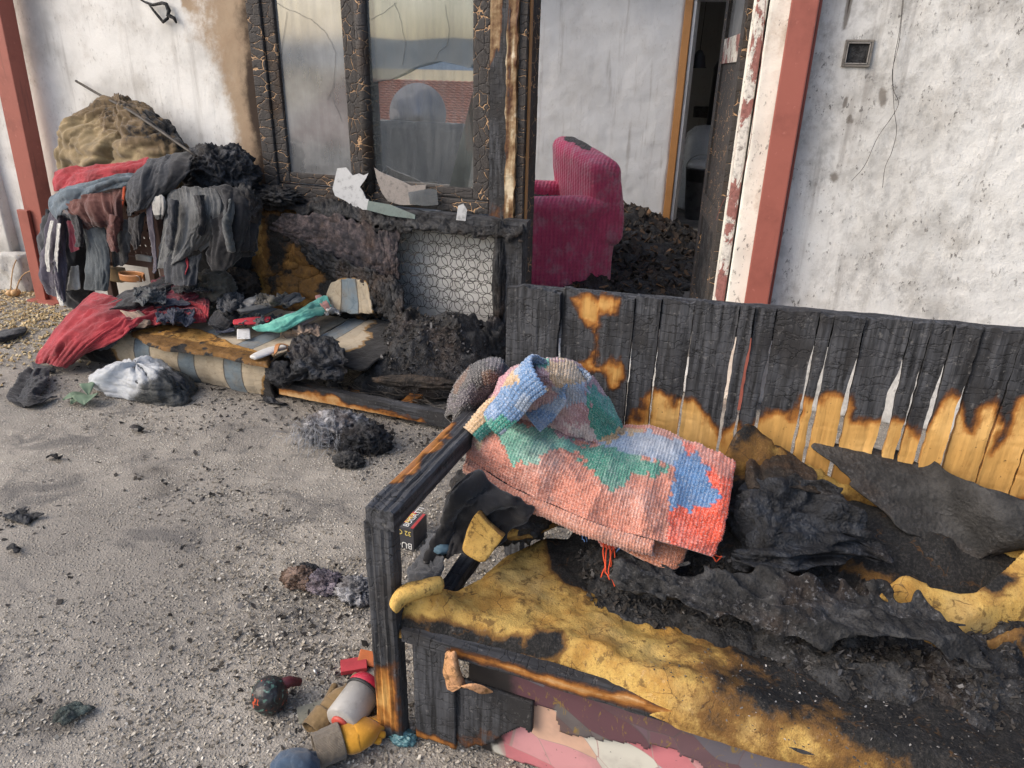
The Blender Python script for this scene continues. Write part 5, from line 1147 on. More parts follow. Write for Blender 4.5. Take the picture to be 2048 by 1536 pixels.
def seat_burn(V, u, v):
    q = TOPX(V); b = .85 * stain(V, [[(535, 735), (560, 722), (580, 830), (520, 830)]], 14, 14, 12, 3) + .35 * sm(.13, .2, V[:, 2]) * (V[:, 1] < 2.66)
    b = np.maximum(b, .95 * stain(V, [[(560, 720), (700, 690), (760, 640), (900, 600), (900, 800), (560, 800)]], 14, 26, 10, 3)); return np.maximum(b, .8 * sm(.1, .0, V[:, 0] - SX0 - .35) * (V[:, 2] < .12))
rows = [[(x, SF + .012, .004) for x in nX], [(x, SF - .008, .06) for x in nX], [(x, SF - .012, .13) for x in nX], [(x, SF + .012, .185) for x in nX], [(x, SF + .07, .205) for x in nX], [(x, 2.95, .20) for x in nX], [(x, 3.34, .21) for x in nX]]
drape('seat_cover', rows, M['stripe'], SOFA, .010, .006, 6, 'u', .002, 30, .01, 0, 0, 3, seat_burn, flip=False)
# cover still lying on the seat right of the clothes
XT = [PZ(a, b, .215) for a, b in ((545, 735), (760, 660))]
nX2 = [SXM + .002 + (-1.72 - SXM) * t for t in np.linspace(0, 1, 5)]
o2 = drape('seat_cover', [[(x, y, z + .004 * math.sin(9 * x)) for x in nX2] for y, z in ((2.68, .19), (2.85, .205), (3.05, .205), (3.34, .215))], m_stripe('striped_upholstery_top', .62 - ((off - SXM) / .292) % 1.0), SOFA, .010, .006, 6, 'u', .003, 30, .008, .02, 0, 7, lambda V, u, v: 1.0 * stain(V, [[(540, 740), (600, 715), (690, 700), (720, 690), (745, 650), (760, 600), (1000, 600), (1000, 900), (540, 900)]], 14, 26, 12, 3))
# singed foam breaking through the cover along the front edge
ff = [pz(q, .21) for q in ((262, 668), (300, 657), (345, 652), (400, 660), (470, 690), (545, 712), (540, 733), (500, 728), (440, 712), (380, 705), (330, 700), (300, 690))]
field('exposed_foam', ff, lambda X, Y, d: .018 + .008 * fbm(p3(X * 25, Y * 25, 0 * X), 4, 3), m_foam('browned_foam', (0.42, 0.215, 0.055), .6), SOFA, .006, .012, lambda V: .18 + .35 * (fbm(V * 16, 5, 4) > .18) + .3 * sm(.02, 0, V[:, 1] - 2.62), .203, .012)
# burnt seat part: bottom rail, cross rails, springs, char
burnt_bar('seat_rail', (SXM + .03, SF + .0, .03), (SX1 + .03, SF + .045, .095), M['bwood_x'], SOFA, lambda V: 1.05 - .95 * stain(V, [[(555, 770), (640, 785), (720, 806), (800, 830), (860, 850), (800, 852), (740, 846), (680, 838), (600, 822), (560, 815)]], 10, 16, 14, 4), .008, .004, 3)
burnt_bar('seat_rail', (SX1 - .03, SF + .05, .03), (SX1 + .03, 3.36, .09), M['bwood_y'], SOFA, one, .012, .005, 5)
for i, x in enumerate((-1.85, -1.55)): burnt_bar('seat_slat', (x, SF + .05, .04), (x + .06, 3.36, .06), M['bwood_y'], SOFA, lambda V: .35 + .6 * sm(-.2, .2, fbm(V * 5, 3, 3)), .012, .004, 20 + i)
def torus(R, r, n=20, m=5):
    V = []; Fc = []
    for i in range(n):
        a = 2 * math.pi * i / n
        for j in range(m):
            b = 2 * math.pi * j / m; V.append(((R + r * math.cos(b)) * math.cos(a), r * math.sin(b), (R + r * math.cos(b)) * math.sin(a)))
    for i in range(n):
        for j in range(m): Fc.append((i * m + j, ((i + 1) % n) * m + j, ((i + 1) % n) * m + (j + 1) % m, i * m + (j + 1) % m))
    return V, Fc
# open springs of the back, two rings to a coil
SPR = node('spring_panel', SOFA, (-1.6, SBY, .3))
tv, tf = torus(.034, .0018)
tor = None; rgs = np.random.default_rng(8)
sx0, sx1 = PY(765, 520, SBY)[0], PY(1012, 520, SBY)[0]; sz0, sz1 = .30, PY(900, 470, SBY)[2]
ncol, nrow = 9, 7
for i in range(ncol):
    for j in range(nrow):
        x = sx0 + (sx1 - sx0) * (i + .5) / ncol + rgs.normal(0, .003); z = sz0 + (sz1 - sz0) * (j + .5) / nrow + rgs.normal(0, .003)
        for k in (0, 1):
            loc = (x + (.010 if k else 0) + rgs.normal(0, .003), SBY - .01 + .045 * k, z + (.006 if k else 0) + rgs.normal(0, .003)); rot = (rgs.normal(0, .12), 0, rgs.normal(0, .12))
            if tor is None: tor = mk('coil', np.array(tv), tf, M['wire'], SPR, origin=(0, 0, 0)); tor.location = Vector(loc) - wloc(SPR); tor.rotation_euler = rot
            else: inst(tor, 'coil', loc, rot, SPR, (rgs.uniform(.9, 1.08), 1, rgs.uniform(.9, 1.08)))
for j in range(nrow + 1):
    z = sz0 + (sz1 - sz0) * j / nrow
    MB().tube([(x, SBY + .03 + .004 * math.sin(40 * x + j), z + .003 * math.sin(45 * x + j)) for x in np.linspace(sx0, sx1, 40)], .0012, 4).build('lacing_wire', M['wire'], SPR, smooth=True)
# seat springs: coils lying bare along the front
for i in range(26):
    x = SXM + .08 + (SX1 - SXM - .12) * ((i * 7) % 26) / 26; y = SF + .09 + .17 * rgs.random(); loc = (x, y, .075 + .03 * rgs.random()); inst(tor, 'coil', loc, (1.57 + rgs.normal(0, .25), rgs.normal(0, .25), rgs.uniform(0, 3)), SPR, (1.0, 1, 1.0))
for k in range(5):
    y = SF + .07 + .05 * k
    MB().tube([(x, y + .02 * math.sin(30 * x + k), .085 + .012 * math.sin(21 * x + 2 * k)) for x in np.linspace(SXM + .05, SX1, 50)], .0018, 4).build('lacing_wire', M['wire'], SPR, smooth=True)
# frame of the back
burnt_bar('back_post', (PY(1008, 520, SBY)[0], SBY - .02, .0), (PY(1046, 520, SBY)[0], SBY + .06, PY(1030, 458, SBY)[2]), M['bwood'], SOFA, one, .012, .008, 31)
burnt_bar('back_rail', (sx0 - .75, SBY + .02, .775), (sx1 + .1, SBY + .08, .825), M['bwood_x'], SOFA, one, .014, .01, 33)
# upholstery left of the springs: browned foam below, grey felted wadding above
LB = PY(512, 420, SBY)[0]
def back_rows(cols, y=SBY): return [[PY(a, b, yy) for a, b, yy in r] for r in cols]
M['felt'] = m_char('felted_wadding', (0.05, 0.046, 0.05), (0.20, 0.155, 0.15), .5, .35, .85, 1.4)
M['rust_foam'] = m_foam('heat_browned_foam', (0.36, 0.19, 0.05), .9)
drape('back_cushion', back_rows([[(505, 400, 3.40), (505, 480, 3.36), (505, 560, 3.33), (515, 640, 3.28)], [(560, 405, 3.41), (560, 480, 3.35), (570, 560, 3.32), (590, 645, 3.27)], [(620, 412, 3.42), (625, 490, 3.36), (640, 560, 3.33), (660, 640, 3.29)], [(690, 425, 3.42), (700, 500, 3.37), (720, 570, 3.34), (740, 640, 3.30)], [(755, 440, 3.43), (770, 510, 3.40), (785, 570, 3.38), (800, 640, 3.34)]]),
      M['rust_foam'], SOFA, .007, .012, 8, 'x', .006, 40, .05, .02, 0, 5, lambda V, u, v: .60 + .55 * fbm(V * 9, 3, 5) + .30 * sm(.25, .5, u) - .35 * stain(V, [[(512, 440), (530, 440), (540, 560), (520, 640), (500, 640)], [(560, 560), (590, 500), (650, 520), (650, 620), (580, 630)]], 18, 20, 12, 3))
drape('felt_wadding', back_rows([[(560, 425, 3.345), (545, 445, 3.34), (540, 455, 3.345)], [(620, 422, 3.335), (610, 470, 3.315), (600, 490, 3.33)], [(690, 430, 3.335), (690, 495, 3.32), (685, 530, 3.325)], [(750, 445, 3.345), (760, 520, 3.335), (760, 560, 3.335)], [(800, 455, 3.36), (800, 510, 3.36), (800, 560, 3.355)]]), M['felt'], SOFA, .006, .010, 14, 'x', .010, 55, .012, .03, 0, 15)
# black crust sagging diagonally across the back and over the top edge
drape('char_crust', back_rows([[(590, 470, 3.31), (600, 500, 3.30), (605, 520, 3.305)], [(660, 505, 3.29), (665, 540, 3.27), (680, 560, 3.29)], [(720, 530, 3.27), (730, 570, 3.25), (735, 600, 3.27)], [(770, 545, 3.26), (775, 600, 3.22), (770, 640, 3.22)], [(800, 560, 3.28), (815, 620, 3.20), (820, 680, 3.16)]]), M['char'], SOFA, .006, .022, 12, 'x', .012, 45, .02, .03, 0, 25)
drape('top_crust', [[PY(a, b - 16, SBY + .09) for a, b in TC] for TC in [((520, 398), (600, 408), (690, 424), (770, 440), (860, 456), (960, 462), (1050, 466))]] + [[PY(a, b - 14 + (6 if i % 2 else -5), SBY + .03) for i, (a, b) in enumerate(((515, 398), (600, 408), (690, 424), (770, 440), (860, 456), (960, 462), (1050, 466)))]] + [[PY(a, b + 4, SBY - .03) for a, b in ((515, 398), (600, 408), (690, 424), (770, 440), (860, 452), (960, 458), (1050, 464))]] + [[PY(a, b + 22 + (9 if i % 2 else -4), SBY - .03) for i, (a, b) in enumerate(((515, 398), (600, 408), (690, 424), (770, 436), (860, 446), (960, 450), (1050, 466)))]],
      M['char'], SOFA, .006, .016, 14, 'x', .012, 40, .006, .05, .10, 45)
lump('post_crust', PY(1000, 560, SBY - .01), (.035, .04, .28), M['char'], SOFA, 4, .4, 3, .2, 9, 61)
lump('post_crust', PY(985, 690, SBY - .08), (.07, .08, .14), M['char'], SOFA, 4, .5, 3, .2, 9, 62)
# upright striped fragment of the back cover
drape('back_cover_remnant', [[PY(662, 560, 3.27), PY(700, 552, 3.25), PY(738, 560, 3.26)], [PY(655, 600, 3.25), PY(705, 598, 3.215), PY(750, 605, 3.23)], [PY(650, 628, 3.22), PY(705, 630, 3.19), PY(752, 628, 3.20)]][0:3], m_stripe('striped_remnant', .30), SOFA, .006, .008, 8, 'u', .002, 40, .02, .02, 0, 4, lambda V, u, v: .75 * (1 - sm(.0, .12, np.minimum(u, 1 - v))))
# heap of char on the right of the seat
sh_out = [pz(q, .24) for q in ((640, 715), (690, 710), (740, 690), (730, 660), (790, 630), (860, 640), (990, 650))] + [(-1.26, 3.3), (-1.24, 2.95)] + [pz(q, .15) for q in ((955, 745), (900, 752), (830, 755), (760, 752), (700, 742), (650, 735))]
def sofa_heap(X, Y, d):
    P = p3(X, Y, 0 * X); return .15 + .035 * fbm(P * 5, 31, 3) + .060 * (ridged(P * 9 + .5 * fbm(P * 5, 3, 2)[..., None], 35, 4) - .4) + .016 * fbm(P * 35, 38, 3) + .10 * sm(2.9, 3.3, Y) + .05 * sm(-2.0, -1.7, X)
field('char_heap', sh_out, lambda X, Y, d: .05 + sofa_heap(X, Y, d), M['char'], SOFA, .008, .22, None, .03, .06)
flakes('char_flakes', scatter_on(sh_out, 2400, lambda x, y, d: .034 + (.05 + sofa_heap(x, y, d)) * np.sqrt(np.clip(d / .22, 0, 1)), 13), (.003, .013), M['blackchip'], SOFA, 14, .6, .10, .45, (.25, .8), kind='stuff')
lump('char_roll', PZ(840, 765, .17), (.20, .035, .03), M['char_brown'], SOFA, 4, .4, 3, .2, 9, 71, rot=.25)
drape('char_cloth', [[PZ(570, 690, .25), PZ(620, 672, .27), PZ(680, 680, .26)], [PZ(575, 712, .25), PZ(625, 695, .285), PZ(690, 705, .27)], [PZ(575, 738, .20), PZ(630, 730, .235), PZ(700, 735, .22)], [PZ(560, 765, .14), PZ(620, 762, .16), PZ(690, 760, .15)]], M['char_blue'], SOFA, .005, .034, 12, 'x', .012, 38, .004, .02, 0, 80)
lump('black_edge', PZ(562, 748, .15), (.075, .05, .06), M['char_blue'], SOFA, 4, .4, 2.5, .15, 6, 88)
# ------------------------------------------------------------------ clothes heaped on a plastic chair at the left, and on the sofa
C_ = m_cloth
M['c_charcoal'] = C_('charcoal_cloth', (0.045, 0.048, 0.055), burnt=.3); M['c_grey'] = C_('dark_grey_cloth', (0.085, 0.092, 0.095), burnt=.35); M['c_ribgrey'] = C_('ribbed_grey_knit', (0.19, 0.195, 0.195), rib=55, burnt=.2)
M['c_black'] = C_('black_cloth', (0.022, 0.022, 0.025), burnt=.2); M['c_red'] = C_('red_fleece', (0.36, 0.035, 0.045), burnt=.3); M['c_maroon'] = C_('maroon_shirt', (0.135, 0.055, 0.045), burnt=.5); M['c_denim'] = C_('faded_denim', (0.14, 0.18, 0.215), burnt=.3)
M['c_navy'] = C_('navy_cloth', (0.022, 0.028, 0.055), burnt=.3); M['c_purple'] = C_('purple_grey_cloth', (0.085, 0.075, 0.10), burnt=.2); M['c_burg'] = C_('burgundy_cloth', (0.20, 0.03, 0.05), burnt=.3); M['c_khaki'] = C_('khaki_sack', (0.30, 0.225, 0.12), burnt=.75, pale=.15, singe=(0.11, .06, .03))
M['c_white'] = C_('sooty_white_cloth', (0.55, 0.54, 0.51), burnt=.5); M['c_olive'] = C_('olive_grey_cloth', (0.115, 0.105, 0.085), burnt=.6); M['c_mint'] = C_('mint_cloth', (0.16, 0.50, 0.40), burnt=.2); M['c_pink'] = C_('pale_pink_print', (0.52, 0.40, 0.37), (0.25, 0.22, 0.23), 60, burnt=.3)
M['c_orange'] = C_('orange_cloth', (0.55, 0.09, 0.03), burnt=.2); M['c_tan'] = C_('tan_cloth', (0.36, 0.26, 0.19), burnt=.5); M['c_bluegrey'] = C_('blue_grey_trousers', (0.075, 0.09, 0.10), burnt=.2)
Y3 = lambda L: [[PY(*q) for q in r] for r in L]
Z3 = lambda L: [[PZ(*q) for q in r] for r in L]
# the perforated plastic chair carrying the heap
CH = thing('plastic_chair', 'brown plastic garden chair with perforated back buried under clothes', 'chair', tuple(PY(265, 560, 3.2) * np.array([1, 1, 0])))
mch = m_plain('brown_plastic', (0.16, 0.095, 0.075), .5, .4, .4)
def perforated(x0, x1, z0, z1, y, nx, nz, r):
    m = MB(); dx, dz = (x1 - x0) / nx, (z1 - z0) / nz
    for i in range(nx):
        for j in range(nz):
            cx, cz = x0 + (i + .5) * dx, z0 + (j + .5) * dz; V = []; sq = [(-1, -1), (0, -1), (1, -1), (1, 0), (1, 1), (0, 1), (-1, 1), (-1, 0)]
            for (a, b) in sq: V.append((cx + a * dx / 2, y, cz + b * dz / 2))
            for (a, b) in sq:
                l = math.hypot(a, b); V.append((cx + a / l * r, y, cz + b / l * r * .8))
            V += [(p[0], y + .008, p[2]) for p in V]
            for k in range(8):
                k2 = (k + 1) % 8; m_ = [(k, k2, 8 + k2, 8 + k), (16 + k2, 16 + k, 24 + k, 24 + k2), (8 + k, 8 + k2, 24 + k2, 24 + k)]
                m.add(V, m_) if k == 0 else m.F.extend([tuple(q + m.n - 32 for q in f) for f in m_])
    return m
cx0, cx1 = PY(205, 480, 3.1)[0], PY(305, 480, 3.1)[0]; cz0, cz1 = PY(260, 520, 3.1)[2], PY(260, 420, 3.1)[2]
perforated(cx0, cx1, cz0 + .03, cz1 + .05, 3.1, 9, 7, .011).build('perforated_panel', mch, CH)
MB().box((cx0 - .02, 3.09, cz0 - .03), (cx1 + .02, 3.125, cz0 + .029), .008).build('lower_rail', mch, CH)
MB().box((cx0 - .05, 3.06, cz1 + .05), (cx1 + .05, 3.13, cz1 + .11), .015).build('top_rail', mch, CH)
MB().box((cx0 - .05, 3.13, .40), (cx1 + .05, 3.46, .43), .01).build('seat', mch, CH)
for x in (cx0 - .04, cx1 + .02):
    for y in (3.09, 3.42): MB().box((x, y, 0), (x + .045, y + .045, cz1 + .08 if y < 3.2 else .40), .006).build('leg', mch, CH)
# big khaki sack on top
_kc = PY(262, 335, 3.31)
dome('khaki_sack', (_kc[0], _kc[1] - .0, _kc[2] - .02), (.47, .17, .37), M['c_khaki'], .062, 8, .020, 16, .95, 16, 4, lean=(.02, .0), zmin=.7, burnfn=lambda V, u, v: .05 + .62 * sm(.05, .33, V[:, 2] - _kc[2] + .30 * (V[:, 0] - _kc[0])) + .50 * fbm(V * 7, 4, 4), label='large scorched khaki sack bulging on top of the clothes heap', cat='sack')  # scorch towards the top right, plus crease shade painted by the noise
# burnt black bundle right of it, against the wall
lump('burnt_bundle', PY(442, 350, 3.28), (.20, .15, .16), M['char_blue'], None, 6, .35, 2.2, .18, 6, 9, label='charred black bundle against the wall beside the window', cat='bundle')
lump('burnt_debris', PY(545, 392, 3.36), (.17, .08, .05), M['char'], None, 5, .5, 3, .25, 8, 12, label='strip of charred rubbish along the window sill', cat='debris')
# filling of the heap (never two garments in one mesh)
lump('garment_bundle', PY(250, 400, 3.28), (.42, .17, .17), M['c_charcoal'], None, 5, .2, 2, .1, 6, 15, label='dark rolled garment at the core of the clothes heap', cat='clothes')
lump('garment_bundle', PY(430, 470, 3.30), (.22, .12, .36), M['c_black'], None, 5, .2, 2, .1, 6, 17, label='black rolled garment under the grey ribbed top', cat='clothes')
# garments, from the left
drape('red_shirt', Y3([[(108, 342, 3.10), (160, 330, 3.06), (230, 328, 3.04), (300, 312, 3.06)], [(106, 362, 3.05), (160, 350, 3.01), (230, 342, 3.0), (300, 330, 3.03)], [(108, 385, 3.02), (150, 375, 2.99), (220, 362, 3.0), (290, 350, 3.03)]]), M['c_red'], None, .006, .016, 12, 'v', .004, 40, .004, .006, 0, 3, lambda V, u, v: .3 * (v > .5) * np.abs(fbm(V * 12, 2, 3)) * 2, label='red shirt rolled under the khaki sack', cat='shirt')
drape('faded_jeans', Y3([[(275, 345, 3.0), (240, 345, 2.98), (190, 360, 2.96), (130, 372, 2.96), (100, 395, 2.98)], [(270, 360, 2.97), (235, 362, 2.95), (185, 375, 2.93), (130, 390, 2.92), (96, 415, 2.94)], [(262, 375, 2.97), (230, 378, 2.95), (180, 392, 2.93), (135, 420, 2.92), (112, 442, 2.93)]]), M['c_denim'], None, .006, .014, 12, 'v', .004, 40, .005, .006, 0, 6, lambda V, u, v: .45 * (v < .45), label='faded blue jeans leg bent over the left corner of the heap', cat='jeans')
drape('maroon_shirt', Y3([[(128, 405, 2.93), (175, 385, 2.93), (215, 378, 2.95), (255, 378, 2.97)], [(130, 425, 2.91), (175, 410, 2.90), (215, 405, 2.91), (250, 405, 2.95)], [(150, 445, 2.92), (185, 440, 2.90), (220, 440, 2.91), (248, 438, 2.95)], [(172, 470, 2.93), (195, 455, 2.92), (225, 460, 2.93), (248, 462, 2.96)]]), M['c_maroon'], None, .006, .022, 12, 'u', .005, 40, .004, .015, .06, 9, lambda V, u, v: .2 + .3 * (u > .7), label='scorched maroon shirt hanging on the front of the heap', cat='shirt')
drape('orange_scrap', Y3([[(246, 370, 2.955), (252, 370, 2.955)], [(243, 400, 2.945), (250, 400, 2.945)], [(238, 425, 2.945), (246, 425, 2.945)]]), M['c_orange'], None, .005, .004, 20, 'u', .002, 50, .003, .003, 0, 2, label='narrow bright orange cloth edge between maroon and charcoal garments', cat='cloth')
drape('charcoal_hoodie', Y3([[(285, 345, 3.02), (300, 322, 3.06), (340, 310, 3.10), (390, 305, 3.13)], [(255, 370, 2.96), (285, 345, 2.94), (325, 335, 2.97), (385, 330, 3.03)], [(250, 405, 2.93), (275, 385, 2.90), (320, 370, 2.93), (370, 355, 2.99)], [(252, 435, 2.93), (270, 425, 2.90), (292, 415, 2.92), (310, 395, 2.95)]]), M['c_charcoal'], None, .006, .022, 10, 'u', .004, 40, .006, .01, 0, 12, lambda V, u, v: .15 + .35 * (v > .75), label='charcoal hooded top folded over the middle of the heap', cat='hoodie')
drape('burnt_sleeve', Y3([[(252, 430, 2.93), (270, 425, 2.92), (290, 415, 2.94)], [(258, 470, 2.93), (272, 470, 2.91), (288, 460, 2.93)], [(265, 505, 2.935), (274, 500, 2.92), (284, 490, 2.94)]]), M['c_black'], None, .005, .014, 16, 'u', .005, 50, .004, .02, .08, 14, lambda V, u, v: .5 + 0 * u, label='ragged black sleeve dangling in front of the perforated chair', cat='sleeve')
drape('white_rag', Y3([[(303, 390, 2.92), (318, 388, 2.905), (330, 392, 2.92)], [(300, 415, 2.92), (317, 415, 2.90), (332, 418, 2.92)], [(305, 440, 2.93), (318, 442, 2.91), (328, 438, 2.93)]]), M['c_white'], None, .005, .012, 18, 'u', .003, 60, .003, .012, .03, 18, lambda V, u, v: .15 + .6 * (u > .8), label='torn white rag caught between the dark garments', cat='rag')
drape('ribbed_grey_top', Y3([[(335, 380, 2.99), (370, 372, 2.97), (420, 375, 2.97), (465, 385, 3.0)], [(330, 430, 2.95), (375, 420, 2.91), (425, 415, 2.91), (465, 425, 2.95)], [(318, 490, 2.93), (365, 480, 2.88), (410, 460, 2.90), (450, 470, 2.95)], [(310, 540, 2.93), (345, 530, 2.88), (380, 505, 2.91), (405, 500, 2.96)]]), M['c_ribgrey'], None, .005, .024, 9, 'u', .004, 40, .004, .012, 0, 21, lambda V, u, v: .45 * sm(.3, 0, u), label='grey ribbed knit top hanging from the heap', cat='top')
drape('lilac_grey_sleeve', Y3([[(290, 405, 2.93), (305, 405, 2.92)], [(296, 455, 2.925), (310, 455, 2.915)], [(305, 520, 2.93), (315, 530, 2.92)], [(303, 545, 2.94), (312, 548, 2.93)]]), M['c_purple'], None, .005, .008, 16, 'u', .003, 50, .004, .004, 0, 23, label='narrow lilac grey sleeve left of the ribbed top', cat='sleeve')
drape('black_jacket', Y3([[(415, 372, 2.99), (450, 372, 2.98), (490, 385, 3.02), (512, 400, 3.08)], [(425, 420, 2.93), (455, 415, 2.91), (490, 425, 2.96), (515, 440, 3.05)], [(415, 480, 2.91), (450, 480, 2.89), (485, 480, 2.94), (512, 490, 3.03)], [(408, 525, 2.93), (440, 545, 2.91), (480, 520, 2.95), (518, 512, 3.03)]]), M['c_black'], None, .006, .026, 9, 'u', .006, 36, .006, .015, 0, 27, lambda V, u, v: .5 * sm(.6, 1, v), label='black jacket hanging beside the burnt sofa back', cat='jacket')
lump('charred_tuft', PY(492, 415, 3.02), (.07, .06, .10), M['char'], None, 4, .5, 3, .3, 8, 29, label='tuft of charred lining on the shoulder of the black jacket', cat='debris')
drape('purple_trousers', Y3([[(100, 420, 3.0), (118, 425, 2.96), (135, 435, 2.98)], [(90, 480, 2.96), (112, 485, 2.92), (135, 490, 2.95)], [(82, 540, 2.92), (108, 545, 2.88), (135, 545, 2.91)], [(98, 590, 2.90), (118, 600, 2.86), (134, 605, 2.89)]]), M['c_purple'], None, .006, .028, 11, 'u', .004, 40, .006, .006, 0, 31, lambda V, u, v: .1 + 0 * u, label='purple grey trousers hanging at the left corner of the heap', cat='trousers')
for i, pp in enumerate((((105, 440), (95, 490), (97, 545)), ((118, 445), (112, 520), (116, 585), (124, 612)))):
    drape('frayed_hem', [[PY(a - 4, b, 2.905 - .012 * k), PY(a + 5, b, 2.89 - .012 * k)] for k, (a, b) in enumerate(pp)], M['c_white'], None, .004, .005, 30, 'u', .004, 70, .003, .004, 0, 34 + i, lambda V, u, v: .25 + 0 * u, label=('short frayed white hem' if i == 0 else 'long frayed white hem') + ' running down the purple trousers', cat='hem')
drape('burgundy_sleeve', Y3([[(132, 440, 2.95), (150, 438, 2.94)], [(138, 475, 2.935), (155, 475, 2.925)], [(142, 508, 2.935), (160, 500, 2.925)]]), M['c_burg'], None, .005, .010, 18, 'u', .003, 40, .005, .004, 0, 38, label='burgundy sleeve hanging left of the blue grey trousers', cat='sleeve')
drape('blue_grey_trousers', Y3([[(150, 450, 2.97), (180, 452, 2.94), (215, 455, 2.97)], [(165, 490, 2.95), (190, 492, 2.92), (222, 498, 2.95)], [(172, 540, 2.93), (195, 540, 2.90), (222, 540, 2.93)], [(172, 582, 2.92), (195, 582, 2.89), (218, 582, 2.92)]]), M['c_bluegrey'], None, .006, .018, 11, 'u', .004, 40, .006, .004, 0, 41, label='blue grey trousers hanging in front of the chair', cat='trousers')
drape('white_trouser_leg', Y3([[(140, 530, 3.0), (158, 530, 2.98)], [(136, 560, 2.98), (160, 560, 2.96)], [(136, 582, 2.97), (164, 580, 2.95)]]), M['c_white'], None, .006, .01, 14, 'u', .003, 40, .005, .004, 0, 43, label='sooty white trouser leg between the hanging trousers', cat='trousers')
lump('garment_bundle', PY(135, 520, 3.16), (.17, .12, .30), M['c_charcoal'], None, 5, .2, 2, .1, 6, 19, label='dark garment stuffed behind the purple trousers', cat='clothes')
drape('red_rag', Y3([[(362, 520, 2.93), (378, 512, 2.92)], [(355, 540, 2.90), (378, 535, 2.88)], [(345, 556, 2.88), (372, 552, 2.85)]]), M['c_red'], None, .005, .010, 18, 'u', .003, 40, .004, .004, 0, 45, label='small bright red rag below the ribbed top', cat='rag')
drape('charcoal_vest', Y3([[(222, 440, 2.97), (245, 436, 2.955), (268, 440, 2.96)], [(218, 490, 2.975), (240, 485, 2.965), (262, 490, 2.965)], [(225, 540, 2.98), (240, 535, 2.97), (255, 530, 2.97)]]), M['c_grey'], None, .006, .016, 12, 'u', .004, 40, .005, .02, .06, 47, lambda V, u, v: .3 + .3 * (u > .7), label='charcoal vest hanging half over the perforated chair', cat='vest')
drape('burnt_black_shirt', Y3([[(470, 400, 3.0), (500, 395, 3.02), (525, 405, 3.08)], [(468, 455, 2.95), (498, 450, 2.97), (522, 455, 3.04)], [(470, 515, 2.93), (495, 510, 2.95), (520, 505, 3.02)]]), M['c_black'], None, .006, .026, 12, 'u', .008, 40, .005, .03, .06, 49, lambda V, u, v: .45 + .3 * fbm(V * 9, 4, 3), label='tattered burnt black shirt at the right end of the heap', cat='shirt')
drape('dark_grey_shirt', Y3([[(330, 500, 2.93), (370, 510, 2.91), (405, 500, 2.93)], [(325, 535, 2.90), (365, 540, 2.87), (400, 540, 2.90)], [(330, 570, 2.86), (365, 575, 2.83), (395, 570, 2.86)]]), M['c_charcoal'], None, .006, .022, 11, 'u', .006, 40, .005, .015, 0, 52, lambda V, u, v: .25 + .2 * fbm(V * 9, 4, 3), label='dark grey shirt slumped from the heap onto the sofa seat', cat='shirt')
drape('burgundy_pullover', Z3([[(300, 560, .36), (350, 552, .37), (395, 555, .36)], [(295, 585, .335), (350, 580, .35), (400, 582, .34)], [(300, 605, .31), (350, 605, .32), (402, 602, .315)]]), M['c_burg'], None, .006, .026, 10, 'x', .008, 40, .006, .015, .04, 55, lambda V, u, v: .3 + .3 * fbm(V * 9, 4, 3), label='burgundy pullover crumpled above the red jacket', cat='pullover')
for (nm, cx, cy, z, w, h, mt, sd, lab) in (
    ('grey_sock', 300, 590, .36, 34, 16, 'c_grey', 101, 'small grey sock on the black trouser leg'), ('crumpled_shirt', 385, 560, .37, 42, 26, 'c_black', 102, 'crumpled black shirt between red jacket and olive garment'),
    ('crumpled_shirt', 350, 632, .30, 40, 14, 'c_navy', 103, 'crumpled navy shirt on the front half of the red jacket'), ('grey_tights', 520, 640, .275, 46, 10, 'c_grey', 104, 'thin grey tights in front of the mint cloth'),
    ('tan_rag', 600, 660, .235, 40, 9, 'c_tan', 105, 'tan rag lying on the striped seat beside the mint cloth'), ('charcoal_rag', 460, 605, .33, 30, 18, 'c_charcoal', 106, 'charcoal rag under the olive garment'),
    ('white_rag', 655, 618, .29, 26, 10, 'c_white', 107, 'small white rag at the foot of the striped remnant'), ('olive_rag', 545, 600, .345, 34, 12, 'c_olive', 108, 'olive rag behind the grey slipper')):
    drape(nm, [[PZ(cx + a * w, cy + b * h, z + (.03 if (a, b) == (0, 0) else .0) + .012 * math.sin(5 * a + 3 * b + sd)) for a in (-1, -.4, 0, .5, 1)] for b in (-1, 0, 1)], M[mt], None, .005, .022, 15, 'x', .010, 45, .003, .015, .04, sd, lambda V, u, v: .18 + .3 * fbm(V * 11, 4, 3), label=lab, cat='clothes')
for (nm, pts, mt, sd, lab) in (
    ('hanging_sleeve', ((230, 425, 2.93), (225, 470, 2.93), (232, 505, 2.94)), 'c_maroon', 111, 'maroon sleeve dangling beside the charcoal vest'), ('hanging_sleeve', ((348, 395, 2.90), (345, 450, 2.875), (338, 500, 2.88)), 'c_charcoal', 112, 'charcoal sleeve dangling over the ribbed top'),
    ('hanging_sleeve', ((460, 395, 2.93), (452, 450, 2.89), (462, 505, 2.90)), 'c_grey', 113, 'grey sleeve dangling over the black jacket'), ('hanging_sleeve', ((150, 425, 2.92), (160, 465, 2.915), (158, 495, 2.92)), 'c_black', 114, 'black sleeve dangling beside the burgundy one'), ('hanging_sleeve', ((395, 385, 2.92), (402, 430, 2.89), (396, 470, 2.885)), 'c_black', 115, 'short black sleeve in the middle of the ribbed top')):
    drape(nm, [[PY(a - 13 + 3 * k, b, y), PY(a, b, y - .035), PY(a + 13 - 2 * k, b + 3, y)] for k, (a, b, y) in enumerate(pts)], M[mt], None, .005, .016, 16, 'u', .007, 50, .003, .014, .05, sd, lambda V, u, v: .2 + .3 * fbm(V * 10, 4, 3), label=lab, cat='sleeve')
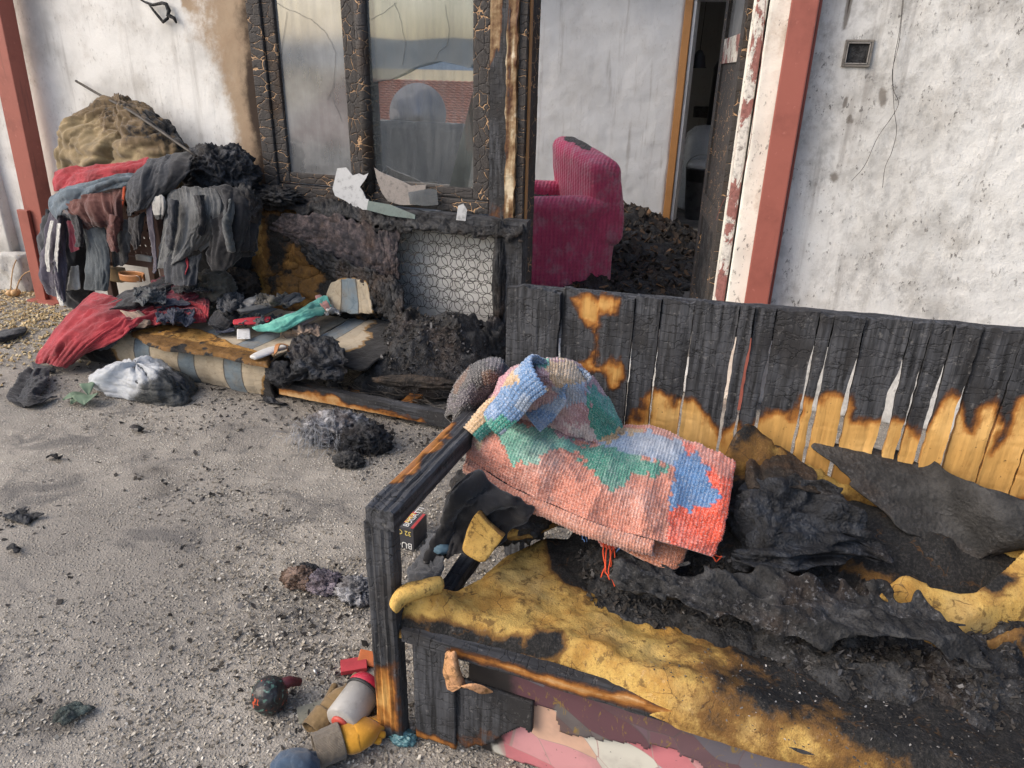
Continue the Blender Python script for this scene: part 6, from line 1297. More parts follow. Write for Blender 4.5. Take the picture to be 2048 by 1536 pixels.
# leather belt rolled up, cardboard pieces, thin stick
BELT = thing('leather_belt', 'tan leather belt rolled into a loop on the sofa end', 'belt', tuple(PY(262, 565, 2.86)))
mb = m_plain('tan_leather', (0.34, 0.145, 0.05), .45, .4, .3)
bc_ = PY(264, 552, 2.88)
for k, r in enumerate((.075, .055)):
    rows_ = [[bc_ + np.array([r * 1.05 * math.cos(t), r * .6 * math.sin(t), -.022 - .0 * k]), bc_ + np.array([r * 1.05 * math.cos(t), r * .6 * math.sin(t), .016 - .02 * k])] for t in np.linspace(0, 6.1, 24)]
    o = drape('strap', rows_, mb, BELT, .006, .0, 5, 'u', .0, 40, .004)
mk('buckle', np.array(tv) * .5 + bc_ + np.array([.07, -.03, .0]), tf, M['metal'], BELT)
rough_box('cardboard_piece', PY(205, 560, 3.02), PY(250, 535, 3.06), m_plain('cardboard', (0.42, 0.31, 0.19), .9, .2, .3), None, 6, .006, 5, label='piece of brown cardboard between chair and sofa end', cat='cardboard')
rough_box('white_board', PY(272, 520, 3.08), PY(305, 512, 3.10), m_plain('white_board', (0.62, 0.60, 0.55), .7, .3, .3), None, 4, .003, 6, label='small white board below the perforated chair back', cat='board')
MB().tube(list(_cr(np.array([PY(152, 162, WY - .03), PY(200, 190, WY - .14), PY(260, 222, WY - .28), PY(320, 262, WY - .38), PY(392, 312, WY - .45)]), 20)), .0075, 7).build('thin_stick', M['wire'], None, smooth=True, label='thin dark stick leaning above the khaki sack', cat='stick')
# on the sofa: red fleece jacket spilling over the front edge
JK = thing('red_fleece_jacket', 'red fleece jacket with navy lining sprawled over the left end of the sofa', 'jacket', tuple(PZ(250, 690, .1)))
drape('jacket_body', Z3([[(190, 585, .33), (240, 600, .32), (300, 612, .31), (335, 628, .29)], [(140, 622, .26), (200, 618, .31), (260, 630, .30), (275, 652, .265)], [(105, 660, .17), (160, 650, .25), (215, 655, .265), (245, 675, .225)], [(82, 700, .08), (120, 690, .16), (165, 690, .18), (190, 702, .14)], [(72, 728, .012), (95, 728, .035), (120, 735, .04), (140, 732, .012)]]), M['c_red'], JK, .006, .024, 8, 'u', .004, 40, .007, .004, 0, 51, lambda V, u, v: .25 * (v < .06) + .1)
drape('jacket_front', Z3([[(270, 600, .29), (330, 590, .31), (400, 575, .32), (420, 600, .30)], [(265, 630, .275), (330, 620, .30), (390, 610, .31), (418, 630, .28)], [(270, 650, .24), (330, 650, .26), (390, 648, .26), (412, 645, .25)]]), M['c_red'], JK, .006, .020, 10, 'v', .006, 40, .006, .012, .05, 54, lambda V, u, v: .25 + .4 * (fbm(V * 12, 4, 3) > .2))
drape('navy_lining', Z3([[(240, 655, .235), (262, 650, .24), (285, 645, .245)], [(205, 680, .17), (232, 678, .20), (255, 668, .21)], [(185, 705, .06), (205, 702, .09), (228, 692, .12)]]), M['c_navy'], JK, .006, .014, 12, 'u', .004, 40, .005, .006, 0, 57)
drape('navy_lining', Z3([[(300, 600, .315), (340, 595, .325), (380, 598, .32)], [(310, 618, .31), (345, 612, .32), (382, 612, .315)]]), M['c_navy'], JK, .005, .016, 14, 'v', .006, 50, .004, .015, 0, 58)
drape('cuff', Z3([[(62, 722, .015), (90, 732, .03), (112, 738, .02)], [(66, 735, .008), (90, 742, .018), (110, 745, .008)]]), M['c_black'], JK, .005, .006, 14, 'v', .003, 50, .006)
drape('black_trousers', Z3([[(205, 605, .315), (250, 585, .33), (300, 565, .34), (335, 545, .36)], [(215, 618, .325), (265, 605, .345), (315, 575, .37), (352, 555, .38)], [(235, 615, .31), (280, 612, .33), (330, 590, .345), (362, 570, .34)]]), M['c_black'], None, .006, .018, 10, 'v', .005, 40, .006, .006, 0, 61, lambda V, u, v: .35 + .2 * fbm(V * 10, 4, 3), label='black trouser leg lying across the red jacket', cat='trousers')
drape('tan_scrap', Z3([[(232, 618, .315), (262, 622, .315), (275, 620, .31)], [(258, 645, .28), (280, 640, .285), (300, 640, .28)], [(270, 655, .255), (290, 655, .255), (305, 648, .26)]]), M['c_tan'], None, .005, .010, 16, 'x', .003, 50, .003, .01, 0, 64, lambda V, u, v: .2 + .4 * (v > .8), label='tan cloth scrap on the front of the red jacket', cat='scrap')
lump('olive_bundle', PZ(430, 575, .36), (.11, .10, .10), M['c_olive'], None, 5, .3, 2.2, .14, 6, 67, label='olive grey crumpled garment on the sofa seat', cat='clothes')
lump('charred_bundle', PZ(478, 570, .34), (.12, .09, .09), M['char_brown'], None, 5, .4, 2.6, .2, 7, 69, label='charred brown bundle behind the olive garment', cat='bundle')
drape('dark_socks', Z3([[(412, 640, .27), (440, 618, .30), (462, 600, .31)], [(418, 655, .26), (450, 635, .29), (475, 612, .31)], [(440, 662, .24), (465, 650, .26), (488, 625, .28)]]), M['c_black'], None, .005, .022, 14, 'u', .005, 50, .005, .01, 0, 71, lambda V, u, v: .3 + 0 * u, label='twisted black leggings beside the sandals on the seat', cat='leggings')
drape('navy_rag', Z3([[(425, 655, .235), (450, 650, .245), (470, 648, .25)], [(430, 668, .225), (452, 668, .235), (472, 665, .235)]]), M['c_navy'], None, .005, .012, 18, 'x', .004, 50, .004, .01, 0, 72, label='small navy rag at the edge of the brown foam', cat='rag')
drape('grey_pale_cloth', Z3([[(470, 600, .31), (495, 595, .32), (520, 590, .32)], [(475, 620, .30), (498, 612, .315), (515, 605, .315)], [(480, 632, .28), (500, 625, .29), (515, 615, .295)]]), M['c_white'], None, .005, .014, 14, 'x', .004, 50, .004, .01, 0, 73, lambda V, u, v: .35 + .3 * fbm(V * 15, 3, 3), label='sooty pale cloth tucked behind the grey slipper', cat='cloth')
def slipper(name, pts, w, mat, z0, lab, h=.02, up=.02, sole=None):
    P = _cr(np.array(pts, float), 22); t = thing(name, lab, 'slipper', tuple(P[0])); V = []; n = 16
    d = P[-1] - P[0]; d /= np.linalg.norm(d); s = np.cross(d, [0, 0, 1.0]); s /= np.linalg.norm(s)
    for k, p in enumerate(P):
        u = k / 21; ww = w * (math.sin(math.pi * (.06 + .88 * u)) ** .5) * (1 - .22 * math.sin(math.pi * u))
        for j in range(n):
            a = 2 * math.pi * j / n; V.append(p + s * ww * math.cos(a) + np.array([0, 0, h * (.5 + .5 * max(-.6, math.sin(a)) * (1.0)) + up * (u - .5) ** 2]))
    Fc = gridfaces(22, n).tolist() + [[i * n + n - 1, (i + 1) * n + n - 1, (i + 1) * n, i * n] for i in range(21)] + [list(range(n)), [21 * n + j for j in range(n - 1, -1, -1)]]
    mk('sole', V, Fc, mat, t); return t
slipper('grey_slipper', [PZ(478, 628, .315), PZ(520, 618, .33), PZ(560, 608, .335), PZ(590, 595, .33)], .045, m_plain('grey_felt', (0.085, 0.09, 0.095), .85, .2, .4), .3, 'dark grey slipper lying on the mint cloth')
drape('grey_sock', Z3([[(560, 600, .335), (580, 590, .345), (600, 588, .34)], [(565, 618, .325), (590, 610, .335), (612, 600, .33)]]), M['c_grey'], None, .005, .016, 16, 'v', .004, 50, .004, .006, 0, 75, label='dark grey cloth behind the mint cloth', cat='cloth')
drape('red_cap_peak', Z3([[(465, 640, .285), (500, 635, .295), (545, 632, .29)], [(464, 650, .27), (500, 650, .275), (540, 645, .28)]]), m_plain('red_felt', (0.42, 0.04, 0.055), .8, .2, .3), None, .005, .004, 8, 'v', .001, 40, .008, .003, 0, 77, label='red flat felt piece under the grey slipper', cat='felt')
drape('mint_cloth', Z3([[(500, 657, 0.273), (545, 642, 0.288), (590, 622, 0.328), (630, 597, 0.348), (650, 590, 0.348)], [(510, 662, 0.268), (550, 654, 0.283), (600, 632, 0.313), (640, 607, 0.338), (662, 602, 0.338)], [(515, 664, 0.260), (560, 662, 0.268), (600, 647, 0.283), (650, 627, 0.298), (668, 620, 0.298)]]), M['c_mint'], None, .005, .018, 14, 'v', .006, 50, .004, .006, 0, 79, label='mint green cloth trailing across the sofa seat', cat='cloth')
drape('pink_print_cloth', Z3([[(540, 645, .265), (585, 625, .30), (625, 602, .325), (655, 600, .32)], [(545, 655, .255), (590, 642, .28), (635, 615, .31), (668, 618, .29)], [(560, 660, .245), (600, 655, .25), (645, 632, .27), (685, 628, .26)]]), M['c_pink'], None, .005, .016, 14, 'v', .006, 50, .004, .006, 0, 81, label='pale pink printed cloth beside the striped cushion remnant', cat='cloth')
drape('pink_scrap', Z3([[(628, 592, .34), (642, 588, .345)], [(640, 608, .335), (655, 602, .335)], [(655, 622, .315), (664, 615, .315)]]), C_('coral_cloth', (0.55, 0.26, 0.22), burnt=.2), None, .004, .006, 18, 'u', .002, 50, .004, .004, 0, 83, label='coral pink scrap on the printed cloth', cat='scrap')
drape('white_card', Z3([[(474, 658, .245), (500, 656, .245)], [(474, 678, .228), (501, 678, .228)]]), m_plain('white_card', (0.62, 0.62, 0.61), .6, .3, .5), None, .005, .001, 8, 'v', .0005, 40, .002, .0, 0, 85, label='small white card at the edge of the brown foam', cat='card')
slipper('white_sandal', [PZ(506, 722, .225), PZ(525, 712, .23), PZ(545, 704, .23), PZ(570, 700, .225)], .048, m_plain('white_rubber', (0.60, 0.59, 0.57), .5, .4, .45), .2, 'sooty white sandal on the front edge of the sofa seat', .022)
SD = [o for o in bpy.data.objects if o.name == 'white_sandal'][0]
sr = [[PZ(548, 712, .23) + np.array([0, 0, 0]), PZ(553, 704, .255)], [PZ(553, 690, .265), PZ(562, 688, .28)], [PZ(572, 690, .26), PZ(580, 694, .265)], [PZ(575, 702, .225), PZ(585, 706, .23)]]
drape('strap', sr, mb, SD, .004, .002, 20, 'u', .001, 50, .004)
# glass shards fallen on the sill and the sofa back
def shard(name, pts, y, mat, lab, tiltv=0.0):
    P = [PY(a, b, y) for a, b in pts]; zmin = min(p[2] for p in P); V = np.array([p + np.array([0, tiltv * (p[2] - zmin), 0]) for p in P]); n = len(V)
    bm = bmesh.new(); vs = [bm.verts.new(v) for v in V]; f = bm.faces.new(vs); bmesh.ops.triangulate(bm, faces=[f]); bm.verts.index_update(); T = [[v.index for v in f.verts] for f in bm.faces]; bm.free()
    Fc = T + [[i + n for i in reversed(t)] for t in T] + [[i, (i + 1) % n, (i + 1) % n + n, i + n] for i in range(n)]
    return mk(name, np.concatenate([V, V + np.array([0, .004, 0])]), Fc, mat, None, smooth=False, label=lab, cat='glass shard', group='broken window glass')
shard('glass_shard', [(668, 338), (686, 336), (700, 352), (712, 348), (722, 352), (731, 347), (727, 358), (716, 375), (724, 385), (730, 398), (736, 400), (735, 420), (712, 418), (690, 402), (668, 392), (662, 378)], 3.385, M['shard'], 'large ash white glass shard standing on the top edge of the sofa back', .15)
shard('glass_shard', [(745, 336), (756, 344), (775, 352), (800, 362), (820, 372), (850, 370), (848, 385), (832, 400), (830, 410), (800, 410), (775, 402), (762, 385), (752, 362)], 3.44, m_plain('smoked_glass', (0.24, 0.215, 0.20), .3, .5, .9, scale=26), 'brown smoked glass shard behind the closing bead of the window', .1)
shard('glass_shard', [(815, 385), (855, 378), (872, 380), (876, 410), (850, 412), (820, 408)], 3.43, M['shard_clear'], 'clear curved glass shard right of the smoked shard', .1)
shard('glass_shard', [(735, 402), (780, 410), (830, 430), (830, 438), (780, 432), (733, 420)], 3.375, m_plain('green_glass_edge', (0.16, 0.20, 0.19), .15, .6, .4), 'long low green edged glass strip on the sofa back', .1)
shard('glass_shard', [(915, 412), (925, 408), (933, 420), (931, 442), (912, 440)], 3.39, M['shard'], 'small grey glass shard at the right end of the sill', .1)
# ------------------------------------------------------------------ things on the ground
def m_bag():
    t = NT('white_film_bag'); w = t.pos('World'); n = t.noise(w, 9, 5, .65); b = t.attr('burn'); f = t.noise(t.pos('World', (40, 40, 90)), 1, 4, .6)
    c = t.mix(t.rng(n, .35, .7), (0.66, 0.68, 0.70), (0.46, 0.49, 0.52)); c = t.mix(t.rng(t.math('ADD', b, t.math('MULTIPLY', n, .3)), .45, .75), c, (0.055, 0.06, 0.062))
    m = t.out(c, .5, t.bump(t.math('ADD', n, t.math('MULTIPLY', f, .6)), .9, .012), .35); t.put(t.b.inputs['Alpha'], t.rng(n, .35, .65, .42, .75)); return m
bagc = PZ(258, 800, 0); 
dome('plastic_bag', (bagc[0] - .01, bagc[1] + .11, .012), (.285, .135, .135), m_bag(), .034, 7, .014, 18, .7, 16, 3, lean=(-.02, .0), burnfn=lambda V, u, v: sm(bagc[0] - .02, bagc[0] + .22, V[:, 0] - .6 * (V[:, 2] - .08) + .08 * fbm(V * 9, 4, 3)), label='white plastic bag with dark contents lying in front of the sofa', cat='bag')
lump('bag_contents', (bagc[0] + .05, bagc[1] + .11, .06), (.17, .09, .075), M['c_charcoal'], None, 5, .25, 2, .1, 6, 8, flat=.0, label='dark garment inside the white plastic bag', cat='clothes')
SPR_ = thing('leaf_sprig', 'grey green leaf sprig lying on the ground beside the plastic bag', 'leaves', tuple(PZ(180, 815, 0)))
ml = m_plain('dull_leaf', (0.14, 0.20, 0.13), .6, .35, .35)
lc = PZ(180, 800, 0)
for i, (dx, dy, l, w, up) in enumerate(((-.055, -.07, .11, .04, .02), (.05, -.06, .12, .055, .03), (-.02, .02, .09, .035, .05), (.0, -.07, .10, .035, .015))):
    a = np.array([lc[0], lc[1], .02]); d = np.array([dx, dy, 0]) / math.hypot(dx, dy); s = np.array([-d[1], d[0], 0])
    drape('leaf', [[a + d * l * t - s * w * math.sin(math.pi * min(1, t * .96 + .02)) + [0, 0, up * math.sin(3 * t) + .004], a + d * l * t + [0, 0, up * math.sin(3 * t)], a + d * l * t + s * w * math.sin(math.pi * min(1, t * .96 + .02)) + [0, 0, up * math.sin(3 * t) + .004]] for t in np.linspace(0, 1, 7)], ml, SPR_, .005, .004, 20, 'u', .001, 40, .001, seed=i)
def G0(L): return [[PZ(a, b, z) for a, b, z in r] for r in L]
drape('black_rag', G0([[(40, 745, .02), (70, 735, .05), (100, 742, .02)], [(25, 775, .015), (62, 765, .05), (98, 768, .015)], [(15, 800, .01), (55, 795, .04), (85, 795, .012)], [(40, 815, .006), (75, 812, .02), (128, 788, .01)]]), M['c_black'], None, .006, .022, 12, 'u', .006, 45, .005, .02, 0, 3, lambda V, u, v: .3 + .3 * fbm(V * 10, 4, 3), label='grey black burnt rag on the ground left of the bag', cat='rag')
drape('dark_sleeve', G0([[(-30, 668, .02), (10, 660, .03), (50, 654, .02)], [(-30, 680, .03), (12, 672, .045), (56, 660, .02)], [(-30, 690, .004), (5, 684, .01), (45, 668, .005)]]), M['c_black'], None, .006, .014, 14, 'v', .005, 45, .005, .01, 0, 7, label='strip of dark burnt cloth at the left edge of the ground', cat='rag')
def clod(name, px, py, r, mat, lab, seed, h=.5, cat='debris', **k):
    c = PZ(px, py, 0); return lump(name, (c[0], c[1] + r * .5, r * h * .55), (r, r * .75, r * h), mat, None, 5, .5, 2.4, .28, 7, seed, flat=.002, label=lab, cat=cat, **k)
clod('burnt_clump', 655, 890, .14, M['ash'], 'ash grey fibrous burnt clump on the ground in front of the sofa', 5)
clod('burnt_clump', 715, 905, .11, M['char_blue'], 'black burnt clump touching the ash grey fibrous one', 6, .6)
clod('burnt_clump', 690, 935, .06, M['char_grey'], 'small burnt clump trailing below the ash grey one', 7, .5)
def tuft(c, n, r, l, mat, name, lab, seed):
    rg = np.random.default_rng(seed); P = []
    for i in range(n):
        a = c + np.array([rg.normal(0, r), rg.normal(0, r * .7), .02 + abs(rg.normal(0, .03))]); d = np.array([rg.normal(), rg.normal(), rg.normal() * .4]); d = d / np.linalg.norm(d) * l * rg.uniform(.4, 1); m_ = a + d * .5 + np.array([0, 0, .02]) ; e = a + d; e[2] = max(.003, e[2] * .3); P.append([a, m_, e])
    return strands(name, P, .0009, mat, None, 3, kind='stuff', label=lab, cat='fibres')
mf = m_plain('ash_fibre', (0.36, 0.37, 0.39), .9, .1, .5); mf2 = m_plain('black_fibre', (0.025, .025, .027), .8, .2, .3)
tuft(PZ(650, 885, 0), 420, .06, .10, mf, 'ash_fibres', 'pale ash fibres of the burnt clump in front of the sofa', 3); tuft(PZ(715, 900, 0), 260, .06, .09, mf2, 'black_fibres', 'black fibres of the burnt clump in front of the sofa', 4)
mo = m_char('singed_paper', (0.05, 0.03, 0.02), (0.42, 0.30, 0.24), .6, .7, .8, 1.3)
clod('burnt_paper', 590, 1175, .055, mo, 'singed brown crumpled paper on the ground near the bench leg', 11, .5)
clod('burnt_plastic', 640, 1185, .06, m_char('melted_mix', (0.03, .03, .05), (0.42, .36, .42), .3, .9, .6, 1.4), 'melted lilac and white plastic scrap next to the singed paper', 12, .45)
clod('burnt_plastic', 705, 1205, .065, M['ash'], 'pale melted plastic lump touching the bench leg', 13, .55)
clod('burnt_plastic', 610, 1150, .035, M['char_blue'], 'black flake of plastic above the singed paper', 14, .4)
def scrap(px, py, w, h, mat, lab, seed):
    c = PZ(px, py, 0); rg = np.random.default_rng(seed)
    rows_ = [[(c[0] + w * (u - .5) + .2 * w * rg.normal() * .4, c[1] + h * v, .006 + .022 * rg.random()) for u in (0, .33, .67, 1)] for v in (0, .4, .7, 1)]
    return drape('burnt_scrap', rows_, mat, None, .004, .012, 22, 'x', .006, 60, .002, .02, .10, seed, label=lab, cat='scrap')
gb = m_char('green_black', (0.02, .025, .022), (0.10, .14, .13), .1, .4, .6)
scrap(108, 1468, .075, .09, gb, 'crumpled greenish black scrap at the lower left', 15); scrap(28, 1050, .12, .07, M['char_blue'], 'flat black burnt scrap at the left edge, middle height', 16)
scrap(100, 925, .07, .05, M['char'], 'small black scrap below the black rag', 17); scrap(265, 868, .07, .05, M['char'], 'small black scrap below the leaf sprig', 18); scrap(18, 1112, .06, .04, M['char'], 'tiny black scrap at the left edge below the flat one', 19)
scrap(560, 792, .16, .05, M['char'], 'thin black scrap beside the sofa front, right of the bag', 20); scrap(470, 770, .14, .05, M['char'], 'thin black scrap close to the striped sofa front', 21); scrap(540, 812, .13, .05, M['char_blue'], 'curled black scrap between the sofa front and the ash clump', 22); scrap(360, 1110, .03, .03, M['char'], 'tiny black scrap alone in the middle of the ground', 23)
# scorched ornament ball
bc0 = PZ(528, 1435, 0); br = .045
BALL = thing('scorched_bauble', 'scorched dark bauble with red and green paint on the ground', 'bauble', (bc0[0], bc0[1] + .02, 0))
def m_ball():
    t = NT('scorched_bauble_paint'); o = t.pos('Object', (1, 1, 1)); n = t.noise(o, 38, 4, .6, 1.2); m = t.noise(o, 55, 4, .7); c = t.mix(t.rng(n, .56, .62), (0.018, 0.017, 0.018), (0.08, 0.16, 0.13)); c = t.mix(t.rng(n, .66, .70), c, (0.55, 0.56, 0.56)); c = t.mix(t.rng(n, .38, .34), c, (0.5, 0.08, 0.03)); return t.out(c, .4, t.bump(m, .3, .003), .5)
lump('ball', (bc0[0], bc0[1] + .03, br), (br, br, br * 1.1), m_ball(), BALL, 5, .06, 2, .03, 6, 4, ridge=False)
MB().tube([(bc0[0] + .012, bc0[1] + .05, br * 1.3), (bc0[0] + .03, bc0[1] + .075, br * 1.35), (bc0[0] + .045, bc0[1] + .095, br * 1.0)], [.02, .014, .010], 10).build('neck', m_plain('burnt_red_cap', (0.10, 0.02, 0.025), .5, .4, .6), BALL, smooth=True)
# work gloves, bottle and packets by the bench leg
def glove(name, lab, wrist, palm, fingers, mat, cuffmat, r, cuff=.06):
    """a glove grown from a small skeleton: cuff, palm and five fingers"""
    t = thing(name, lab, 'glove', tuple(np.array(wrist) * [1, 1, 0])); w, p = np.array(wrist), np.array(palm)
    vs = [w, w * .5 + p * .5, p]; es = [(0, 1), (1, 2)]; rr = [(r * .85, r * .45), (r, r * .5), (r * .95, r * .45)]
    for (src, pts) in fingers:
        prev = src
        for k, q in enumerate(pts):
            vs.append(np.array(q)); es.append((prev, len(vs) - 1)); rr.append((.011 - .001 * k, .010 - .001 * k)); prev = len(vs) - 1
    me = bpy.data.meshes.new('hand_part'); me.from_pydata([tuple(v - w) for v in vs], es, []); o = bpy.data.objects.new('hand_part', me); COL.objects.link(o); o.parent = t; o.location = Vector(w) - wloc(t)
    sk = o.modifiers.new('skin', 'SKIN'); sk.use_smooth_shade = True
    for i, q in enumerate(rr): me.skin_vertices[0].data[i].radius = q
    me.skin_vertices[0].data[0].use_root = True
    o.modifiers.new('sub', 'SUBSURF').levels = 2; o.modifiers['sub'].render_levels = 2; me.materials.append(mat)
    d = (w - p) / np.linalg.norm(w - p); s = np.cross(d, [0, 0, 1.0]); s /= np.linalg.norm(s); rows_ = []
    for k in range(14):
        q = w + d * (cuff * (k / 13) - .01); rib = .0
        rows_.append([q + s * (r * .85 + rib) * math.cos(a) + np.array([0, 0, (r * .5 + rib) * math.sin(a)]) + np.array([0, 0, .002]) for a in np.linspace(0, 6.283, 26)])
    drape('cuff', rows_, cuffmat, t, .003, .004, 12, 'u', .002, 80, .003, seed=5); return t
gx = lambda a, b, z: tuple(PZ(a, b, z))
mg = m_cloth('yellow_glove', (0.62, 0.30, 0.03), burnt=.15); mk2 = m_cloth('knit_cuff', (0.30, 0.245, 0.18), rib=120, burnt=.2); mbr = m_cloth('brown_glove', (0.25, 0.165, 0.075), burnt=.3)
glove('yellow_work_glove', 'yellow work glove with beige knitted cuff at the foot of the bench leg', gx(676, 1484, .04), gx(726, 1462, .045), [(2, [gx(752, 1440, .035), gx(770, 1430, .025)]), (2, [gx(758, 1455, .03), gx(776, 1450, .02)]), (2, [gx(755, 1468, .025), gx(772, 1470, .016)]), (2, [gx(748, 1478, .02), gx(764, 1484, .014)]), (1, [gx(722, 1435, .045), gx(738, 1412, .05), gx(742, 1385, .06)])], mg, mk2, .054, .065)
glove('brown_work_glove', 'dirty brown work glove lying between the bottle and the bench leg', gx(645, 1435, .025), gx(680, 1395, .04), [(2, [gx(700, 1370, .05), gx(715, 1345, .06)]), (2, [gx(708, 1375, .055), gx(728, 1345, .07)]), (2, [gx(712, 1382, .05), gx(738, 1352, .07)]), (2, [gx(705, 1390, .04), gx(735, 1365, .055)]), (1, [gx(660, 1390, .03), gx(672, 1365, .04)])], mbr, mbr, .036, .05)
BT = thing('spray_can', 'grey cylindrical can with red ends beside the yellow glove', 'can', gx(700, 1440, 0))
a0, a1 = np.array(gx(682, 1446, .05)), np.array(gx(736, 1372, .06)); ax = a1 - a0; L = np.linalg.norm(ax)
MB().lathe([(.001, -.002), (.040, 0), (.045, .005), (.045, L * .8), (.042, L * .82)], a0, 24, ax).build('body', m_plain('scuffed_grey_tin', (0.36, 0.345, 0.32), .45, .5, .5), BT, smooth=True)
MB().lathe([(.0445, L * .8), (.048, L * .82), (.049, L * .92), (.042, L * 1.06), (.024, L * 1.15), (.001, L * 1.16)], a0, 24, ax).build('red_cap', m_plain('red_plastic', (0.46, 0.025, 0.05), .3, .5, .2), BT, smooth=True)
MB().lathe([(.0462, L * .77), (.0495, L * .79), (.0495, L * .83), (.0462, L * .84)], a0, 24, ax).build('black_band', M['black'], BT, smooth=True)
MB().lathe([(.001, -.010), (.020, -.009), (.024, -.006), (.024, 0)], a0, 20, ax).build('red_button', m_plain('red_button', (0.45, 0.07, 0.05), .5, .4, .3), BT, smooth=True)
def packet(name, lab, c, size, rot, mat, tilt=(0, 0), cat='packet'):
    m = MB().box((-size[0] / 2, -size[1] / 2, 0), (size[0] / 2, size[1] / 2, size[2]), .002); V = np.concatenate(m.V); R = np.array(Euler((tilt[0], tilt[1], rot)).to_matrix()); m.V = [V @ R.T + np.asarray(c)]
    return m.build(name, mat, None, label=lab, cat=cat)
packet('red_packet', 'small red packet half under the brown glove', gx(708, 1335, .005), (.07, .045, .014), .6, m_plain('red_card', (0.45, 0.05, 0.06), .5, .4, .3))
packet('orange_packet', 'small orange packet leaning on the bench leg', gx(735, 1318, .01), (.05, .04, .012), .3, m_plain('orange_card', (0.55, 0.16, 0.05), .5, .4, .3), (.5, .2))
packet('grey_card', 'flat grey printed card under the brown glove', gx(640, 1420, .003), (.11, .055, .004), .75, m_plain('grey_card', (0.24, 0.23, 0.18), .6, .3, .4), cat='card')
drape('blue_cloth', G0([[(548, 1520, .01), (580, 1500, .04), (620, 1498, .05), (640, 1510, .03)], [(540, 1540, .02), (575, 1525, .06), (615, 1520, .08), (640, 1535, .05)], [(535, 1580, .01), (575, 1570, .04), (615, 1570, .05), (645, 1580, .02)]]), m_cloth('blue_denim', (0.05, 0.085, 0.14), burnt=.1), None, .005, .012, 14, 'x', .004, 50, .005, .004, 0, 5, label='folded blue denim cloth at the bottom edge below the gloves', cat='cloth')
RG = thing('key_ring', 'small metal ring with a clip on the ground above the bauble', 'ring', gx(640, 1352, 0)); rc = PZ(645, 1352, .004)
mk('ring', np.array(tv)[:, [0, 2, 1]] * .42 + rc, tf, M['metal'], RG); MB().tube([rc + [-.016, .0, 0], rc + [-.026, .004, .004], rc + [-.036, .012, .002]], [.004, .006, .003], 8).build('clip', M['metal'], RG, smooth=True)
clod('teal_scrap', 800, 1490, .03, m_plain('teal_plastic', (0.10, 0.22, 0.24), .4, .5, .5), 'teal and white melted scrap under the charred front panel', 33, .5)
# printed box behind the leg
PB = thing('printed_box', 'dark printed carton with red pictures behind the bench leg', 'carton', gx(820, 1085, 0))
pbm = m_plain('dark_card', (0.055, 0.055, 0.062), .45, .4, .3)
bx_c = np.array(PZ(828, 1103, 0)); bx_h = PY(828, 1060, bx_c[1])[2]; bx_d = PZ(858, 1030, bx_h)[1] - bx_c[1]
def pbp(u, v, z): return bx_c + np.array([-.125 * (1 - u), bx_d * v, z])          # u along the front, v into the depth
V = [pbp(u, v, z) for u in (0, 1) for v in (0, 1) for z in (.0, bx_h)]
mk('carton_body', V, [(0, 1, 3, 2), (4, 6, 7, 5), (0, 4, 5, 1), (2, 3, 7, 6), (0, 2, 6, 4), (1, 5, 7, 3)], pbm, PB, smooth=False)
def m_pic():
    t = NT('carton_picture'); w = t.pos('World'); v = t.vor(w, 55, out='Color'); c = t.ramp(t.sep(v)[0], [(0, (0.45, .03, .03)), (.4, (0.5, .22, .10)), (.6, (0.55, .5, .42)), (.75, (0.30, .02, .03))], 'CONSTANT'); return t.out(c, .4, None, .4)
for nm, uv_, mm in (('picture', ((0.3, .25), (.72, .25), (.72, .97), (.3, .97)), m_pic()), ('red_band', ((.90, .03), (.985, .03), (.985, .97), (.90, .97)), m_plain('red_print', (0.42, 0.05, 0.05), .45, .4, .3))):
    mk(nm, [pbp(u, v, bx_h + .0015) for u, v in uv_], [(0, 1, 2, 3)], mm, PB, smooth=False)
def text_on(s, size, origin, ex, ey, mat, parent, name='lettering'):
    cu = bpy.data.curves.new(name, 'FONT'); cu.body = s; cu.size = size; cu.extrude = .0003; o = bpy.data.objects.new(name, cu); COL.objects.link(o)
    dg = bpy.context.evaluated_depsgraph_get(); me = bpy.data.meshes.new_from_object(o.evaluated_get(dg)); bpy.data.objects.remove(o)
    V = np.array([v.co for v in me.vertices]); Fc = [list(p.vertices) for p in me.polygons]; ex, ey = np.asarray(ex, float), np.asarray(ey, float); n = np.cross(ex, ey)
    W = np.asarray(origin) + V[:, :1] * ex + V[:, 1:2] * ey + V[:, 2:3] * n; return mk(name, W, Fc, mat, parent, smooth=False)
wt, yt = m_plain('white_print', (0.68, 0.68, 0.66), .5, .3, .1), m_plain('yellow_print', (0.70, 0.56, 0.16), .5, .3, .1)
text_on('BUG', .034, pbp(.97, -.004, bx_h * .34) + [0, -.002, 0], (-1, 0, 0), (0, 0, -1), wt, PB)
text_on('32 G', .026, pbp(.95, -.004, bx_h * .88) + [0, -.002, 0], (-1, 0, 0), (0, 0, -1), yt, PB)
text_on('BUGATTI', .030, pbp(.82, .05, bx_h + .002), (0, 1, 0), (-1, 0, 0), wt, PB)
text_on('DE4', .034, pbp(.73, .25, bx_h + .003), (0, 1, 0), (-1, 0, 0), yt, PB)
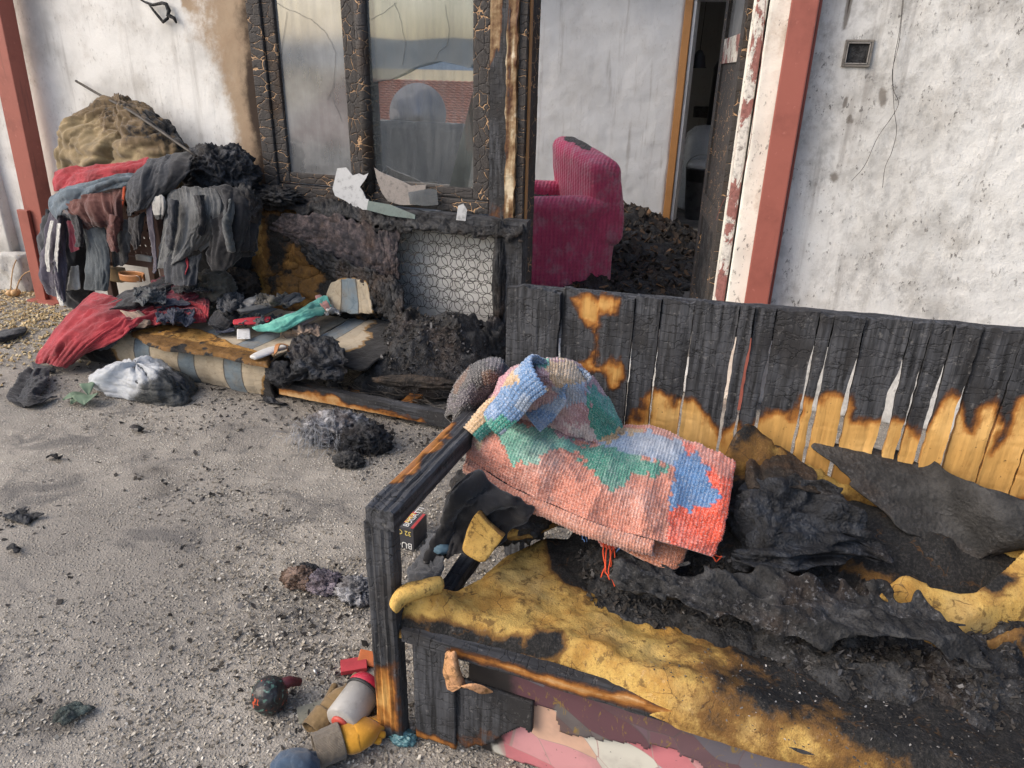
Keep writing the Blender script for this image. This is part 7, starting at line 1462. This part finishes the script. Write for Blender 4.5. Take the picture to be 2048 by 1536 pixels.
# dark clothes slumped inside the arm of the bench
drape('burnt_dark_shirt', Z3([[(905, 960, .60), (960, 940, .62), (1030, 985, .58), (1080, 1010, .54)], [(885, 1010, .52), (935, 1000, .57), (1000, 1020, .54), (1060, 1040, .50)], [(868, 1075, .44), (905, 1060, .48), (960, 1065, .47), (1010, 1075, .45)], [(850, 1130, .38), (890, 1120, .41), (930, 1120, .41), (970, 1125, .40)]]), M['c_black'], None, .006, .032, 10, 'u', .008, 36, .006, .02, 0, 3, lambda V, u, v: .3 + .3 * fbm(V * 8, 3, 3), label='burnt dark shirt slumped over the side of the bench below the blanket', cat='shirt')
drape('burnt_grey_rag', Z3([[(855, 1055, .36), (880, 1068, .40), (910, 1085, .42)], [(835, 1108, .33), (862, 1105, .38), (895, 1110, .40)], [(812, 1160, .35), (850, 1145, .40), (900, 1138, .42)], [(805, 1190, .37), (845, 1172, .40), (890, 1155, .415)]]), M['c_charcoal'], None, .005, .022, 12, 'x', .008, 40, .005, .02, 0, 7, lambda V, u, v: .25 + .2 * fbm(V * 8, 3, 3), label='charcoal rag hanging behind the bench leg beside the foam shard', cat='rag')
lump('blue_scrap', PZ(880, 1095, .42), (.025, .02, .015), m_plain('faded_blue', (0.10, 0.17, 0.22), .7, .3, .4), None, 3, .4, 2, .1, 5, 4, label='small faded blue scrap on the charcoal rag', cat='scrap')
lump('burnt_heap_core', PZ(1010, 1000, .47), (.14, .12, .10), M['char'], None, 5, .3, 2.2, .15, 6, 14, label='charred bundle propping up the knitted blanket', cat='bundle')

# ------------------------------------------------------------------ loose chips: stone, soot flakes, corn
rgc = np.random.default_rng(42)
def px_scatter(n, box, dens=None):
    r = []
    while len(r) < n:
        q = rgc.uniform((box[0], box[1]), (box[2], box[3]), (n, 2)); 
        if dens is not None: q = q[rgc.random(len(q)) < dens(q)]
        r += list(q)
    q = np.array(r[:n]); return q
def ground_scatter(n, x0, x1, y0, y1, seed, thr):
    rg = np.random.default_rng(seed); r = []
    while len(r) < n:
        q = rg.uniform((x0, y0), (x1, y1), (n * 2, 2)); d = fbm(p3(q[:, 0] * 2.2, q[:, 1] * 2.2, 0 * q[:, 0]), 77, 4) + .45 * np.exp(-((q[:, 0] + .95) / .45) ** 2) ; q = q[d + .5 * rg.random(len(q)) > thr]; r += list(q)
    q = np.array(r[:n]); return np.stack([q[:, 0], q[:, 1], np.full(n, .0045)], -1)
flakes('stone_chips', ground_scatter(12000, -3.6, -.2, .55, 2.75, 3, .42), (.0018, .0060), M['chip'], None, 9, .25, .35, .28, (.45, 1.0), kind='stuff', label='pale stone chips loose on the concrete', cat='stone chips')
flakes('shell_grit', ground_scatter(6500, -1.6, -.15, .5, 2.1, 13, .42), (.002, .0068), m_chip('shell_grit', [(0, (0.10, .085, .065)), (.4, (0.34, .30, .24)), (.8, (0.56, .52, .44)), (1, (0.78, .74, .66))]), None, 29, .3, .30, .35, (.4, 1.0), kind='stuff', label='coarse pale grit around the bench leg', cat='grit')
bl = np.concatenate([ground_scatter(420, -3.8, -.3, .55, 2.7, 5, .35)] + [np.stack([rgc.normal(c[0], s, n), rgc.normal(c[1], s * .7, n), np.full(n, .005)], -1) for (c, s, n) in ((PZ(470, 790, 0), .22, 170), (PZ(600, 810, 0), .2, 170), (PZ(720, 850, 0), .2, 180), (PZ(850, 880, 0), .2, 220), (PZ(620, 1210, 0), .16, 120), (PZ(640, 1390, 0), .12, 120), (PZ(330, 880, 0), .3, 80), (PZ(60, 780, 0), .2, 120), (PZ(20, 1040, 0), .1, 60), (PZ(350, 985, 0), .12, 50))])
flakes('soot_flakes', bl, (.002, .013), M['blackchip'], None, 19, .3, .12, .3, (.25, .9), kind='stuff', label='black soot flakes scattered over the concrete', cat='soot flakes')
rgk = np.random.default_rng(8)
ck_ = np.concatenate([np.stack([rgk.normal(c[0], s, n), rgk.normal(c[1], s, n), np.full(n, .007)], -1) for (c, s, n) in ((PZ(60, 580, 0), .28, 1600), (PZ(20, 540, 0), .5, 1800), (PZ(60, 640, 0), .18, 700), (PZ(30, 700, 0), .22, 350))])
flakes('corn_kernels', ck_, (.006, .012), M['corn'], None, 23, .3, .6, .4, (.6, 1.0), kind='stuff', label='dry corn kernels spilled at the left corner of the house', cat='corn')
rgq = np.random.default_rng(77)
inn = np.stack([rgq.uniform(-1.3, -.45, 500), rgq.uniform(3.9, 7.0, 500), np.full(500, FLOOR_IN + .01)], -1)
mstalk = m_plain('dry_stalk', (0.42, 0.28, 0.15), .85, .2, .4); monion = m_plain('onion_skin', (0.50, 0.30, 0.13), .5, .4, .4)
sb = [PZ(40, 590, 0), PZ(60, 560, 0), PZ(85, 575, 0)]
for i in range(9):
    b = sb[i % 3] + np.array([.04 * rgq.normal(), .04 * rgq.normal(), .03]); e = b + np.array([rgq.uniform(-.25, .2), rgq.uniform(-.1, .15), rgq.uniform(.02, .26)]); m_ = (b + e) / 2 + np.array([0, 0, .04])
    t = thing('onion_plant', 'dried onion stalk with papery bulb in the pile at the house corner', 'onion', tuple(b * [1, 1, 0]), 'dried onions at the house corner')
    MB().tube(list(_cr(np.array([b, m_, e]), 9)), [.004] * 9, 5).build('stalk', mstalk, t, smooth=True); lump('bulb', b, (.026, .026, .024), monion, t, 3, .12, 2, .04, 6, i)
def rblock(px, py, s, mat, lab, nm='concrete_block', cat='block', seed=0):
    c = PZ(px, py, 0); return rough_box(nm, (c[0] - s[0] / 2, c[1], 0), (c[0] + s[0] / 2, c[1] + s[1], s[2]), mat, None, 5, .012, seed, label=lab, cat=cat)
rblock(28, 522, (.16, .16, .11), m_plain('grey_brown_block', (0.28, 0.25, 0.22), .9, .2, .4), 'small grey brown block at the foot of the house corner', seed=3)
mbk = m_plain('red_brick', (0.42, 0.17, 0.10), .9, .2, .4)
for i, (a, b) in enumerate(((2, 462), (14, 450), (-12, 470))): rblock(a, b, (.24, .12, .09 + .0 * i), mbk, ('red brick nearest the house corner', 'red brick behind the nearest one, at the left edge', 'red brick furthest left by the blue crate')[i], 'red_brick', 'brick', 5 + i)
CR = thing('blue_crate', 'blue plastic crate cut off by the left edge of the picture', 'crate', tuple(PZ(-8, 505, 0))); cc = PZ(-12, 505, 0)
mblue = m_plain('blue_plastic', (0.03, 0.16, 0.38), .45, .4, .3)
for k in range(4): MB().box((cc[0] - .2, cc[1], .02 + .06 * k), (cc[0] + .12, cc[1] + .012, .055 + .06 * k), .004).build('side_slat', mblue, CR)
for x in (cc[0] - .2, cc[0] + .11): MB().box((x, cc[1] - .004, 0), (x + .02, cc[1] + .2, .27), .004).build('corner_post', mblue, CR)
lump('grey_sheet_scrap', PZ(55, 560, .05), (.12, .08, .05), m_plain('grey_film', (0.36, 0.39, 0.42), .4, .4, .4), None, 4, .3, 2, .15, 6, 9, label='crumpled grey film beside the dried onions', cat='scrap')
# ------------------------------------------------------------------ inside the room
AC = thing('red_armchair', 'armchair in a crinkled raspberry red cover just inside the doorway', 'armchair', (-1.35, 4.9, FLOOR_IN))
def m_seersucker():
    t = NT('raspberry_seersucker'); uv = t.pos('UV'); w = t.pos('World'); gx_ = t.wave(uv, 11, 2.5, 3, 2, 'X'); gy = t.math('MULTIPLY', t.wave(uv, 13, 3.5, 3, 2, 'Y'), .35); n = t.noise(w, 5, 5, .6); h = t.math('ADD', gx_, gy)
    c = t.mix(t.rng(n, .35, .7), (0.68, 0.10, 0.20), (0.56, 0.075, 0.155)); c = t.mix(t.math('MULTIPLY', t.rng(t.noise(w, 9, 5, .7), .44, .66), .5), c, (0.56, 0.33, 0.37)); c = t.mix(t.math('MULTIPLY', t.rng(h, .6, .1), .22), c, (0.22, .02, .055))
    b = t.math('ADD', t.attr('burn'), t.math('MULTIPLY', t.math('SUBTRACT', t.noise(w, 20, 4, .7), .5), .4)); c = t.mix(t.rng(b, .4, .6), c, (0.02, .016, .015))
    return t.out(c, .9, t.bump(h, .55, .010), .15, sheen=.3)
M['seer'] = m_seersucker()
# local chair frame: f = forward (to the left and towards the door), s = across (near to far)
ca, sa = math.cos(math.radians(36)), math.sin(math.radians(36)); fv = np.array([-ca, -sa, 0]); sv = np.array([-sa, ca, 0])
corner = np.array(PZ(1226, 583, FLOOR_IN)); corner[2] = FLOOR_IN
def cp(f, s, z): return corner + fv * f + sv * s + np.array([0, 0, z])
def cushion(name, f0, f1, s0, s1, z0, z1, seed, rnd=.06, shift=None, n=18, burnfn=None):
    bm = bmesh.new(); bmesh.ops.create_cube(bm, size=2.0); bmesh.ops.subdivide_edges(bm, edges=list(bm.edges), cuts=n, use_grid_fill=True); bm.verts.index_update()
    D = np.array([v.co for v in bm.verts]); Fc = [[v.index for v in f.verts] for f in bm.faces]; bm.free()
    h = np.array([(f1 - f0) / 2, (s1 - s0) / 2, (z1 - z0) / 2]); P = D * h; inner = np.clip(P, -(h - rnd), h - rnd); d = P - inner; l = np.linalg.norm(d, axis=1, keepdims=True); P = inner + d / np.maximum(l, 1e-9) * np.minimum(l, rnd)
    P += .012 * np.stack([fbm(P * 6 + seed, seed + i, 3) for i in range(3)], -1); P += np.array([(f0 + f1) / 2, (s0 + s1) / 2, (z0 + z1) / 2])
    if shift is not None: P = shift(P)
    W = corner + P[:, :1] * fv + P[:, 1:2] * sv + P[:, 2:3] * np.array([0, 0, 1.0])
    return mk(name, W, Fc, M['seer'], AC, uv=np.stack([P[:, 0] + .6 * P[:, 1], P[:, 2] + .4 * P[:, 1]], -1) * 1.0, burn=np.zeros(len(W)) if burnfn is None else burnfn(W))
cushion('base', .02, .78, .03, .80, .0, .40, 1, .05)
cushion('near_arm', .0, .80, .0, .17, .0, .66, 2, .07, lambda P: P + np.stack([0 * P[:, 0], -.03 * sm(.45, .62, P[:, 2]), 0 * P[:, 0]], -1))
cushion('far_arm', .0, .80, .68, .85, .0, .66, 3, .07)
cushion('backrest', -.06, .18, -.02, .87, .30, .93, 4, .09, lambda P: P + np.stack([.06 * sm(.4, 1.0, P[:, 2]), 0 * P[:, 0], .10 * (P[:, 1] / .85 - .45) * sm(.5, 1, P[:, 2])], -1), 22, lambda W: .9 * stain(W, [[(1128, 268), (1160, 272), (1188, 292), (1178, 300), (1150, 288), (1130, 280)]], 5, 6, 20, 3))
cushion('seat_cushion', .12, .80, .16, .70, .36, .50, 5, .06)
lump('burnt_seat_debris', cp(.42, .42, .53), (.22, .2, .07), M['char_brown'], None, 5, .4, 2.4, .2, 7, 3, label='charred rubbish on the seat of the red armchair', cat='debris')
drape('pale_seat_scrap', [[cp(.35, .2, .56), cp(.5, .2, .55)], [cp(.33, .3, .60), cp(.52, .32, .58)], [cp(.3, .4, .57), cp(.5, .42, .57)]], M['c_white'], None, .008, .02, 10, 'x', .005, 40, .004, .02, 0, 4, lambda V, u, v: .3 + 0 * u, label='pale singed scrap lying on the armchair seat', cat='scrap')
# rubble burying the floor
rub = [(-1.25, 4.3), (-.95, 4.5), (-.62, 4.55), (-.50, 5.2), (-.55, 6.2), (-.70, 7.05), (-1.1, 7.15), (-2.3, 7.15), (-2.4, 6.0), (-1.9, 5.6)]
def rub_h(X, Y, d):
    P = p3(X, Y, 0 * X); return .10 + .07 * fbm(P * 2.6, 3, 4) + .06 * (ridged(P * 6, 7, 3) - .4) + .15 * sm(-.75, -1.35, X) * sm(5.0, 5.9, Y)
field('room_rubble', rub, rub_h, M['char'], None, .018, .25, None, FLOOR_IN, .1, label='bank of burnt rubble on the room floor behind the armchair', cat='rubble')
rp = scatter_on(rub, 2600, lambda x, y, d: FLOOR_IN + rub_h(x, y, d) * np.sqrt(np.clip(d / .25, 0, 1)), 33)
flakes('rubble_pieces', rp, (.008, .045), m_chip('rubble_chips', [(0, (0.012, .011, .011)), (.7, (0.04, .034, .03)), (.92, (0.11, .06, .032)), (1, (0.26, .15, .08))]), None, 24, .5, .25, .6, (.3, .9), kind='stuff', label='charred splinters lying on the room rubble', cat='splinters')
# things seen through the inner doorway
BK = thing('metal_bucket', 'dark metal bucket in the room beyond the inner doorway', 'bucket', tuple(PY(1398, 388, 8.0) * [1, 1, 0] + [0, 0, FLOOR_IN])); kc = np.array(wloc(BK)); kz = PY(1398, 335, 8.0)[2] - FLOOR_IN
MB().lathe([(.12, .0), (.125, .02), (.165, kz * .98), (.172, kz), (.168, kz), (.12, .03), (.001, .03)], kc, 28).build('pail', m_plain('dull_steel', (0.14, .14, .145), .4, .5, .5, .7), BK, smooth=True)
MB().tube([kc + [.168 * math.cos(a), .02, kz + .13 * math.sin(a)] for a in np.linspace(0, math.pi, 14)], .005, 6).build('handle', M['metal'], BK, smooth=True)
MB().lathe([(.17, kz + .005), (.13, kz + .06), (.06, kz + .085), (.001, kz + .09)], kc, 28).build('lid', m_plain('pale_enamel', (0.6, .6, .58), .35, .5, .2), BK, smooth=True)
BO = thing('white_boiler', 'white enamel drum behind the bucket in the far room', 'boiler', tuple(PY(1410, 330, 8.7) * [1, 1, 0] + [0, 0, FLOOR_IN])); oc = np.array(wloc(BO))
MB().lathe([(.25, 0), (.26, .03), (.26, .72), (.24, .83), (.16, .90), (.001, .93)], oc, 32).build('drum', m_plain('white_enamel', (0.68, .69, .70), .3, .5, .2), BO, smooth=True)
MB().tube([oc + [0, -.02, .92], oc + [0, -.02, 1.5], oc + [.1, -.02, 1.7]], .04, 12).build('flue', M['black'], BO, smooth=True)
HB = thing('hanging_lantern', 'dark bell shaped lantern hanging beyond the inner doorway', 'lantern', tuple(PY(1398, 120, 7.6))); hc = np.array(wloc(HB))
MB().lathe([(.085, -.07), (.07, -.06), (.055, .03), (.03, .075), (.01, .09)], hc, 20).build('shade', M['black'], HB, smooth=True)
MB().tube([hc + [0, 0, .08], hc + [.01, 0, .9]], .005, 6).build('cord', M['wire'], HB, smooth=True)
rough_box('dark_shelf', PY(1385, 235, 9.6), PY(1470, 215, 9.9), M['char'], None, 5, .01, 3, label='dark shelf along the far wall above the white drum', cat='shelf')
